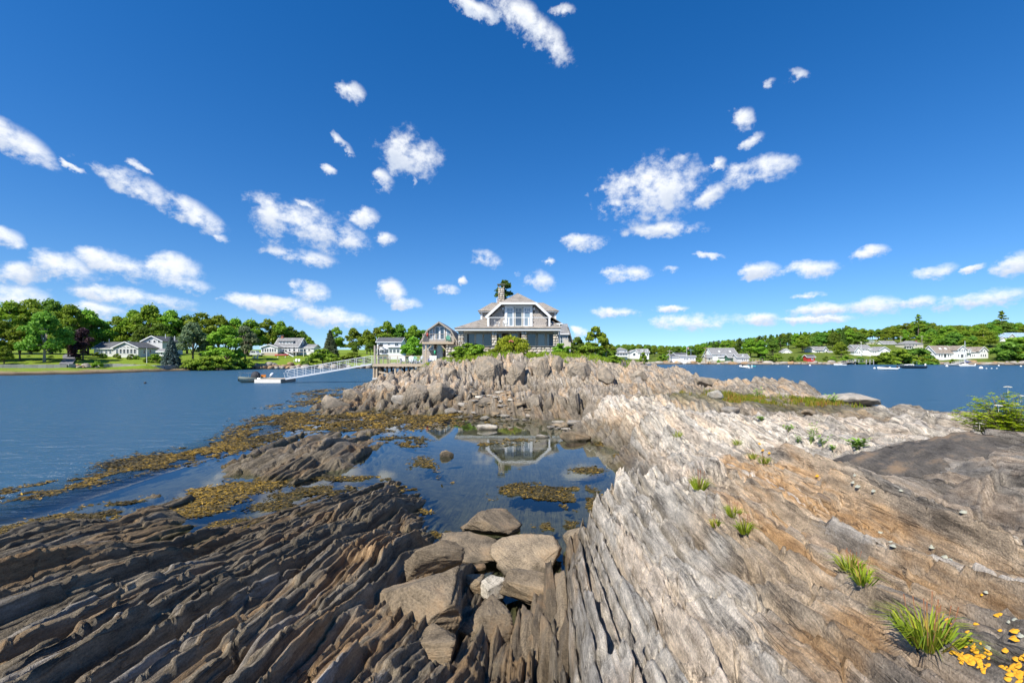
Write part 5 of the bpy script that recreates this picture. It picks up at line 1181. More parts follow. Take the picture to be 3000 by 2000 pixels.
h.win((-2.1, -1.3, -.5, .35, 1.15, 1.95), 1.0, 2.2, 0, .65, (1, 1)).win((1.3, 2.4, 3.6, 4.7), 4.0, 4.6, 4.9, .8, (2, 1)).win((3.5, 4.7), 1.2, 2.7, 4.02, .9).wins((6.5, 8.5), 3.2, 4.4, 7.6).win((6.3,), 1.2, 2.9, 4.02, .9, (1, 1), None, 'door').win((9, 10.5), 1.4, 2.4, 6, .9)
h.chimney(.6, 7.5, 5, 6.6)
dk = MB().box(3, 13.2, 1.4, 4.0, .95, 1.1); h.part(dk, 'deck', WOODG)
for i in range(9): x = 3.1 + 1.25 * i; h.part(MB().box(x - .06, x + .06, 1.42, 1.54, -.6 if i % 2 == 0 else 1.1, 2.0), 'deck_post', WHITE)
h.part(MB().box(3, 13.2, 1.4, 1.55, 2.0, 2.1), 'deck_rail', WHITE)
st = MB(); [st.box(5.4 + .3 * i, 5.75 + .3 * i, -.4, 1.38, .9 - .16 * i, .98 - .16 * i) for i in range(9)]; h.part(st, 'stair_treads', WHITE); h.part(MB().beam((5.3, -.42, 1.9), (8.2, -.42, .5), .09, .12), 'stair_rail', WHITE); h.part(MB().beam((5.3, -.42, .95), (8.2, -.42, -.5), .06, .3), 'stair_stringer', WHITE)
h = House('white two-storey house with dark roof and glazed porch behind the pier', 1139, 1047, 150)
h.block(-3.9, 4.0, 0, 7, 5.15, 'x', 1.5, WHITEW, ROOFD).block(.55, 4.8, -2.3, -.02, 3.1, None, 0, WHITEW, ROOFD)
h.win((-2.45,), 3.6, 4.85, 0, 1.25, (2, 1)).win((0,), 4.0, 4.85, 0, .85, (2, 1)).win((2.6,), 3.75, 4.85, 0, 1.3, (2, 1)).win((1.25, 2.45, 3.65), 1.5, 2.75, -2.3, 1.0, (2, 1)).win((-2.3, -.6), 1.4, 2.9, 0, 1.4, (2, 1), None, 'glass_door')
h.part(MB().box(-3.9, .5, -2.3, -.02, .95, 1.1), 'deck', WHITE).part(MB().box(-3.9, .5, -2.3, -2.2, 1.9, 2.0), 'deck_rail', BLACK).part(MB().box(-3.2, -1.7, -.9, -.02, 3.35, 3.5), 'balcony', WHITE).part(MB().box(-3.2, -1.7, -.9, -.82, 3.5, 4.3), 'balcony_rail', BLACK)
for i in range(12): h.part(MB().box(-3.85 + .38 * i, -3.80 + .38 * i, -2.28, -2.22, 1.1, 1.9), 'baluster', BLACK)
um = thing('patio_umbrella', 'white patio umbrella on the deck of the two-storey house', 'umbrella', ((1117 - 1500) / F * 148.7, 148.6, PY(1117, 1037, 148.6)[2] + .0)); MB().tube([(0, 0, 0), (0, 0, 2.0)], .04, 6).build('pole', WHITE, um); MB().tube([(0, 0, 1.45), (0, 0, 1.9), (0, 0, 2.05)], [1.1, .3, .03], 8).build('canopy', PLASTIC, um)
wl = 'white slatted lawn chair of the pair near the stairs'
for (px, py, lab) in ((743.6, 1050.5, 'white lawn chair of the pair beside the round maple'), (752.2, 1050.5, 'white lawn chair of the pair beside the round maple'), (865.7, 1056, 'white lawn chair of the pair above the rocky shore'), (874, 1056, 'white lawn chair of the pair above the rocky shore')):
    Y = 140 if px < 800 else 136; chair(lab, ((px - 1500) / F * Y, Y, lz(px, Y) + .0), 0.0, wa, 'adirondack', 'pair of lawn chairs by the maple' if px < 800 else 'pair of lawn chairs above the shore rocks', 1.05)
# parked pickup and canoe
def pickup():
    px, Y = 746, 146; T = thing('pickup_truck', 'silver pickup truck parked behind the lawn under the trees', 'pickup truck', ((px - 1500) / F * Y, Y, lz(px, Y) + .05)); sm = M('silver_paint', (.55, .56, .58), .3, .04, 2)
    MB().prism([(-2.6, .45), (2.6, .45), (2.65, .95), (1.2, 1.05), (.75, 1.75), (-.7, 1.78), (-.85, 1.1), (-2.6, 1.1)], -.9, .9).build('body', sm, T)
    for x in (-1.65, 1.7):
        for y in (-.82, .82):
            w = MB().tube([(x, y - .12, .38), (x, y + .12, .38)], .38, 14).build('wheel', BLACK, T); MB().tube([(x, y - .125, .38), (x, y + .125, .38)], .2, 10).build('rim', STEEL, w)
    for (x0, x1) in ((-.6, .05), (.12, .72)): MB().prism([(x0, 1.12), (x1, 1.12), (x1 - (.2 if x1 > .5 else 0), 1.64), (x0, 1.66)], -.91, -.885).build('side_window', DGLASS, T)
    MB().box(2.6, 2.72, -.85, .85, .4, .62).build('bumper', STEEL, T)
pickup()
cn = thing('canoe', 'red canoe resting on a white rack under the stairs', 'canoe', ((826 - 1500) / F * 146, 146, lz(826, 146) + .55)); m_, d_, _r = hull_mesh(4.6, .9, .42, .1, .15, .12, 12, .12, 2.0); m_.build('hull', M('canoe_red', (.45, .05, .06), .4), cn, True); d_.build('interior', WOODT, cn)
for x in (-1.2, 1.2): MB().beam((x, -.4, -.65), (x, .0, .0), .07).beam((x, .4, -.65), (x, .0, .0), .07).build('rack_trestle', WHITE, cn)
# driveway and sea wall
dv = MB(); dpts = [(192, 100), (198, 104), (203, 109), (200, 116), (212, 128)]
dq = [((px - 1500) / F * Y, Y, lz(px, Y) + .12) for px, Y in dpts]; dv.add([(x - 1.5, y, z) for x, y, z in dq] + [(x + 1.5, y, z) for x, y, z in dq], [(i, i + 5, i + 6, i + 1) for i in range(4)]); o = dv.build('driveway', M('asphalt_drive', (.16, .16, .165), .9, .15, 2)); tag(o, 'grey driveway running up between the trees', None, None, 'structure')
def seawall():
    T = thing('sea_wall', 'long low grey sea wall of stone blocks below the lawn', 'wall', (0, 0, 0)); gm = M('wall_granite', (.34, .33, .30), .9, .25, 2); r = random.Random(3); px = -300
    while px < 800:
        t = 11.4 - 7.6 * float(smooth(300, 480, px)); Y = interp(px, LW) + t; n = px + r.uniform(14, 26); t2 = 11.4 - 7.6 * float(smooth(300, 480, n)); Y2 = interp(n, LW) + t2
        if not 215 < px < 285:
            a = Vector(((px - 1500) / F * Y, Y, 0)); b = Vector(((n - .5 - 1500) / F * Y2, Y2, 0)); top = 1.72 - .4 * float(smooth(300, 480, px)) + r.uniform(-.05, .05)
            MB().beam((a.x, a.y, top / 2 - .1), (b.x, b.y, top / 2 - .1), .7, top + .3).build('block', gm, T)
        px = n
seawall()
# rock along the left shore
def rock_proto(seed, sx=1.0, sy=1.0, sz=.6, mat=None, sub=3, layer=.06):
    import bmesh
    bm = bmesh.new(); bmesh.ops.create_icosphere(bm, subdivisions=sub, radius=1.0); V = np.array([v.co[:] for v in bm.verts]); Fc = np.array([[v.index for v in f.verts] for f in bm.faces]); bm.free()
    e = 3.6; s = (np.abs(V) ** e).sum(1) ** (-1 / e); V = V * s[:, None]
    V = V * (1 + .17 * fbm(V[:, 0] * 1.3 + seed * 7.1 + V[:, 2], V[:, 1] * 1.3 - seed * 3.3, seed, 3))[:, None]
    V = V * (1 - .30 * np.maximum(0, V @ np.array([math.cos(seed), math.sin(seed), .5]) - .55))[:, None]
    st = V[:, 2] * 1.0 + .25 * V[:, 0]; k = layer * (slabs(st * 1.0 + .05 * fbm(V[:, 0] * 3, V[:, 1] * 3, seed + 4, 2), np.arctan2(V[:, 1], V[:, 0]) * 2, .16, 3, seed, .8, .3))
    V = V * (1 + k[:, None] * np.array([1, 1, .25])) * np.array([sx, sy, sz])
    me = np_mesh('boulder', V, Fc, mat, False)
    me2col = np.ones((len(V), 4)); attr(me, 'strata', 'FLOAT_VECTOR', np.stack([V[:, 2] * 2.2 + .5 * V[:, 0], V[:, 0] * .8 + V[:, 1] * .8, V[:, 1]], 1)); return me
def boulder_mat(name, col, wt=.16):
    m, nt = mat_new(name); g = NG(nt); st = g.n('ShaderNodeAttribute', attribute_name='strata').outputs['Vector']; co = g.n('ShaderNodeTexCoord').outputs['Object']; oi = g.n('ShaderNodeObjectInfo').outputs['Random']
    pos = g.n('ShaderNodeNewGeometry').outputs['Position']; sp = g.n('ShaderNodeSeparateXYZ'); g.L.new(pos, sp.inputs[0])
    fine = g.noise(g.vmul(st, (26, 3, 3)), 1.0, 7, .72, .1); blot = g.noise(co, 2.2, 5, .65); grit = g.noise(pos, 40, 4, .7)
    k = g.math('MULTIPLY', g.maprange(g.math('MULTIPLY_ADD', fine, .5, g.math('MULTIPLY_ADD', blot, .8, g.math('MULTIPLY', grit, .7))), .80, 1.20, .38, 1.45, False), g.math('MULTIPLY_ADD', oi, .4, .8))
    c = g.n('ShaderNodeVectorMath', operation='SCALE'); c.inputs[0].default_value = col; g.L.new(k, c.inputs['Scale'])
    ru = g.mix(g.math('MULTIPLY', g.maprange(blot, .5, .7), .5), c.outputs[0], (.32, .20, .10)); wet = g.maprange(g.math('ADD', sp.outputs[2], g.math('MULTIPLY_ADD', blot, .2, -.1)), wt, wt * .12)
    c2 = g.mix(g.math('MULTIPLY', wet, .75), ru, (.05, .042, .025))
    g.out(g.bsdf(c2, g.maprange(wet, 0, 1, .85, .45, False), g.bump(g.math('MULTIPLY_ADD', fine, 1, g.math('MULTIPLY', grit, .4)), .9, .05), spec=.35).outputs[0]); return m
BM_RUST = boulder_mat('boulder_rusty', (.40, .26, .14)); BM_GREY = boulder_mat('boulder_grey', (.36, .325, .27)); BM_TAN = boulder_mat('boulder_tan', (.29, .225, .145)); BM_BROWN = boulder_mat('boulder_brown', (.215, .165, .105)); BM_CLIFF = boulder_mat('cliff_stone', (.33, .275, .205), 1.1); BM_SLATE = boulder_mat('boulder_slate', (.14, .122, .10)); BM_PALE = boulder_mat('boulder_pale', (.52, .47, .38))
RP = [rock_proto(500 + i, 1, .8, .6, BM_RUST, 2) for i in range(4)]; RG = [rock_proto(520 + i, 1, .8, .6, BM_GREY, 2) for i in range(4)]
_rr = random.Random(12)
for i in range(46):
    px = 690 + 190 * (i / 45) + _rr.uniform(-4, 4); t = _rr.uniform(.2, 4.5); Y = interp(px, LW) + t; s = _rr.uniform(.5, 1.3); o = link('shore_boulder', _rr.choice(RP if _rr.random() < .65 else RG), None, ((px - 1500) / F * Y, Y, lz(px, Y) + .1 * s + .15), _rr.uniform(0, 6), (s, s * .9, s))
    tag(o, 'rusty boulder in the shore bank below the lawn chairs', 'boulder', 'boulders along the lawn shore')
for i in range(26):
    px = 880 + 360 * (i / 25) + _rr.uniform(-6, 6); t = _rr.uniform(.2, 4.0); Y = interp(px, LW) + t; s = _rr.uniform(.5, 1.4); o = link('shore_boulder', _rr.choice(RG), None, ((px - 1500) / F * Y, Y, lz(px, Y) + .25), _rr.uniform(0, 6), (s, s * .9, s * 1.2))
    tag(o, 'grey boulder in the shore bank behind the gangway', 'boulder', 'boulders behind the gangway')
for i in range(10):
    px = 225 + 6.5 * i; Y = interp(px, LW) + 9.8 + _rr.uniform(0, 2); s = _rr.uniform(.4, .8); o = link('shore_boulder', _rr.choice(RG + RP), None, ((px - 1500) / F * Y, Y, lz(px, Y) + .15), _rr.uniform(0, 6), (s, s, s)); tag(o, 'tumbled boulder in the gap of the sea wall', 'boulder', 'boulders in the sea wall gap')

# ------------------------------------------------------------------ right shore: houses
def RH(label, px, py, Y, rz=0.0, **k): return House(label, px, py, Y, rz, sink=3.0, **k)
h = RH('white two-storey house with hipped roof and wide porch across the harbour', 1821, 1042, 232); h.block(-2.9, 2.9, 0, 6, 2.9, 'hip', 1.5).win((-1.8, 1.8), 1.7, 2.6, 0, .8).porch(-2.9, 2.9, -1.6, 0, 1.3, 5)
h = RH('white house with two gabled dormers across the harbour', 1888, 1044, 238); h.block(-3.2, 2.4, 0, 7, 2.2, 'x', 1.8).block(-1.9, -.6, .3, 3, 1.0, 'y', .6, None, None, 2.2, .1).block(.6, 1.9, .3, 3, 1.0, 'y', .6, None, None, 2.2, .1).win((-1.25, 1.25), 2.4, 3.1, .3, .6).win((-2, 0, 1.6), .4, 1.5, 0, .8)
h = RH('white barn half hidden by the tree beside the dormered house', 1858, 1043, 240, 0, name='white_barn', cat='barn'); h.block(-2.2, 2.2, 0, 6, 2.0, 'y', 1.3).win((0,), .2, 1.6, 0, 1.4, (1, 1), None, 'door')
h = RH('low white cottage with dormer and long shed roof beside the flagpole', 2000, 1058, 216); h.block(-5.4, -1.6, 0, 6, 2.2, 'x', 1.2, None, ROOFD).block(-2.6, 2.2, 1.5, 7, 3.0, 'x', 1.0, None, ROOFD).block(-1.5, 5.4, -1.8, 1.45, 2.3, 'x', .45).win((.3, 1.0, 1.7), .7, 1.6, -1.8, .6, (1, 2)).win((-.9, .1, .9), 2.5, 3.1, 1.5, .7, (2, 1)).win((4.2, 3.2), .8, 1.5, -1.8, .7)
h = RH('large white boatyard building with long grey roof and two skylights', 2122, 1056, 218); h.block(-5.9, 6.2, 0, 9, 3.1, 'x', 3.0).win((-3.6, -1.8, .6, 2.6, 4.4), 2.2, 3.0, 0, .9, (2, 1)).block(-2.8, 2.8, -2.4, -.02, 1.5, None, 0, WHITEW, ROOFM)
h.part(MB().slab([(-2.2, 1.0, 4.05), (-1.4, 1.0, 4.05), (-1.4, 2.0, 4.72), (-2.2, 2.0, 4.72)], -.12), 'skylight', WHITE).part(MB().slab([(3.0, 1.0, 4.05), (3.8, 1.0, 4.05), (3.8, 2.0, 4.72), (3.0, 2.0, 4.72)], -.12), 'skylight', WHITE)
h = RH('low garage with grey roof and dark green front beside the boatyard building', 2148, 1058, 210, 0, name='garage', cat='garage'); h.block(-2.0, 2.0, 0, 4, 1.9, 'x', 1.1, M('green_siding', (.05, .14, .09), .7)).win((-1, 1), .2, 1.5, 0, 1.4, (3, 1), M('green_siding'), 'garage_door')
h = RH('small grey gabled workshop at the head of the pier', 2177, 1061, 206, 0, name='workshop', cat='workshop'); h.block(-2.6, 2.6, 0, 5, 2.3, 'x', 1.5, GREYW).win((-.2, .7, 1.5), .7, 1.6, 0, .6, (1, 2)).block(-.3, .5, .4, 1.6, .7, 'y', .3, None, None, 2.5, .05)
h = RH('beige shed with grey roof beside the utility pole', 2078, 1056, 214, 0, name='storage_shed', cat='shed'); h.block(-1.5, 1.5, 0, 4, 1.6, 'x', 1.0, BEIGE).win((0,), .2, 1.3, 0, .9, (1, 1), None, 'door')
h = RH('white gabled house half hidden among the trees above the pier', 2304, 1048, 250, math.radians(-20)); h.block(-2.4, 2.4, 0, 7, 3.2, 'y', 1.9).win((-1, 1), 1.8, 2.9, 0, .8).win((-1, 1), .2, 1.3, 0, .8)
h = RH('white house with steep gable above the red boathouse', 2403, 1037, 246, math.radians(15)); h.block(-3.2, 1.6, 0, 7, 2.3, 'x', 1.8).block(.2, 3.6, -1.2, 5, 2.2, 'y', 1.8).win((-2, -.6), .6, 1.7, 0, .8).win((1.2, 2.5), .6, 1.7, -1.2, .7)
h = RH('tiny white shed beside the steep gabled house', 2432, 1037, 244, 0, name='garden_shed', cat='shed'); h.block(-.9, .9, 0, 2, 1.1, 'x', .6).win((0,), .1, .9, 0, .6, (1, 1), None, 'door')
h = RH('white house with two-storey wing and grey-roofed gabled garage above the shrubs', 2550, 1037, 236); h.block(-6.6, 1.6, 1.5, 8, 3.0, 'x', 1.9, None, ROOFM).block(.2, 3.6, -.5, 6, 1.9, 'x', 1.4).block(3.4, 9.0, -1.2, 6, 2.0, 'y', 1.8).block(-8.4, -4.4, 0, 6, 1.5, 'y', 2.4)
h.win((-3.4, -2.5, -.8, .0), 2.0, 2.9, 1.5, .6).win((1.1, 2.2), .6, 1.6, -.5, .6).win((5.0, 7.3), .5, 1.5, -1.2, .7).win((-7.5, -6.6, -5.6), .4, 1.3, 0, .7)
h = RH('pale yellow house with green roof on the wooded slope', 2547, 1008, 292); h.block(-3.4, 3.2, 0, 6, 1.6, 'x', 1.7, YELW, ROOFGR).win((1.5,), .3, 1.3, 0, .8).chimney(-.8, 3, 2.8, 3.9)
h = RH('house with plain grey roof on the wooded slope', 2607, 1013, 286); h.block(-4, 4.2, 0, 6, 1.3, 'x', 1.9, WHITEW).win((-2, 0, 2), .3, 1.0, 0, .8)
h = RH('grey house with hipped roof and side porch below the utility pole', 2678, 1022, 268); h.block(-5.2, 5.4, 0, 7, 2.9, 'hip', 2.0, BEIGE).win((-2.5, -.5, 1.2), 1.7, 2.6, 0, .9).porch(-6.0, -1.5, -1.8, 0, 1.5, 4).chimney(3.8, 3, 3.8, 5.0)
h = RH('little pale blue-grey playhouse with steep roof on the slope', 2731, 1028, 252, 0, name='playhouse', cat='shed'); h.block(-1.1, 1.1, 0, 2.4, 1.6, 'y', 1.1, GREYW).win((0,), .5, 1.2, 0, .7, (1, 1))
h = RH('large white house with taupe roofs and two front gables above the shore rocks', 2824, 1049, 212)
h.block(-11.1, -3.0, 2.0, 9, 2.5, 'x', 3.4, None, ROOFT).block(-3.1, 1.3, 0, 8, 3.9, 'y', 1.9, None, ROOFT).block(1.35, 7.0, 1.5, 8, 3.0, 'x', 1.8, None, ROOFT).block(7.0, 11.3, 0, 8, 3.3, 'y', 2.0, None, ROOFT).block(2.4, 4.2, .8, 3, 1.2, 'y', .8, None, ROOFT, 2.4, .1)
h.win((-9.6, -8.4, -5.3, -4.2), .6, 1.9, 2.0, .7).win((-6.9,), .3, 2.2, 2.0, 1.2, (1, 1), None, 'door').win((-1.9, -.9, .1), 3.0, 4.1, 0, .7).win((-2.5, .6), .6, 1.8, 0, .6).win((-.9,), .3, 1.9, 0, 1.4, (2, 1), None, 'glass_door').win((3.3,), 2.8, 3.6, .8, .6).win((2.8, 4.5, 5.6, 6.4), .7, 1.8, 1.5, .6).win((8.4, 9.5), 2.9, 3.8, 0, .7).win((8.0, 9.0, 10.0), .7, 1.9, 0, .7)
h.part(MB().slab([(-8.0, 3.4, 4.05), (-7.1, 3.4, 4.05), (-7.1, 4.2, 4.83), (-8.0, 4.2, 4.83)], -.1), 'skylight', WHITE).part(MB().slab([(-5.4, 3.4, 4.05), (-4.5, 3.4, 4.05), (-4.5, 4.2, 4.83), (-5.4, 4.2, 4.83)], -.1), 'skylight', WHITE)
h = RH('white house with pale blue metal roof high on the wooded slope', 2982, 996, 292); h.block(-3.0, 9, 1.5, 9, 2.0, 'x', 2.9, WHITEW, ROOFB).block(-6.4, -1.6, 0, 8, 1.8, 'y', 2.2, GREYW, ROOFB).win((-4.6, -3.4), .9, 1.9, 0, .7)
h = RH('plain white house front among trees below the blue-roofed house', 2940, 1010, 280); h.block(-3.2, 3.0, 0, 6, 3.0, 'y', 1.8).win((-1.2, 1.2), 1.4, 2.4, 0, .8)

# red boathouse on its pier, jetties
def jetty(label, p0, p1, py, Y, deep=2.4, z=None, wood=None, rail=True):
    z = CH - (py - HZ) / F * Y if z is None else z; xa, xb = hx(p0, Y), hx(p1, Y); T = thing('jetty', label, 'pier', (xa, Y, 0)); wood = wood or WOODT; n = max(4, int((xb - xa) / 1.6)); w = xb - xa
    for i in range(6): MB().box(0, w, deep * i / 6 + .01, deep * (i + 1) / 6 - .01, z - .12, z).build('plank', wood, T)
    for i in range(n + 1):
        x = w * i / n
        for y in (.1, deep - .1): MB().tube([(x, y, -1.2), (x, y, z - .1 + (1.1 if rail else 0))], .11, 6).build('piling', wood, T)
    if rail: MB().box(0, w, .02, .12, z + .9, z + 1.0).build('handrail', wood, T)
    return T
jetty('tan wooden jetty under the red boathouse', 2340, 2398, 1060, 204, 4.5, None, WOODT, False)
h = House('red boathouse with dark roof standing on its jetty', 2376, 1059.5, 205.5, 0, 'red_boathouse', 'boathouse', .0); h.block(-1.6, 1.7, 0, 3, 2.2, 'x', .9, REDW, ROOFD).win((.6,), .8, 1.6, 0, .8, (2, 1))
jetty('grey wooden jetty beside the workshop', 2196, 2234, 1058, 203, 3.0, None, WOODG)
jetty('pale wooden jetty with railings below the shrubs', 2506, 2560, 1059, 204, 2.2, None, M('pale_grey_wood', (.50, .49, .47), .85, .15))
def ramp(label, a, b, Y):
    A = PY(a[0], a[1], Y); Bq = PY(b[0], b[1], Y); T = thing('access_ramp', label, 'gangway', A); d = Vector(Bq) - Vector(A); gm = M('pale_grey_wood')
    MB().beam((0, 0, 0), d, 1.2, .15).build('deck', gm, T)
    for s in (-.6, .6):
        MB().beam((0, s, .9), d + Vector((0, s, .9)), .08).build('handrail', gm, T)
        for i in range(9): MB().beam(d * (i / 8) + Vector((0, s, 0)), d * (i / 8) + Vector((0, s, .9)), .07).build('rail_post', gm, T)
ramp('long pale ramp leading down from the railed jetty', (2458, 1065), (2506, 1057), 204)
ramp('grey ramp behind the sailboat below the large white house', (2792, 1067), (2838, 1056), 200)

# ------------------------------------------------------------------ right shore: trees
TOPL = [(1600, 1015), (1700, 1006), (1760, 1012), (1850, 1006), (1960, 1012), (2020, 1012), (2080, 1000), (2200, 988), (2300, 974), (2420, 968), (2480, 954), (2560, 965), (2640, 948), (2700, 938), (2760, 950), (2850, 952), (2920, 936), (3000, 945), (3200, 940)]
HOUSES = [(1800, 1842, 232), (1846, 1906, 238), (1962, 2036, 216), (2064, 2196, 206), (2290, 2318, 250), (2383, 2440, 244), (2498, 2604, 236), (2530, 2562, 292), (2586, 2628, 286), (2644, 2712, 266), (2722, 2740, 252), (2750, 2898, 212), (2948, 3050, 290), (2922, 2958, 278), (2360, 2400, 204)]
def clear(px, Y, half, top):
    for (a, b, hy) in HOUSES:
        if Y < hy + 12 and a - half < px < b + half: return False
    return True
KIND = [(T_MAPLE[0], 14.2), (T_MAPLE[1], 15.3), (T_DARKB[0], 13.2), (T_DARKB[1], 13.2), (T_YEL[0], 12.1), (T_SPRUCE[0], 12), (T_PINE, 13), (T_PINE2, 15), (T_MAPLE[2], 16.4)]
PLACES = [(1700, 'behind the plank fence'), (1821, 'behind the hip-roofed porch house'), (1888, 'behind the dormered house'), (2000, 'behind the low cottage'), (2122, 'behind the boatyard building'), (2240, 'between the jetty and the hidden gable'), (2304, 'around the hidden white gable'), (2403, 'behind the red boathouse'), (2475, 'above the long pale ramp'), (2550, 'around the yellow house'), (2607, 'around the plain grey roof'), (2678, 'around the hipped grey house'), (2731, 'above the playhouse'), (2824, 'behind the large white house'), (2940, 'around the blue-roofed house'), (3050, 'beyond the blue-roofed house')]
_rf = random.Random(41); nt_ = 0
for row, (t, dens) in enumerate(((150, 17), (115, 20), (85, 22), (60, 26), (38, 34), (20, 44))):
    px = 1665.0
    while px < 3130:
        Y = float(interp(px, RW)) + t + _rf.uniform(-9, 9); z = rz_(px, Y)
        if row == 0: H = CH + (HZ - float(interp(px, TOPL))) / F * Y - z + _rf.uniform(-1.2, .6)
        else: H = _rf.uniform(6.5, 11) if px > 2000 else _rf.uniform(5, 8)
        H = min(max(H, 4.5), 17); wpx = H * .42 / Y * F
        lim = float(interp(px, TOPL)); topy = HZ - (z + H - CH) / Y * F
        if topy < lim: H = max(3.5, H - (lim - topy) * Y / F)
        if clear(px, Y, wpx * .75, 0) and not (1880 < px < 2000 and t < 60) and not (px < 1790 and t < 80) and not (2900 < px < 3000 and t < 45 and px < 2930):
            r = _rf.random(); conif = 2060 < px < 2480 and r < .45
            k = _rf.choice((5, 6, 7, 5)) if conif else _rf.choice((0, 1, 2, 3, 0, 8, 4, 2))
            tone = {0: 'green', 1: 'tall green', 8: 'large green', 2: 'dark green', 3: 'deep green', 4: 'yellow-green', 5: 'narrow', 6: 'ragged', 7: 'tall ragged'}[k]
            near = min(PLACES, key=lambda q: abs(q[0] - px))[1]; kind = 'spruce' if k == 5 else 'pine' if k in (6, 7) else 'broadleaf tree'
            lvl = 'on the skyline' if row == 0 else 'high on the slope' if row < 3 else 'low on the slope'
            lab = f'{tone} {kind} {lvl} {near}'; grp = f'{kind}s {lvl} {near}'
            s = H / KIND[k][1]; w = s * _rf.uniform(.95, 1.35); plant_tree(KIND[k][0], 'conifer_tree' if conif else 'broadleaf_tree', lab, ((px - 1500) / F * Y, Y, z - .2), (w, w, s), _rf.uniform(0, 6.28), grp); nt_ += 1
        px += dens * _rf.uniform(.7, 1.35) * (1.0 if px > 1980 else .9)
plant_tree(T_PINE2, 'pine_tree', 'tall flat-topped pine standing above the wood on the hill', ((2690 - 1500) / F * 330, 330, rz_(2690, 330)), 1.15)
plant_tree(T_PINE2, 'pine_tree', 'tall ragged pine on the skyline beside the blue-roofed house', ((2935 - 1500) / F * 325, 325, rz_(2935, 325)), 1.2, 2.0)
SPL = [(1930, 'by the dormered house'), (2000, 'below the low white cottage'), (2105, 'below the boatyard building'), (2190, 'below the workshop'), (2255, 'beyond the grey jetty'), (2330, 'beside the tan jetty'), (2400, 'beyond the red boathouse'), (2470, 'by the long pale ramp'), (2530, 'below the two-winged white house'), (2600, 'beyond the railed jetty'), (2690, 'below the hipped grey house'), (2790, 'before the large white house'), (2900, 'beyond the large white house'), (2980, 'below the blue-roofed house')]
for (px, top, Y, w) in ((2600, 1030, 206, 2.2), (2640, 1022, 208, 2.4), (2690, 1018, 208, 2.6), (2715, 1035, 206, 2), (2560, 1040, 207, 2), (2480, 1040, 206, 2.2), (2440, 1043, 206, 2), (2520, 1044, 205, 1.8), (2580, 1038, 206, 2), (2420, 1042, 207, 1.8), (2790, 1050, 203, 1.4), (2960, 1000, 200, 2.6), (2990, 985, 205, 2.6), (3030, 990, 200, 2.4), (2255, 1040, 206, 2.4), (2275, 1036, 208, 2.4), (2235, 1042, 208, 2.2), (2320, 1042, 206, 2.2), (2105, 1052, 208, 1.3), (2050, 1052, 212, 1.3), (1935, 1040, 216, 1.8), (1945, 1036, 220, 1.8), (1885, 1030, 150, 1.0), (2345, 1040, 210, 2)):
    k = _rf.choice((0, 2, 0)); grow(T_SMALL[k], 2.7, px, top, Y, f'{SZ[k]} dense shrub on the bank ' + min(SPL, key=lambda q: abs(q[0] - px))[1], 'shrubs across the harbour', 'shrub', None if Y > 190 else 1.0, w * .55, rz_)
for i in range(70):
    px = 1900 + 1130 * (i / 69) + _rr.uniform(-6, 6); t = _rr.uniform(.3, 5); Y = interp(px, RW) + t; s = _rr.uniform(.7, 1.8); o = link('shore_boulder', _rr.choice(RG + RP[:2]), None, ((px - 1500) / F * Y, Y, rz_(px, Y) + .1), _rr.uniform(0, 6), (s * 1.3, s, s * .9)); tag(o, ('broad tan' if s > 1.2 else 'small tan') + ' boulder on the waterline ' + min(SPL, key=lambda q: abs(q[0] - px))[1], 'boulder', 'boulders across the harbour')

# ------------------------------------------------------------------ poles and flags
def pole(label, px, py0, py1, Y, arm=True, mat=None, name='utility_pole', cat='utility pole', flag=False):
    x, y, z = PY(px, py0, Y); H = (py0 - py1) / F * Y; T = thing(name, label, cat, (x, y, z)); MB().tube([(0, 0, -1.0), (0, 0, H)], [.16, .11] if arm else [.10, .06], 7).build('pole', mat or WOODG, T)
    if arm: MB().box(-1.2, 1.2, -.06, .06, H - .8, H - .6).build('crossarm', mat or WOODG, T)
    if flag:
        f = MB(); f.add([(0, 0, H - .1), (.5, .1, H - .2), (1.0, 0, H - .35), (1.0, 0, H - 1.0), (.5, .1, H - .85), (0, 0, H - .75)], [(0, 1, 4, 5), (1, 2, 3, 4)]); o = f.build('flag', M('flag_red_white', (.55, .30, .30), .8), T); o.modifiers.new('s', 'SOLIDIFY').thickness = .02
        g_ = MB().add([(0, -.03, H - .1), (.45, .04, H - .19), (.45, .04, H - .48), (0, -.03, H - .42)], [(0, 1, 2, 3)]).build('canton', M('flag_blue', (.04, .06, .25), .8), T); g_.modifiers.new('s', 'SOLIDIFY').thickness = .02
pole('brown utility pole in front of the beige shed', 2068, 1056, 1015, 207, True, M('brown_pole', (.28, .16, .08), .9))
pole('grey utility pole on the low shore beside the white cottage', 1962, 1052, 1024, 214)
pole('grey utility pole with crossarm behind the plain grey roof', 2639, 1010, 983, 276); pole('grey utility pole behind the hipped grey house', 2701, 1008, 982, 278); pole('pale utility pole among trees behind the yellow house', 2567, 1002, 986, 296)
pole('white flagpole with flag beside the low white cottage', 2012, 1052, 1016, 214, False, WHITE, 'flagpole', 'flagpole', True)
pole('tall white flagpole before the two-winged white house', 2523, 1038, 1001, 232, False, WHITE, 'flagpole', 'flagpole')
pole('grey signal mast beside the white cottage flagpole', 2024, 1052, 1021, 216, True, STEEL, 'signal_mast', 'mast')
pole('small flag on a staff behind the cottage chimney', 1456.5, 905, 872, 72, False, WHITE, 'flagpole', 'flagpole', True)

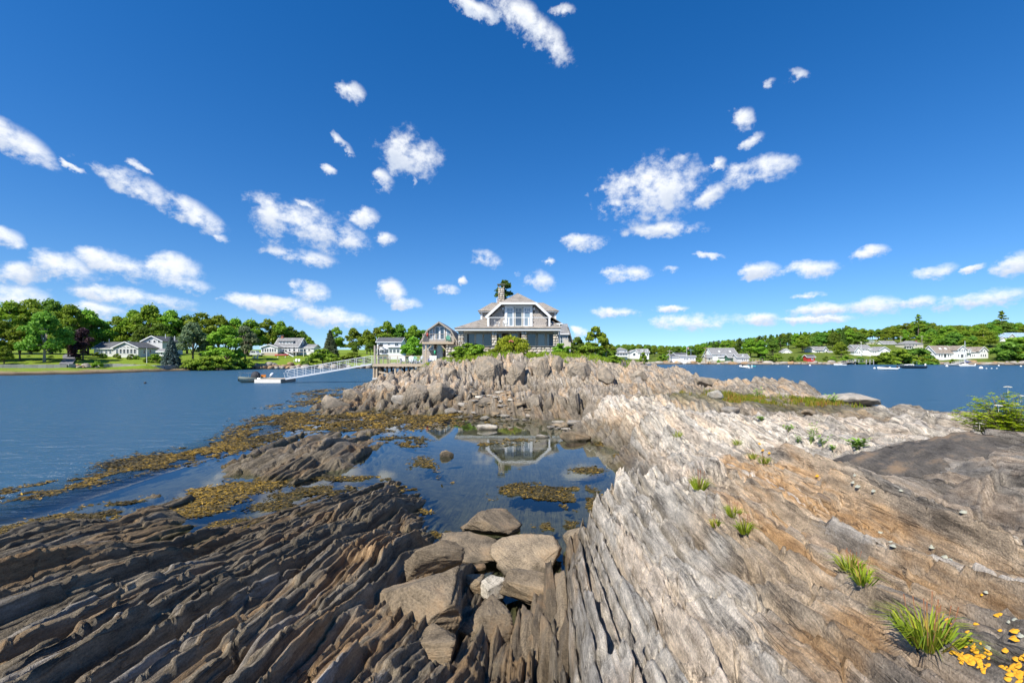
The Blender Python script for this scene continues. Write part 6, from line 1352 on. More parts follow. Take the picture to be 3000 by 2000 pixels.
# ------------------------------------------------------------------ boats and moorings in the harbour
def motorboat(label, px, py, Ln, head, hm, windshield=True, cabin=False, z=0.0, bm=.36, out=True):
    x, y, _ = PZ(px, py, 0); T = thing('motorboat', label, 'boat', (x, y, 0), head); B_ = Ln * bm; H = .16 * Ln * .62
    m, d, r = hull_mesh(Ln, B_, H, .15, .9, .16, 14, Ln * .055, 2.4); m.build('hull', hm, T, True); d.build('deck', PLASTIC, T)
    if windshield: MB().slab([(Ln * .04, -B_ * .36, H), (Ln * .04, B_ * .36, H), (-.02 * Ln, B_ * .33, H + .5), (-.02 * Ln, -B_ * .33, H + .5)], .04).build('windshield', DGLASS, T)
    if cabin:
        c = MB(); c.prism([(-Ln * .02, H - .1), (Ln * .30, H + .05), (Ln * .22, H + .42), (Ln * .02, H + .55)], -B_ * .33, B_ * .33); c.build('cabin', PLASTIC, T)
        for i in range(3): MB().box(Ln * (.05 + .07 * i), Ln * (.09 + .07 * i), -B_ * .335, B_ * .335, H + .12, H + .30).build('porthole', DGLASS, T)
        MB().tube([(-Ln * .1, -B_ * .3, H), (-Ln * .12, -B_ * .28, H + 1.3), (-Ln * .12, B_ * .28, H + 1.3), (-Ln * .1, B_ * .3, H)], .03, 5).build('arch', STEEL, T)
    else: MB().box(-Ln * .16, -Ln * .04, -B_ * .2, B_ * .2, H - .25, H + .28).build('console', PLASTIC, T)
    rl = MB()
    for s in (-1, 1): rl.tube([(Ln * .05, s * B_ * .44, H + .05), (Ln * .25, s * B_ * .38, H + .45), (Ln * .47, s * B_ * .06, H + .55)], .02, 5)
    rl.build('bow_rail', STEEL, T)
    if out: outboard(T, -Ln / 2 - .05, H + .05, M('outboard_black', (.04, .04, .045), .35) if 'dark' not in label else PLASTIC, 1.1, .1)
    return T
WH = M('white_gelcoat', (.78, .78, .75), .3, .04, 2)
motorboat('white open runabout with black outboard moored on the harbour', 2598, 1083, 4.9, math.radians(178), WH)
motorboat('dark blue-hulled cabin boat with white deck moored on the harbour', 2672, 1078.5, 7.0, math.radians(176), M('navy_hull', (.015, .03, .05), .3, .05, 2), True, True)
motorboat('white centre-console boat showing its stern before the workshop', 2181, 1078, 5.6, math.radians(92), WH, True, False, 0, .42)
motorboat('small white skiff beside the pale ramp', 2460, 1070.5, 4.6, math.radians(178), WH, False)
motorboat('small teal skiff tied behind the centre-console boat', 2200, 1074, 3.0, math.radians(175), M('teal_hull', (.06, .42, .40), .4), False, False, 0, .36, False)
motorboat('low grey dinghy beside the sailboat', 2786, 1071, 5.5, math.radians(180), M('grey_hull', (.30, .30, .30), .5), False, False, 0, .3, False)
def sailboat(label, px, py, Ln, mast, head):
    x, y, _ = PZ(px, py, 0); T = thing('sailboat', label, 'sailboat', (x, y, 0), head); m, d, r = hull_mesh(Ln, Ln * .3, .55, .2, .55, .12, 14, .3, 1.9); m.build('hull', WH, T, True); d.build('deck', PLASTIC, T)
    MB().prism([(-.2, .5), (1.4, .6), (1.2, .95), (-.1, .95)], -.5, .5).build('cabin', PLASTIC, T); MB().tube([(.6, 0, .5), (.6, 0, mast)], [.09, .06], 6).build('mast', ALU, T); MB().tube([(.6, 0, 1.5), (-1.8, 0, 1.45)], .05, 6).build('boom', ALU, T)
    MB().tube([(.55, 0, 2.9), (.4, 0, 1.75), (-.6, 0, 1.62), (-1.7, 0, 1.55)], [.05, .2, .17, .08], 8).build('sail_cover', M('blue_canvas', (.02, .035, .22), .8), T, True)
    s = MB()
    for e in ((Ln / 2 - .1, 0, .9), (-Ln / 2 + .1, 0, .6), (.55, .75, .6), (.55, -.75, .6)): s.tube([(.6, 0, mast - .1), e], .015, 4)
    s.build('stays', STEEL, T); outboard(T, -Ln / 2, .55, PLASTIC, .9, .5)
sailboat('small white sailboat with bare mast and blue sail cover on its mooring', 2832, 1073.5, 5.6, 9.0, math.radians(180))
for (px, py, r, lab) in ((2373, 1071, .35, 'white mooring ball off the red boathouse'), (2310, 1074, .25, 'small white mooring ball off the wooded bank'), (2562, 1079.5, .3, 'white mooring ball beside the white runabout'), (2634, 1078, .22, 'small white mooring ball between the runabout and the dark-hulled boat'), (2774, 1073.5, .4, 'white mooring ball beside the grey dinghy'), (2874, 1079.5, .48, 'large white mooring ball off the large white house'), (2926, 1071.5, .3, 'white mooring ball off the stony beach'), (2991, 1073.5, .3, 'white mooring ball beyond the large white one'), (425, 1123, .16, 'small dark mooring buoy alone in the cove')):
    x, y, _ = PZ(px, py, 0); T = thing('mooring_buoy', lab, 'buoy', (x, y, 0)); mm = WH if px > 1000 else BLACK
    MB().tube([(0, 0, -r * .4), (0, 0, -r * .1), (0, 0, r * .5), (0, 0, r * 1.1), (0, 0, r * 1.35)], [r * .6, r * .92, r, r * .6, r * .1], 12).build('ball', mm, T, True); MB().tube([(0, 0, r * 1.3), (0, 0, r * 1.6)], r * .12, 6).build('ring', STEEL, T)
    if px == 2874:
        for k in range(3): o = MB().tube([(-.28, 0, 0), (0, 0, .05), (.28, 0, 0)], [.05, .14, .05], 8).build('line_float', WH, None, True, (x + 1.6 + 1.5 * k, y, .02)); tag(o, 'little white float on the pick-up line of the large mooring ball', 'float', 'floats on the mooring line')

# ------------------------------------------------------------------ around the cottage
h = House('cream annexe house with steep grey roof behind the cottage', 1655, 1034, 74, 0, 'annexe_house'); T = h.T
h.part(MB().box(-1.9, .95, 0, 6, -1.0, 3.2), 'wall', BEIGE).part(MB().slab([(-2.0, -.35, 3.15), (.72, -.35, 3.15), (.72, 2.4, 4.95), (-2.0, 2.4, 4.95)], .12), 'front_roof', ROOFM).part(MB().slab([(.6, -.36, 4.2), (.6, 6, 4.95), (1.28, 6, 1.75), (1.28, -.36, 1.75)], .1), 'side_roof', ROOFM).part(MB().box(-2.0, .7, -.40, -.355, 2.98, 3.16), 'trim', WHITE)
h.win((-.55,), 1.55, 2.85, 0, .55, (1, 2)).win((-.25, .55), -.1, .95, 0, .62, (2, 2)).win((.2,), 2.3, 2.9, 0, .5, (1, 1)).part(MB().prism([(.56, 1.85), (.95, 1.85), (.85, 2.95), (.56, 2.95)], -.05, -.005), 'dark_gable_vent', DGLASS)
rl = thing('stair_railing', 'thin black railing running down behind the porch corner', 'railing', (hx(1640, 62), 62, 3.6)); MB().tube([(0, 0, 1.3), (.35, 0, 1.35), (1.3, .8, .2)], .03, 5).build('handrail', BLACK, rl)
for (x, z) in ((0.02, 1.3), (.35, 1.3), (.85, .75), (1.28, .2)): MB().beam((x, x * .5, -.2), (x, x * .5, z), .03).build('baluster', BLACK, rl)
fe = thing('plank_fence', 'low red-brown plank fence beside the cream annexe house', 'fence', (hx(1678, 72), 72, 3.3)); fm = M('redwood_stain', (.27, .08, .04), .8, .2, 5, stretch=(1, 1, .2))
for i in range(15): MB().box(.12 * i, .12 * i + .108, 0, .03, 0, .88 + .02 * (i % 3)).build('plank', fm, fe)
for i in range(3): MB().box(.8 * i + .02, .8 * i + .11, .032, .12, -.3, .9).build('post', fm, fe)
def gz(x, y): return ground(x, y)
plant_tree(T_RHODO, 'rhododendron_bush', 'yellow-green rhododendron with a pink bloom before the porch wall', (hx(1503, 54.5), 54.5, gz(hx(1503, 54.5), 54.5) - .2), (.72, .62, .98), 0, None, 'bush')
bl = MB()
for (dx, dz) in ((-.15, 0), (.05, .08), (.2, -.03)): bl.tube([(dx, 0, dz - .08), (dx, 0, dz), (dx, 0, dz + .08)], [.04, .13, .05], 7)
o = bl.build('rhododendron_bloom', M('pink_petal', (.60, .05, .16), .6), None, True, (hx(1497, 53.4), 53.3, hz(1000, 53.4))); tag(o, 'pink flower cluster on top of the rhododendron', 'flower')
for (px, py, Y, w, hgt, k, lab) in ((1372, 1046, 51, 1.0, 1.6, 0, 'leafy green shrub below the porch wall beside the terrace'), (1400, 1048, 50.5, .8, 1.3, 1, 'yellow-green shrub in front of the porch wall'), (1345, 1040, 54, .8, 1.0, 0, 'low shrub at the foot of the terrace wall'), (1455, 1034, 55.5, 1.0, 1.0, 1, 'low spreading shrub beside the rhododendron'), (1560, 1032, 55.5, .7, .8, 0, 'low shrub beyond the rhododendron'), (1643, 1044, 54, .7, 1.5, 0, 'upright green shrub at the porch corner'), (1800, 1055, 46, .6, 1.1, 1, 'shrub with white flowers on the bluff edge'), (1730, 1040, 58, 1.2, 1.7, 0, 'green thicket under the sapling')):
    x, y, z = PY(px, py, Y); z = gz(x, y); plant_tree(T_SMALL[k], 'shrub', lab, (x, y, z - .12), (w, w, hgt / 2.6 * 1.0), px * .1, None, 'shrub')
plant_tree(T_SAP, 'sapling_tree', 'bright yellow-green sapling with pale stems right of the cottage', (hx(1745, 60), 60, gz(hx(1745, 60), 60) - .1), (.78, .78, .75), 1.0)
plant_tree(T_SAP, 'sapling_tree', 'thin sapling leaning beside the brighter one', (hx(1775, 59), 59, gz(hx(1775, 59), 59) - .1), (.5, .5, .55), 2.0)
plant_tree(T_PINE, 'pine_tree', 'dark pine rising behind the stone chimney', (hx(1478, 79), 79, 2.8), (1.02, 1.02, 1.02), .6)
for (px, top, Y, k) in ((1692, 985, 100, 3), (1722, 1003, 112, 2), (1672, 1000, 112, 0), (1765, 1008, 130, 3), (1790, 1006, 140, 0), (1810, 1010, 250, 2)):
    p = [T_MAPLE[0], T_MAPLE[1], T_DARKB[0], T_DARKB[1]][k]; grow(p, [14.2, 15.3, 13.2, 13.2][k], px, top, Y, 'dark green tree behind the sapling and plank fence', 'trees behind the plank fence', 'broadleaf_tree', 2.2)

# ------------------------------------------------------------------ boulders in the cleft and around the pool
def near_proto(seed, dims, mat, sub=4, box=5.0, layer=.09, dip=.25, cut=.35):
    "an angular slab: the hull of scattered corner points, its faces cut finer, then split along the bedding"
    import bmesh
    rng = np.random.default_rng(seed); bm = bmesh.new(); dm = np.array(dims)
    for k in range(22):
        p = rng.normal(size=3); p[2] *= .8; p /= (np.abs(p) ** box).sum() ** (1 / box); bm.verts.new(p * rng.uniform(.86, 1.0))
    r = bmesh.ops.convex_hull(bm, input=bm.verts[:]); bmesh.ops.delete(bm, geom=[v for v in bm.verts if not v.link_faces], context='VERTS')
    bmesh.ops.triangulate(bm, faces=bm.faces[:])
    for _ in range(sub - 1): bmesh.ops.subdivide_edges(bm, edges=bm.edges[:], cuts=1, use_grid_fill=True)
    bmesh.ops.triangulate(bm, faces=bm.faces[:]); bm.normal_update()
    V = np.array([v.co[:] for v in bm.verts]); Nr = np.array([v.normal[:] for v in bm.verts]); Fc = np.array([[v.index for v in f.verts] for f in bm.faces]); bm.free()
    W = V * dm; sc = float(max(dims))
    st = W[:, 2] + dip * W[:, 0] + .03 * sc * fbm(W[:, 0] * 2.2 / sc, W[:, 1] * 2.2 / sc, seed + 4, 3)
    side = np.clip(1.15 - np.abs(Nr[:, 2]), 0, 1); al = np.arctan2(V[:, 1], V[:, 0]) * .35
    k = layer * sc * (.55 * slabs(st, al, .11 * sc, 4, seed, .9, .2) + .35 * slabs(st, al, .045 * sc, 6, seed + 2, .9, .3)) * side + .035 * sc * fbm(V[:, 0] * 2.5 + V[:, 2], V[:, 1] * 2.5 - V[:, 2], seed + 8, 4)
    W = W + Nr * k[:, None]
    me = np_mesh('boulder', W, Fc, mat, False); attr(me, 'strata', 'FLOAT_VECTOR', np.stack([st * 1.3, W[:, 0] * .9 + W[:, 1] * .5, W[:, 1]], 1)); return me
def boulder(label, px0, px1, ytop, ybot, mat, H, seed, zb=-.15, tilt=(0, 0), rz=0.0, name='boulder', deep=None, sub=4, box=5.0):
    pc = (px0 + px1) / 2; Yf = (CH - max(zb, 0)) * F / (ybot - HZ); w = (px1 - px0) / F * Yf; ph = math.atan((ytop + ybot) / 2 / F - HZ / F)
    ext = (ybot - ytop) / F * Yf; D = deep or max(.35 * w, min(1.5 * w, (ext - H * math.cos(ph) * .8) / max(.15, math.sin(ph)) * .95))
    y = Yf + D / 2; x = (pc - 1500) / F * y
    o = link(name, near_proto(seed, (w / 2 * 1.06, D / 2 * 1.06, H / 2), mat, sub, box), None, (x, y, zb + H / 2)); o.rotation_euler = (tilt[0], tilt[1], rz); tag(o, label, 'boulder'); return o
boulder('peaked brown boulder rising from the tide pool behind the flat slabs', 1352, 1535, 1468, 1592, BM_BROWN, .52, 601, -.15, (.1, .25), .3)
boulder('long flat tan slab lying at the near end of the pool', 1276, 1522, 1552, 1664, BM_TAN, .28, 602, -.06, (.12, .10), .25)
boulder('wide tan slab tilted towards the pale ridge', 1430, 1668, 1562, 1694, BM_TAN, .30, 604, -.04, (.14, -.06), .5)
boulder('dark layered slab below the wide tan slab', 1470, 1645, 1676, 1798, BM_BROWN, .42, 605, .0, (.1, .05), -.25)
boulder('small whitish quartz-streaked boulder between the slabs', 1408, 1498, 1694, 1774, BM_PALE, .34, 606, .0, (.1, .2), .6)
boulder('smooth tan boulder beside the whitish one', 1360, 1426, 1686, 1760, BM_TAN, .34, 607, .0, (.1, -.1), .2)
boulder('rust-tinged flat slab leaning in the cleft', 1322, 1500, 1757, 1914, BM_TAN, .36, 608, .18, (.22, .18), .35)
boulder('large blocky brown boulder with flat split face', 990, 1372, 1668, 2005, BM_BROWN, .85, 611, .10, (.22, -.05), .18, 'boulder', .95, 5, 6)
boulder('rounded brown boulder on top of the blocky one', 1188, 1362, 1634, 1725, BM_BROWN, .55, 612, .35, (.1, .1), .5)
boulder('smooth brown slab lying against the blocky boulder', 1135, 1360, 1836, 2015, BM_BROWN, .34, 613, .38, (.3, -.28), -.35)
boulder('tan boulder wedged between the pool and the pale ridge', 1655, 1738, 1528, 1634, BM_TAN, .5, 614, -.1, (.1, -.35), .2)
boulder('small red-brown stone between two slabs', 1384, 1424, 1644, 1674, BM_RUST, .16, 615, -.04, (0, .3), .4, 'stone', None, 3)
boulder('lone tan stone standing in the still pool', 1288, 1328, 1308, 1338, BM_TAN, .42, 616, -.2, (0, .1), .3, 'stone', None, 3)
boulder('smooth pale stone near the head of the pool', 1407, 1434, 1218, 1230, BM_PALE, .3, 617, -.08, (0, 0), .3, 'stone', None, 3)
boulder('long pale stone awash in the pool', 1398, 1462, 1241, 1259, BM_PALE, .34, 618, -.1, (0, .06), .1, 'stone', None, 3)
boulder('low pale stone awash beside the dark flat rock', 1566, 1612, 1272, 1282, BM_PALE, .22, 619, -.1, (0, 0), .1, 'stone', None, 3)
boulder('dark flat rock at the foot of the pool cliff', 1634, 1732, 1266, 1292, BM_BROWN, .5, 620, -.14, (0, 0), .1, 'boulder', None, 3)
boulder('tan boulder jammed against the pool cliff', 1742, 1778, 1180, 1222, BM_TAN, .95, 621, .3, (0, .2), .4, 'boulder', None, 3)
boulder('dark boulder at the waterline under the jammed one', 1745, 1785, 1250, 1284, BM_BROWN, .6, 622, -.1, (0, .2), .1, 'boulder', None, 3)
boulder('grey boulder between the two dark headland ridges', 1145, 1192, 1166, 1188, BM_GREY, .7, 623, .1, (0, 0), .1, 'boulder', None, 3)
boulder('grey-brown boulder at the edge of the weed below the headland', 1303, 1340, 1195, 1213, BM_GREY, .45, 624, -.08, (0, 0), .1, 'boulder', None, 3)
boulder('long flat grey slab lying beyond the marsh grass', 2407, 2562, 1161, 1196, BM_GREY, .75, 625, .55, (.05, .0), -.1, 'boulder', 1.6, 3, 7)
boulder('pale rounded boulder standing in the marsh grass', 2068, 2120, 1148, 1178, BM_PALE, .7, 626, 1.0, (0, 0), .1, 'boulder', None, 3)
boulder('flat tan stone on the pale rock sheet beyond the wrack', 2448, 2520, 1214, 1234, BM_TAN, .3, 627, .75, (0, .1), .3, 'stone', None, 3)
boulder('grey stone at the edge of the marsh grass', 2115, 2165, 1190, 1216, BM_GREY, .35, 628, .98, (0, .1), .3, 'stone', None, 3)
boulder('tan stone beside the dry wrack heap', 2345, 2395, 1198, 1220, BM_TAN, .3, 629, .85, (0, .1), .6, 'stone', None, 3)
boulder('jutting block of pale stone in front of the rhododendron', 1395, 1470, 1024, 1068, BM_GREY, 1.6, 633, 2.4, (.0, .1), .3, 'boulder', 1.2, 3) if False else None
o = link('boulder', near_proto(690, (2.0, 1.25, .62), BM_SLATE, 6, 9, .10, .35), None, (7.55, 7.3, 1.36)); o.rotation_euler = (.16, -.10, -.22); tag(o, 'huge dark block of schist with a rusty split face under the elder bush', 'boulder')
# standing slabs of the bluff and the headland, pieces of the ledge
for i, (x0, x1, y0, y1, Y, dp, lean, rz) in enumerate(((1388, 1476, 1034, 1152, 41.0, 1.6, .22, .2), (1478, 1546, 1050, 1142, 41.0, 1.5, .10, -.2), (1556, 1612, 1040, 1124, 41.5, 1.4, .12, .3), (1610, 1650, 1036, 1118, 42.0, 1.3, .28, .0), (1652, 1744, 1056, 1120, 40.5, 1.6, .10, .2), (1745, 1800, 1070, 1130, 37.5, 1.4, .12, -.2),
        (1546, 1588, 1146, 1224, 26.4, 1.2, .10, .1), (1584, 1628, 1140, 1224, 26.6, 1.3, .14, -.1), (1626, 1664, 1144, 1224, 26.2, 1.2, .08, .2), (1660, 1698, 1140, 1228, 25.6, 1.2, .12, .0), (1696, 1748, 1168, 1284, 21.0, .9, .10, .1), (1384, 1468, 1158, 1210, 28.0, 1.2, .45, .3),
        (1196, 1262, 1120, 1204, 31.0, 2.2, .55, -.5), (1250, 1330, 1112, 1200, 31.5, 2.4, .45, -.4), (1010, 1110, 1128, 1206, 32.0, 2.0, .75, -.7), (1090, 1180, 1106, 1192, 34.5, 2.2, .6, -.6), (946, 1040, 1160, 1218, 28.5, 1.6, .85, -.8), (1290, 1350, 1070, 1130, 40.0, 1.8, .4, -.3), (1840, 1900, 1080, 1130, 36.0, 1.3, .1, .3), (2180, 2250, 1112, 1145, 32.0, 1.6, .3, .2), (2270, 2350, 1120, 1150, 30.5, 1.6, .3, .1), (2020, 2100, 1102, 1135, 35.0, 1.6, .25, .2))):
    w = (x1 - x0) / F * Y; hgt = (y1 - y0) / F * Y; o = link('rock_slab', near_proto(760 + i, (w / 2 * .92, dp / 2, hgt / 2), BM_CLIFF, 5, 4.5, .10, 3.5), rock, (((x0 + x1) / 2 - 1500) / F * Y, Y - .55, CH - ((y0 + y1) / 2 - HZ) / F * Y - .08)); o.rotation_euler = (-.12, lean * .6, rz)
# rubble on the little beach
SP = [near_proto(640 + i, (1, .8, .55), (BM_PALE, BM_TAN, BM_GREY, BM_TAN)[i % 4], 2) for i in range(8)]
_rb = random.Random(8)
for (x0, x1, y0, y1, zb, n, lab, grp) in ((1345, 1500, 1158, 1204, .35, 70, 'stone in the rubble on the small beach', 'stones on the small beach'), (1612, 1690, 1234, 1258, .05, 26, 'stone in the rubble under the column cliff', 'stones under the column cliff'), (1450, 1560, 1204, 1228, .05, 26, 'stone along the water at the head of the pool', 'stones at the head of the pool')):
    for i in range(n):
        px, py = _rb.uniform(x0, x1), _rb.uniform(y0, y1); x, y, _ = PZ(px, py, zb); s = _rb.choice((.09, .13, .18, .28)) * _rb.uniform(.8, 1.3)
        ki = _rb.randrange(8); o = link('stone', SP[ki], None, (x, y, ground(x, y) + s * .25), _rb.uniform(0, 6), (s * 1.4, s, s * .7)); tag(o, ('broad ' if s > .24 else 'small ' if s < .12 else 'middling ') + ('pale', 'tan', 'grey', 'brownish')[ki % 4] + ' ' + lab, 'stone', grp)
# loose grey shingle bank beside the terrace
sh = MB(); rsx = random.Random(3); pr = STONES[0]; pv = np.array([v.co[:] for v in pr.vertices]); pf = [tuple(p.vertices) for p in pr.polygons]
xs = np.array([rsx.uniform(-8.8, -5.4) for _ in range(700)]); ys = np.array([rsx.uniform(46.5, 52.5) for _ in range(700)]); zs = grounds(xs, ys)
for x, y, z in zip(xs, ys, zs):
    s = rsx.uniform(.10, .26); sh.add([(x + p[0] * s * 1.6, y + p[1] * s * 1.3, z + p[2] * s) for p in pv], pf)
o = sh.build('loose_stones', BM_GREY, None, True); tag(o, 'bank of loose grey stones below the terrace', None, None, 'stuff')
# upright plates of dark schist in the cleft, pieces of the ledge
for i, (px, py, L_, w, hgt) in enumerate(((1405, 1995, 1.1, .16, .44), (1440, 1985, 1.4, .12, .46), (1470, 1960, 1.3, .18, .44), (1505, 1950, 1.6, .13, .50), (1535, 1925, 1.9, .20, .52), (1568, 1905, 2.0, .14, .58), (1592, 1885, 2.2, .20, .62), (1618, 1860, 2.3, .15, .66), (1640, 1850, 2.2, .20, .70), (1600, 1990, 1.4, .18, .64), (1550, 1995, 1.2, .16, .54), (1645, 1985, 1.4, .2, .74))):
    x, y, _ = PZ(px, py, .35); o = link('rock_slab', near_proto(660 + i, (w / 2 * 1.3, L_ / 2, hgt * .62), BM_BROWN if i % 4 else BM_TAN, 4, 7, .05, 3.0), rock, (x, y + L_ * .2, hgt * .20)); o.rotation_euler = (.10 + .05 * math.sin(i * 3), .14 + .06 * math.sin(i * 5), -.06 + .04 * math.sin(i))

# ------------------------------------------------------------------ floating rockweed
def weed_mat():
    m, nt = mat_new('rockweed'); g = NG(nt); at = g.n('ShaderNodeAttribute', attribute_name='leaf').outputs['Fac']
    c = g.ramp(at, [(0, (.030, .026, .010)), (.45, (.105, .074, .016)), (.78, (.28, .17, .022)), (1, (.46, .28, .03))]); g.out(g.bsdf(c, .45, spec=.4).outputs[0]); return m
def seaweed():
    E = [(60, 1445, 115, 17, .7), (200, 1418, 120, 13, .7), (330, 1392, 90, 10, .5), (450, 1352, 140, 22, 1), (580, 1330, 110, 16, .9), (650, 1308, 110, 18, .9), (750, 1282, 110, 20, .9), (800, 1250, 120, 20, 1), (840, 1222, 100, 14, .9), (890, 1182, 110, 9, .8), (970, 1160, 100, 8, .9), (930, 1148, 80, 6, .8),
         (90, 1548, 130, 14, .9), (230, 1515, 120, 14, 1), (340, 1482, 90, 12, .8), (600, 1442, 60, 12, .9), (620, 1470, 90, 13, .9), (560, 1500, 90, 14, 1), (440, 1520, 60, 14, 1), (700, 1432, 120, 16, 1), (790, 1402, 100, 14, .9), (820, 1480, 80, 12, 1), (680, 1535, 60, 12, .9), (900, 1445, 90, 16, 1.1), (870, 1500, 50, 14, 1), (1020, 1236, 230, 26, 1.25), (1150, 1222, 170, 20, 1.2), (1270, 1216, 110, 13, 1.1), (1350, 1236, 120, 13, .8),
         (1180, 1288, 70, 10, .9), (1205, 1302, 38, 7, 1), (1120, 1295, 60, 8, .7), (1240, 1385, 34, 40, .9), (1268, 1422, 48, 16, 1), (1190, 1425, 42, 14, .7), (1560, 1428, 70, 12, 1), (1600, 1462, 115, 26, .9), (1680, 1442, 62, 18, .7), (1715, 1475, 34, 25, .9), (1720, 1378, 45, 9, .7), (1500, 1432, 40, 15, .6), (1650, 1540, 70, 12, .9), (1040, 1402, 110, 7, .7), (960, 1435, 80, 10, .8), (1440, 1302, 60, 5, .6), (1560, 1375, 40, 5, .4), (1290, 1565, 30, 10, .6), (1830, 1335, 30, 6, .8), (1780, 1300, 40, 6, .7), (1220, 1500, 40, 8, .3), (1000, 1262, 120, 10, .9), (870, 1300, 60, 7, .6), (1500, 1290, 60, 5, .4)]
    rng = np.random.default_rng(9); X = []; Y = []; Tn = []
    area = np.array([e[2] * e[3] * e[4] for e in E]); cnt = (area / area.sum() * 115000).astype(int) + 60
    for (cx, cy, hw, hh, d), n in zip(E, cnt):
        a = rng.uniform(0, 6.283, n); r = np.sqrt(rng.uniform(0, 1, n)) * (1 + .25 * rng.normal(size=n)); px = cx + hw * r * np.cos(a); py = cy + hh * r * np.sin(a) - (px - cx) * .10 * (cx < 1000)
        py = np.maximum(py, 1100); yy = CH * F / (py - HZ); X.append((px - 1500) / F * yy); Y.append(yy); Tn.append(np.full(n, d))
    X = np.concatenate(X); Y = np.concatenate(Y); D = np.concatenate(Tn)
    clump = fbm(X * 1.1, Y * .8, 71, 3) + .6 * fbm(X * 4.5, Y * 3.5, 75, 2); z = base_fields(X, Y)[0]
    keep = (clump > .22 - .36 * D) & (z < .08); X, Y, clump = X[keep], Y[keep], clump[keep]; n = len(X)
    s = .040 * (Y / 9) ** .8 * rng.uniform(.6, 1.5, n); th = rng.uniform(0, 6.283, n); th = np.where(rng.random(n) < .6, rng.normal(.25, .5, n), th)
    c = np.stack([X, Y, rng.uniform(.004, .02, n)], 1); U = np.stack([np.cos(th), np.sin(th), rng.normal(0, .22, n)], 1) * s[:, None]; W = np.stack([-np.sin(th), np.cos(th), rng.normal(0, .3, n)], 1) * (s * rng.uniform(.2, .5, n))[:, None]
    P = np.stack([c - U, c - W, c + U, c + W], 1).reshape(-1, 3); P[:, 2] = np.maximum(P[:, 2], .003)
    me = np_mesh('seaweed', P, np.arange(4 * n).reshape(n, 4), weed_mat(), False); tone = np.clip(.42 + .35 * fbm(X * .9, Y * .5, 81, 3) + rng.normal(0, .24, n) + .0 * clump, 0, 1); attr(me, 'leaf', 'FLOAT', np.repeat(tone, 4))
    o = link('seaweed', me); tag(o, 'golden-brown rockweed floating in patches on the still water', None, None, 'stuff')
seaweed()

# ------------------------------------------------------------------ grasses
def blade_mat(name, stops):
    m, nt = mat_new(name); g = NG(nt); at = g.n('ShaderNodeAttribute', attribute_name='leaf').outputs['Fac']; c = g.ramp(at, stops)
    d = g.bsdf(c, .6, spec=.25); t = g.n('ShaderNodeBsdfTranslucent'); g.L.new(c, t.inputs['Color']); mx = g.n('ShaderNodeMixShader'); mx.inputs[0].default_value = .3; g.L.new(d.outputs[0], mx.inputs[1]); g.L.new(t.outputs[0], mx.inputs[2]); g.out(mx.outputs[0]); return m
GRASSM = blade_mat('grass_blade', [(0, (.16, .26, .015)), (.55, (.32, .44, .03)), (.8, (.44, .48, .06)), (1, (.48, .38, .14))])
MARSHM = blade_mat('marsh_blade', [(0, (.12, .19, .015)), (.5, (.24, .27, .02)), (.75, (.36, .24, .05)), (1, (.40, .17, .05))])
TUFTM = blade_mat('tuft_blade', [(0, (.16, .26, .012)), (.6, (.36, .42, .03)), (.8, (.42, .30, .06)), (1, (.36, .12, .05))])
def blade_faces(n):
    o = np.arange(n)[:, None] * 5; return np.concatenate([o + np.array([[0, 1, 2]]), o + np.array([[0, 2, 4]]), o + np.array([[4, 2, 3]])])
def blades(X, Y, Z, h, w, tone, rng, lean=.35):
    n = len(X); a = rng.uniform(0, 6.283, n); l = h * lean * rng.uniform(.3, 1.4, n); dx, dy = np.cos(a) * l, np.sin(a) * l; b = rng.uniform(0, 3.14, n); wx, wy = np.cos(b) * w, np.sin(b) * w
    B = np.stack([X, Y, Z - .02], 1); m_ = np.stack([X + dx * .35, Y + dy * .35, Z + h * .6], 1); t = np.stack([X + dx, Y + dy, Z + h * (1 - .3 * l / (h + 1e-6))], 1); O = np.stack([wx, wy, np.zeros(n)], 1)
    P = np.stack([B - O, B + O, m_ + O * .7, t, m_ - O * .7], 1).reshape(-1, 3); return P, blade_faces(n), np.repeat(tone, 5)
def grass_field(name, label, X, Y, h, w, mat, rng, tone, lean=.35):
    Z = grounds(X, Y); P, Fc, T = blades(X, Y, Z, h, w, tone, rng, lean); me = np_mesh(name, P, Fc, mat, False); attr(me, 'leaf', 'FLOAT', T); o = link(name, me); tag(o, label, None, None, 'stuff'); return o
rg = np.random.default_rng(15)
def field_pts(n, ell, sub=None):
    X, Y = [], []
    for (cx, cy, rx, ry, d) in ell:
        k = int(n * d); a = rg.uniform(0, 6.283, k); r = np.sqrt(rg.uniform(0, 1, k)) * (1 + .2 * rg.normal(size=k)); X.append(cx + rx * r * np.cos(a)); Y.append(cy + ry * r * np.sin(a))
    return np.concatenate(X), np.concatenate(Y)
X, Y = field_pts(22000, [(-4.6, 50.2, 2.2, 2.0, .18), (-1.5, 51.5, 2.6, 2.2, .18), (1.5, 48.6, 2.6, 2.3, .26), (5.2, 50, 2.6, 2.6, .2), (7.6, 48.6, 2.8, 2.4, .26), (10.2, 49, 2.4, 3, .14), (-8.4, 54.5, 1.6, 2.6, .10), (3.4, 55, 5, 1.6, .2), (-9.8, 59.0, 1.6, 1.8, .06), (12, 54, 3, 4, .1)])
k_ = fbm(X * .8, Y * .8, 91, 3) > -.25; X, Y = X[k_], Y[k_]; n = len(X)
grass_field('grass', 'bright green meadow grass on the bluff below the cottage', X, Y, rg.uniform(.18, .46, n), .028, GRASSM, rg, np.clip(.35 + .3 * fbm(X * .4, Y * .4, 92, 3) + rg.normal(0, .18, n), 0, 1))
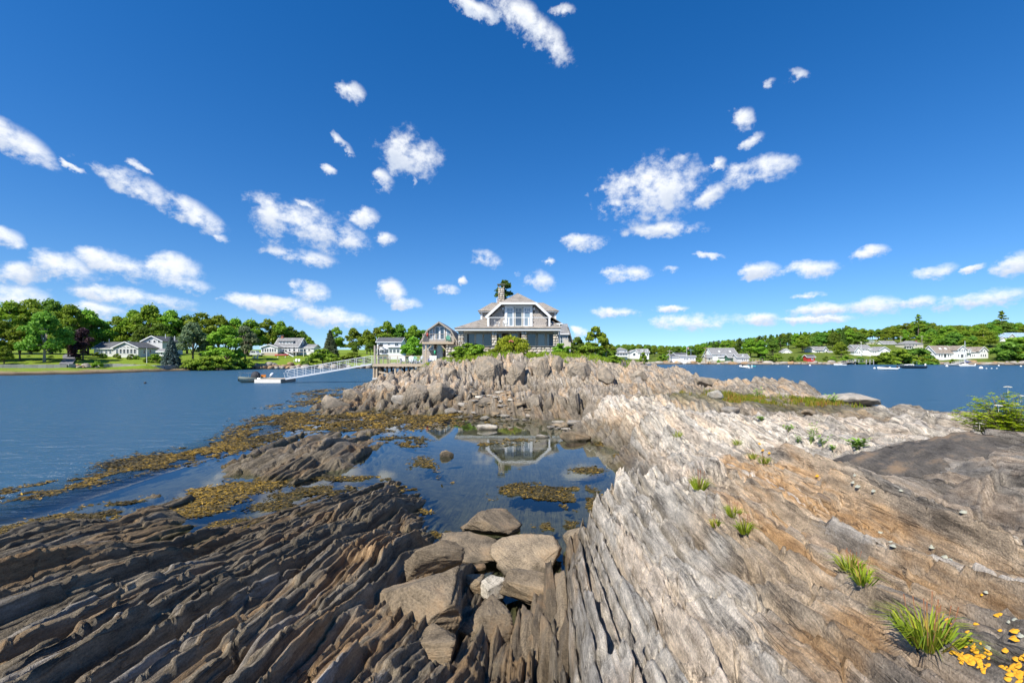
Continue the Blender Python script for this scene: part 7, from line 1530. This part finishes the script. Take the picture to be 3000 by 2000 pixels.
X, Y = field_pts(13000, [(11.2, 24.6, 2.2, 1.0, .24), (13.4, 24.0, 2.4, 1.0, .26), (15.8, 23.6, 2.0, 1.0, .24), (17.4, 23.4, 1.4, 1.0, .14), (10.4, 26.6, 1.3, 1.0, .12), (13.5, 26.4, 2.2, .8, .10)])
k_ = fbm(X * .9, Y * .9, 93, 3) > -.08; X, Y = X[k_], Y[k_]; n = len(X)
grass_field('marsh_grass', 'patch of green and rusty marsh grass in the rock hollow', X, Y, rg.uniform(.12, .30, n), .016, MARSHM, rg, np.clip(.42 + .4 * fbm(X * .7, Y * .7, 94, 3) + rg.normal(0, .2, n), 0, 1), .3)
X, Y = field_pts(2600, [(3.0, 44.2, 1.2, .8, .2), (-2.2, 45.2, .9, .7, .15), (8.8, 45.2, 1.6, .8, .25), (5.6, 43.4, .6, .5, .1), (10.5, 44, .8, .6, .1)])
n = len(X); grass_field('cliff_grass', 'tufts of grass rooted along the cliff top', X, Y, rg.uniform(.15, .38, n), .022, GRASSM, rg, np.clip(rg.normal(.45, .25, n), 0, 1), .5)

def seat(px, py, z):
    "the first point of the ledge met along a photo direction, so that a plant stands where the eye sees it"
    Y = np.linspace(1.6, 16, 1400); X = (px - 1500) / F * Y; zr = CH - (py - HZ) / F * Y; zg = grounds(X, Y); k = np.argmax(zg > zr)
    return (float(X[k]), float(Y[k]), float(zg[k])) if (zg > zr).any() else PZ(px, py, z)
def tuft(label, px, py, z, r, h, n, seed, red=.25):
    x, y, z = seat(px, py, z); rng = np.random.default_rng(seed); a = rng.uniform(0, 6.283, n); rr = r * np.sqrt(rng.uniform(0, 1, n)); bx, by = rr * np.cos(a) * .45, rr * np.sin(a) * .45
    hh = h * rng.uniform(.45, 1.1, n); dx, dy = np.cos(a) * rr * 1.3, np.sin(a) * rr * 1.3; w = .0042 * rng.uniform(.7, 1.5, n); b = rng.uniform(0, 3.14, n)
    O = np.stack([np.cos(b) * w, np.sin(b) * w, np.zeros(n)], 1); B = np.stack([bx, by, np.full(n, -.02)], 1); m_ = np.stack([bx + dx * .4, by + dy * .4, hh * .65], 1); t = np.stack([bx + dx, by + dy, hh * (1 - .55 * (rr / r) ** 2)], 1)
    P = np.stack([B - O, B + O, m_ + O * .8, t, m_ - O * .8], 1).reshape(-1, 3); me = np_mesh('blades', P, blade_faces(n), TUFTM, False); tone = np.clip(rng.normal(.36, .22, n), 0, .8); attr(me, 'leaf', 'FLOAT', np.repeat(tone, 5))
    T = thing('grass_tuft', label, 'plant', (x, y, z)); link('blades', me, T); s = MB()
    for i in range(max(3, int(n * .08))): aa = rng.uniform(0, 6.28); q = rng.uniform(.1, .6) * r; s.tube([(q * .4 * math.cos(aa), q * .4 * math.sin(aa), 0), (q * math.cos(aa), q * math.sin(aa), h * 1.0), (q * 1.1 * math.cos(aa), q * 1.1 * math.sin(aa), h * 1.35)], [.0012, .0014, .003], 4)
    s.build('seed_stalks', M('seed_stalk_red', (.30, .12, .05), .8), T)
for i, (px, py, z, r, h, n, lab) in enumerate(((2720, 1890, 1.72, .17, .17, 150, 'large plantain tuft near the orange lichen'), (2492, 1665, 1.55, .13, .11, 110, 'paired plantain tuft on the rusty slope'), (2528, 1712, 1.57, .10, .10, 70, 'smaller plantain tuft below the paired one'), (2048, 1430, 1.45, .13, .17, 90, 'green tuft at the top of the pale ridge'), (2148, 1510, 1.48, .11, .12, 90, 'tuft in the white-veined crack'), (2182, 1562, 1.5, .10, .13, 80, 'reddish tuft below the crack tuft'), (2160, 1305, 1.45, .14, .14, 60, 'small tuft on the pale sheet of rock'), (2208, 1342, 1.45, .14, .12, 70, 'low yellow-green tuft beside orange lichen'), (2236, 1358, 1.45, .14, .13, 70, 'yellow-green tuft next to the low one'), (2095, 1545, 1.5, .06, .08, 40, 'tiny tuft in the ridge crack'), (1985, 1280, 1.5, .14, .15, 50, 'thin tuft above the pool cliff'))):
    tuft(lab, px, py, z, r, h, n, 700 + i)
def leafy_plant(label, px, py, z, h, n, seed, leaf=.09, wide=.02, name='leafy_plant', cat='plant', spread=.5):
    x, y, z = seat(px, py, z) if py > 1200 else PZ(px, py, z); z = ground(x, y); rng = random.Random(seed); T = thing(name, label, cat, (x, y, z)); s = MB(); L_ = MB()
    for k in range(n):
        a = rng.uniform(0, 6.28); sp = rng.uniform(.1, spread) * h; hh = h * rng.uniform(.6, 1.05); top = Vector((math.cos(a) * sp, math.sin(a) * sp, hh)); s.tube([(0, 0, -.03), top * .5 + Vector((0, 0, .05)), top], [.006, .005, .002], 4)
        for j in range(9):
            t = .25 + .75 * j / 8; p = top * t; b = j * 2.4 + a; d = Vector((math.cos(b), math.sin(b), .55)).normalized() * leaf * rng.uniform(.7, 1.2); sd = Vector((-d.y, d.x, 0)).normalized() * wide; L_.add([p, p + d * .5 + sd, p + d - Vector((0, 0, leaf * .15)), p + d * .5 - sd], [(0, 1, 2, 3)])
    s.build('stems', M('green_stem', (.14, .19, .04), .7), T); lf = L_.build('leaves', M('plant_leaf', (.20, .34, .035), .55, .2, 9), T); return T
leafy_plant('upright leafy goldenrod growing from the rock', 2375, 1302, 1.2, .48, 7, 1); leafy_plant('smaller goldenrod beside the upright one', 2412, 1308, 1.2, .28, 5, 2); leafy_plant('little goldenrod seedling on the pale rock', 2338, 1300, 1.25, .18, 3, 3)
leafy_plant('broad-leaved dock plant spreading on the pale rock', 2512, 1318, 1.15, .26, 7, 4, .20, .03, 'leafy_plant', 'plant', 1.1); leafy_plant('small green plant beside the dock', 2440, 1322, 1.18, .12, 3, 5); leafy_plant('pale rosette plant above the goldenrod', 2310, 1264, 1.28, .14, 5, 6, .1, .03, 'leafy_plant', 'plant', 1.2); leafy_plant('low green plant on the pale sheet', 2232, 1232, 1.32, .12, 4, 7, .1, .03, 'leafy_plant', 'plant', 1.2)
leafy_plant('large light green clump at the back of the marsh grass', 2222, 1160, 1.1, .75, 8, 8, .2, .04); leafy_plant('broad clump of green leaves at the end of the marsh grass', 2440, 1186, .85, .6, 10, 9, .22, .04, 'leafy_plant', 'plant', .9)

# elder bush at the right
def elder():
    x, y, _ = PZ(2955, 1280, 1.2); z = ground(x, y); T = thing('elder_bush', 'bright green elder bush with creamy flower heads growing over the dark block', 'bush', (x, y, z - .05)); rng = random.Random(6); s = MB(); L_ = MB(); tone = []
    for k in range(130):
        a = rng.uniform(0, 6.28); rr = rng.uniform(.15, 1.0); hh = rng.uniform(.6, 1.0) * (1.75 - .6 * rr); tip = Vector((math.cos(a) * rr * 1.25, math.sin(a) * rr * .95, hh)); mid = tip * .5 + Vector((0, 0, .12)); s.tube([(0.25 * math.cos(a) * rr, .25 * math.sin(a) * rr, 0), mid, tip], [.012, .009, .003], 5)
        for j in range(10):
            t = .22 + .78 * j / 9; p = mid * (2 * t) if t < .5 else mid + (tip - mid) * (2 * t - 1); b = rng.uniform(0, 6.28); d = Vector((math.cos(b), math.sin(b), rng.uniform(-.15, .5))).normalized(); ln = rng.uniform(.11, .2)
            sd = Vector((-d.y, d.x, 0)).normalized(); v = rng.uniform(0, 1)
            for q in range(4):
                c = p + d * ln * (.3 + .7 * q / 3)
                for sg in ((-1, 1) if q < 3 else (0,)):
                    e = (sd * sg * .9 + d * .55).normalized() * .088 * rng.uniform(.8, 1.2); w = Vector((0, 0, 1)).cross(e).normalized() * .023 + Vector((0, 0, rng.uniform(-.01, .01))); L_.add([c, c + e * .5 + w, c + e - Vector((0, 0, .012)), c + e * .5 - w], [(0, 1, 2, 3)]); tone += [v] * 4
    s.build('stems', M('elder_stem', (.20, .15, .10), .8), T); me = L_.mesh('leaves', leaf_mat('leaf_elder', (.24, .42, .015), (.52, .70, .04), .5)); attr(me, 'leaf', 'FLOAT', np.array(tone)); link('leaves', me, T)
    for (px, py) in ((2953, 1134), (2925, 1188), (2972, 1185), (2960, 1198), (2870, 1240), (2990, 1160)):
        c = Vector(PY(px, py, y - .5 + .2 * (px % 3))) - T.location; f = MB(); rng2 = random.Random(px)
        for i in range(40): aa = rng2.uniform(0, 6.28); r_ = .075 * math.sqrt(rng2.random()); p = c + Vector((r_ * math.cos(aa), r_ * math.sin(aa), .02 * (1 - (r_ / .08) ** 2))); f.box(p.x - .007, p.x + .007, p.y - .007, p.y + .007, p.z - .004, p.z + .006)
        f.tube([c - Vector((0, 0, .16)), c], [.004, .003], 4); f.build('flower_head', M('cream_flower', (.75, .70, .55), .7), T)
elder()
def wrack():
    x, y, _ = PZ(2428, 1214, .85); z = ground(x, y); rng = random.Random(2); m = MB()
    for i in range(900):
        a = rng.uniform(0, 6.28); r = .85 * math.sqrt(rng.random()); h = .28 * (1 - (r / .9) ** 2); px, py = r * math.cos(a), r * .7 * math.sin(a); b = rng.uniform(0, 6.28); l = rng.uniform(.05, .16); d = Vector((math.cos(b) * l, math.sin(b) * l, rng.uniform(-.07, .05))); p = Vector((px, py, h * rng.uniform(.5, 1) + .02)); w = Vector((-d.y, d.x, 0)).normalized() * .009
        m.add([p - d - w, p - d + w, p + d + w, p + d - w], [(0, 1, 2, 3)])
    o = m.build('wrack_heap', M('dry_wrack', (.20, .12, .06), .9, .35, 12), None, False, (x, y, z)); tag(o, 'heap of dry brown seaweed wrack below the marsh grass', 'seaweed heap')
wrack()

# lichen crusts on the stone
def lichen(name, label, spots, mat, seed):
    rng = random.Random(seed); mb = MB(); k = 9
    for (px, py, z, r) in spots:
        x, y, _ = seat(px, py, z); r *= .8; ph = rng.uniform(0, 6); P = [(x, y, .006)]
        for ring, fr in ((0, .55), (1, 1.0)):
            for i in range(k): a = 6.283 * i / k + ph; q = r * fr * rng.uniform(.7, 1.15); P.append((x + q * math.cos(a), y + q * math.sin(a), .005 if ring == 0 else -.001))
        P = np.array(P); zg = grounds(P[:, 0], P[:, 1]); zg = np.clip(zg, zg[0] - .35 * r, zg[0] + .35 * r); P[:, 2] += zg
        mb.add(P, [(0, 1 + i, 1 + (i + 1) % k) for i in range(k)] + [(1 + i, 1 + k + i, 1 + k + (i + 1) % k, 1 + (i + 1) % k) for i in range(k)])
    o = mb.build(name, mat, None, True); tag(o, label, None, None, 'stuff')
rl_ = random.Random(31); orange = [(2860 + rl_.gauss(0, 28), 1925 + rl_.gauss(0, 20), 1.8, rl_.uniform(.006, .022)) for _ in range(60)] + [(2985 + rl_.gauss(0, 22), 1965 + rl_.gauss(0, 22), 1.85, rl_.uniform(.006, .022)) for _ in range(46)] + [(2775, 1815, 1.74, .022), (2780, 1828, 1.74, .018), (2860, 1828, 1.75, .02), (2835, 1850, 1.75, .014), (2930, 1800, 1.75, .02), (2920, 1808, 1.75, .02), (2975, 1850, 1.78, .03), (2975, 1885, 1.8, .03), (2877, 1772, 1.72, .014), (2395, 1396, 1.4, .05), (2225, 1300, 1.45, .05), (2235, 1325, 1.45, .06), (2255, 1330, 1.45, .05), (2930, 1850, 1.77, .014)]
lichen('orange_lichen', 'orange crusts of lichen on the dark ledge', orange, M('lichen_orange', (.62, .30, .015), .9, .25, 40), 4)
pale = [(2500, 1430, 1.42, .05), (2515, 1438, 1.42, .05), (2560, 1455, 1.42, .04), (2640, 1440, 1.4, .04), (2730, 1605, 1.48, .04), (2770, 1632, 1.5, .05), (2785, 1636, 1.5, .04), (2620, 1600, 1.52, .045), (2610, 1585, 1.52, .03), (2890, 1765, 1.7, .022), (2972, 1815, 1.75, .022), (2955, 1840, 1.77, .016), (2990, 1862, 1.8, .02), (2895, 1910, 1.82, .018), (2580, 1560, 1.5, .03), (2820, 1505, 1.45, .05), (2505, 1395, 1.4, .04), (2570, 1340, 1.3, .06)]
lichen('grey_lichen', 'pale grey-green crusts of lichen on the rusty slope', pale, M('lichen_pale', (.36, .36, .28), .9, .2, 40), 5)
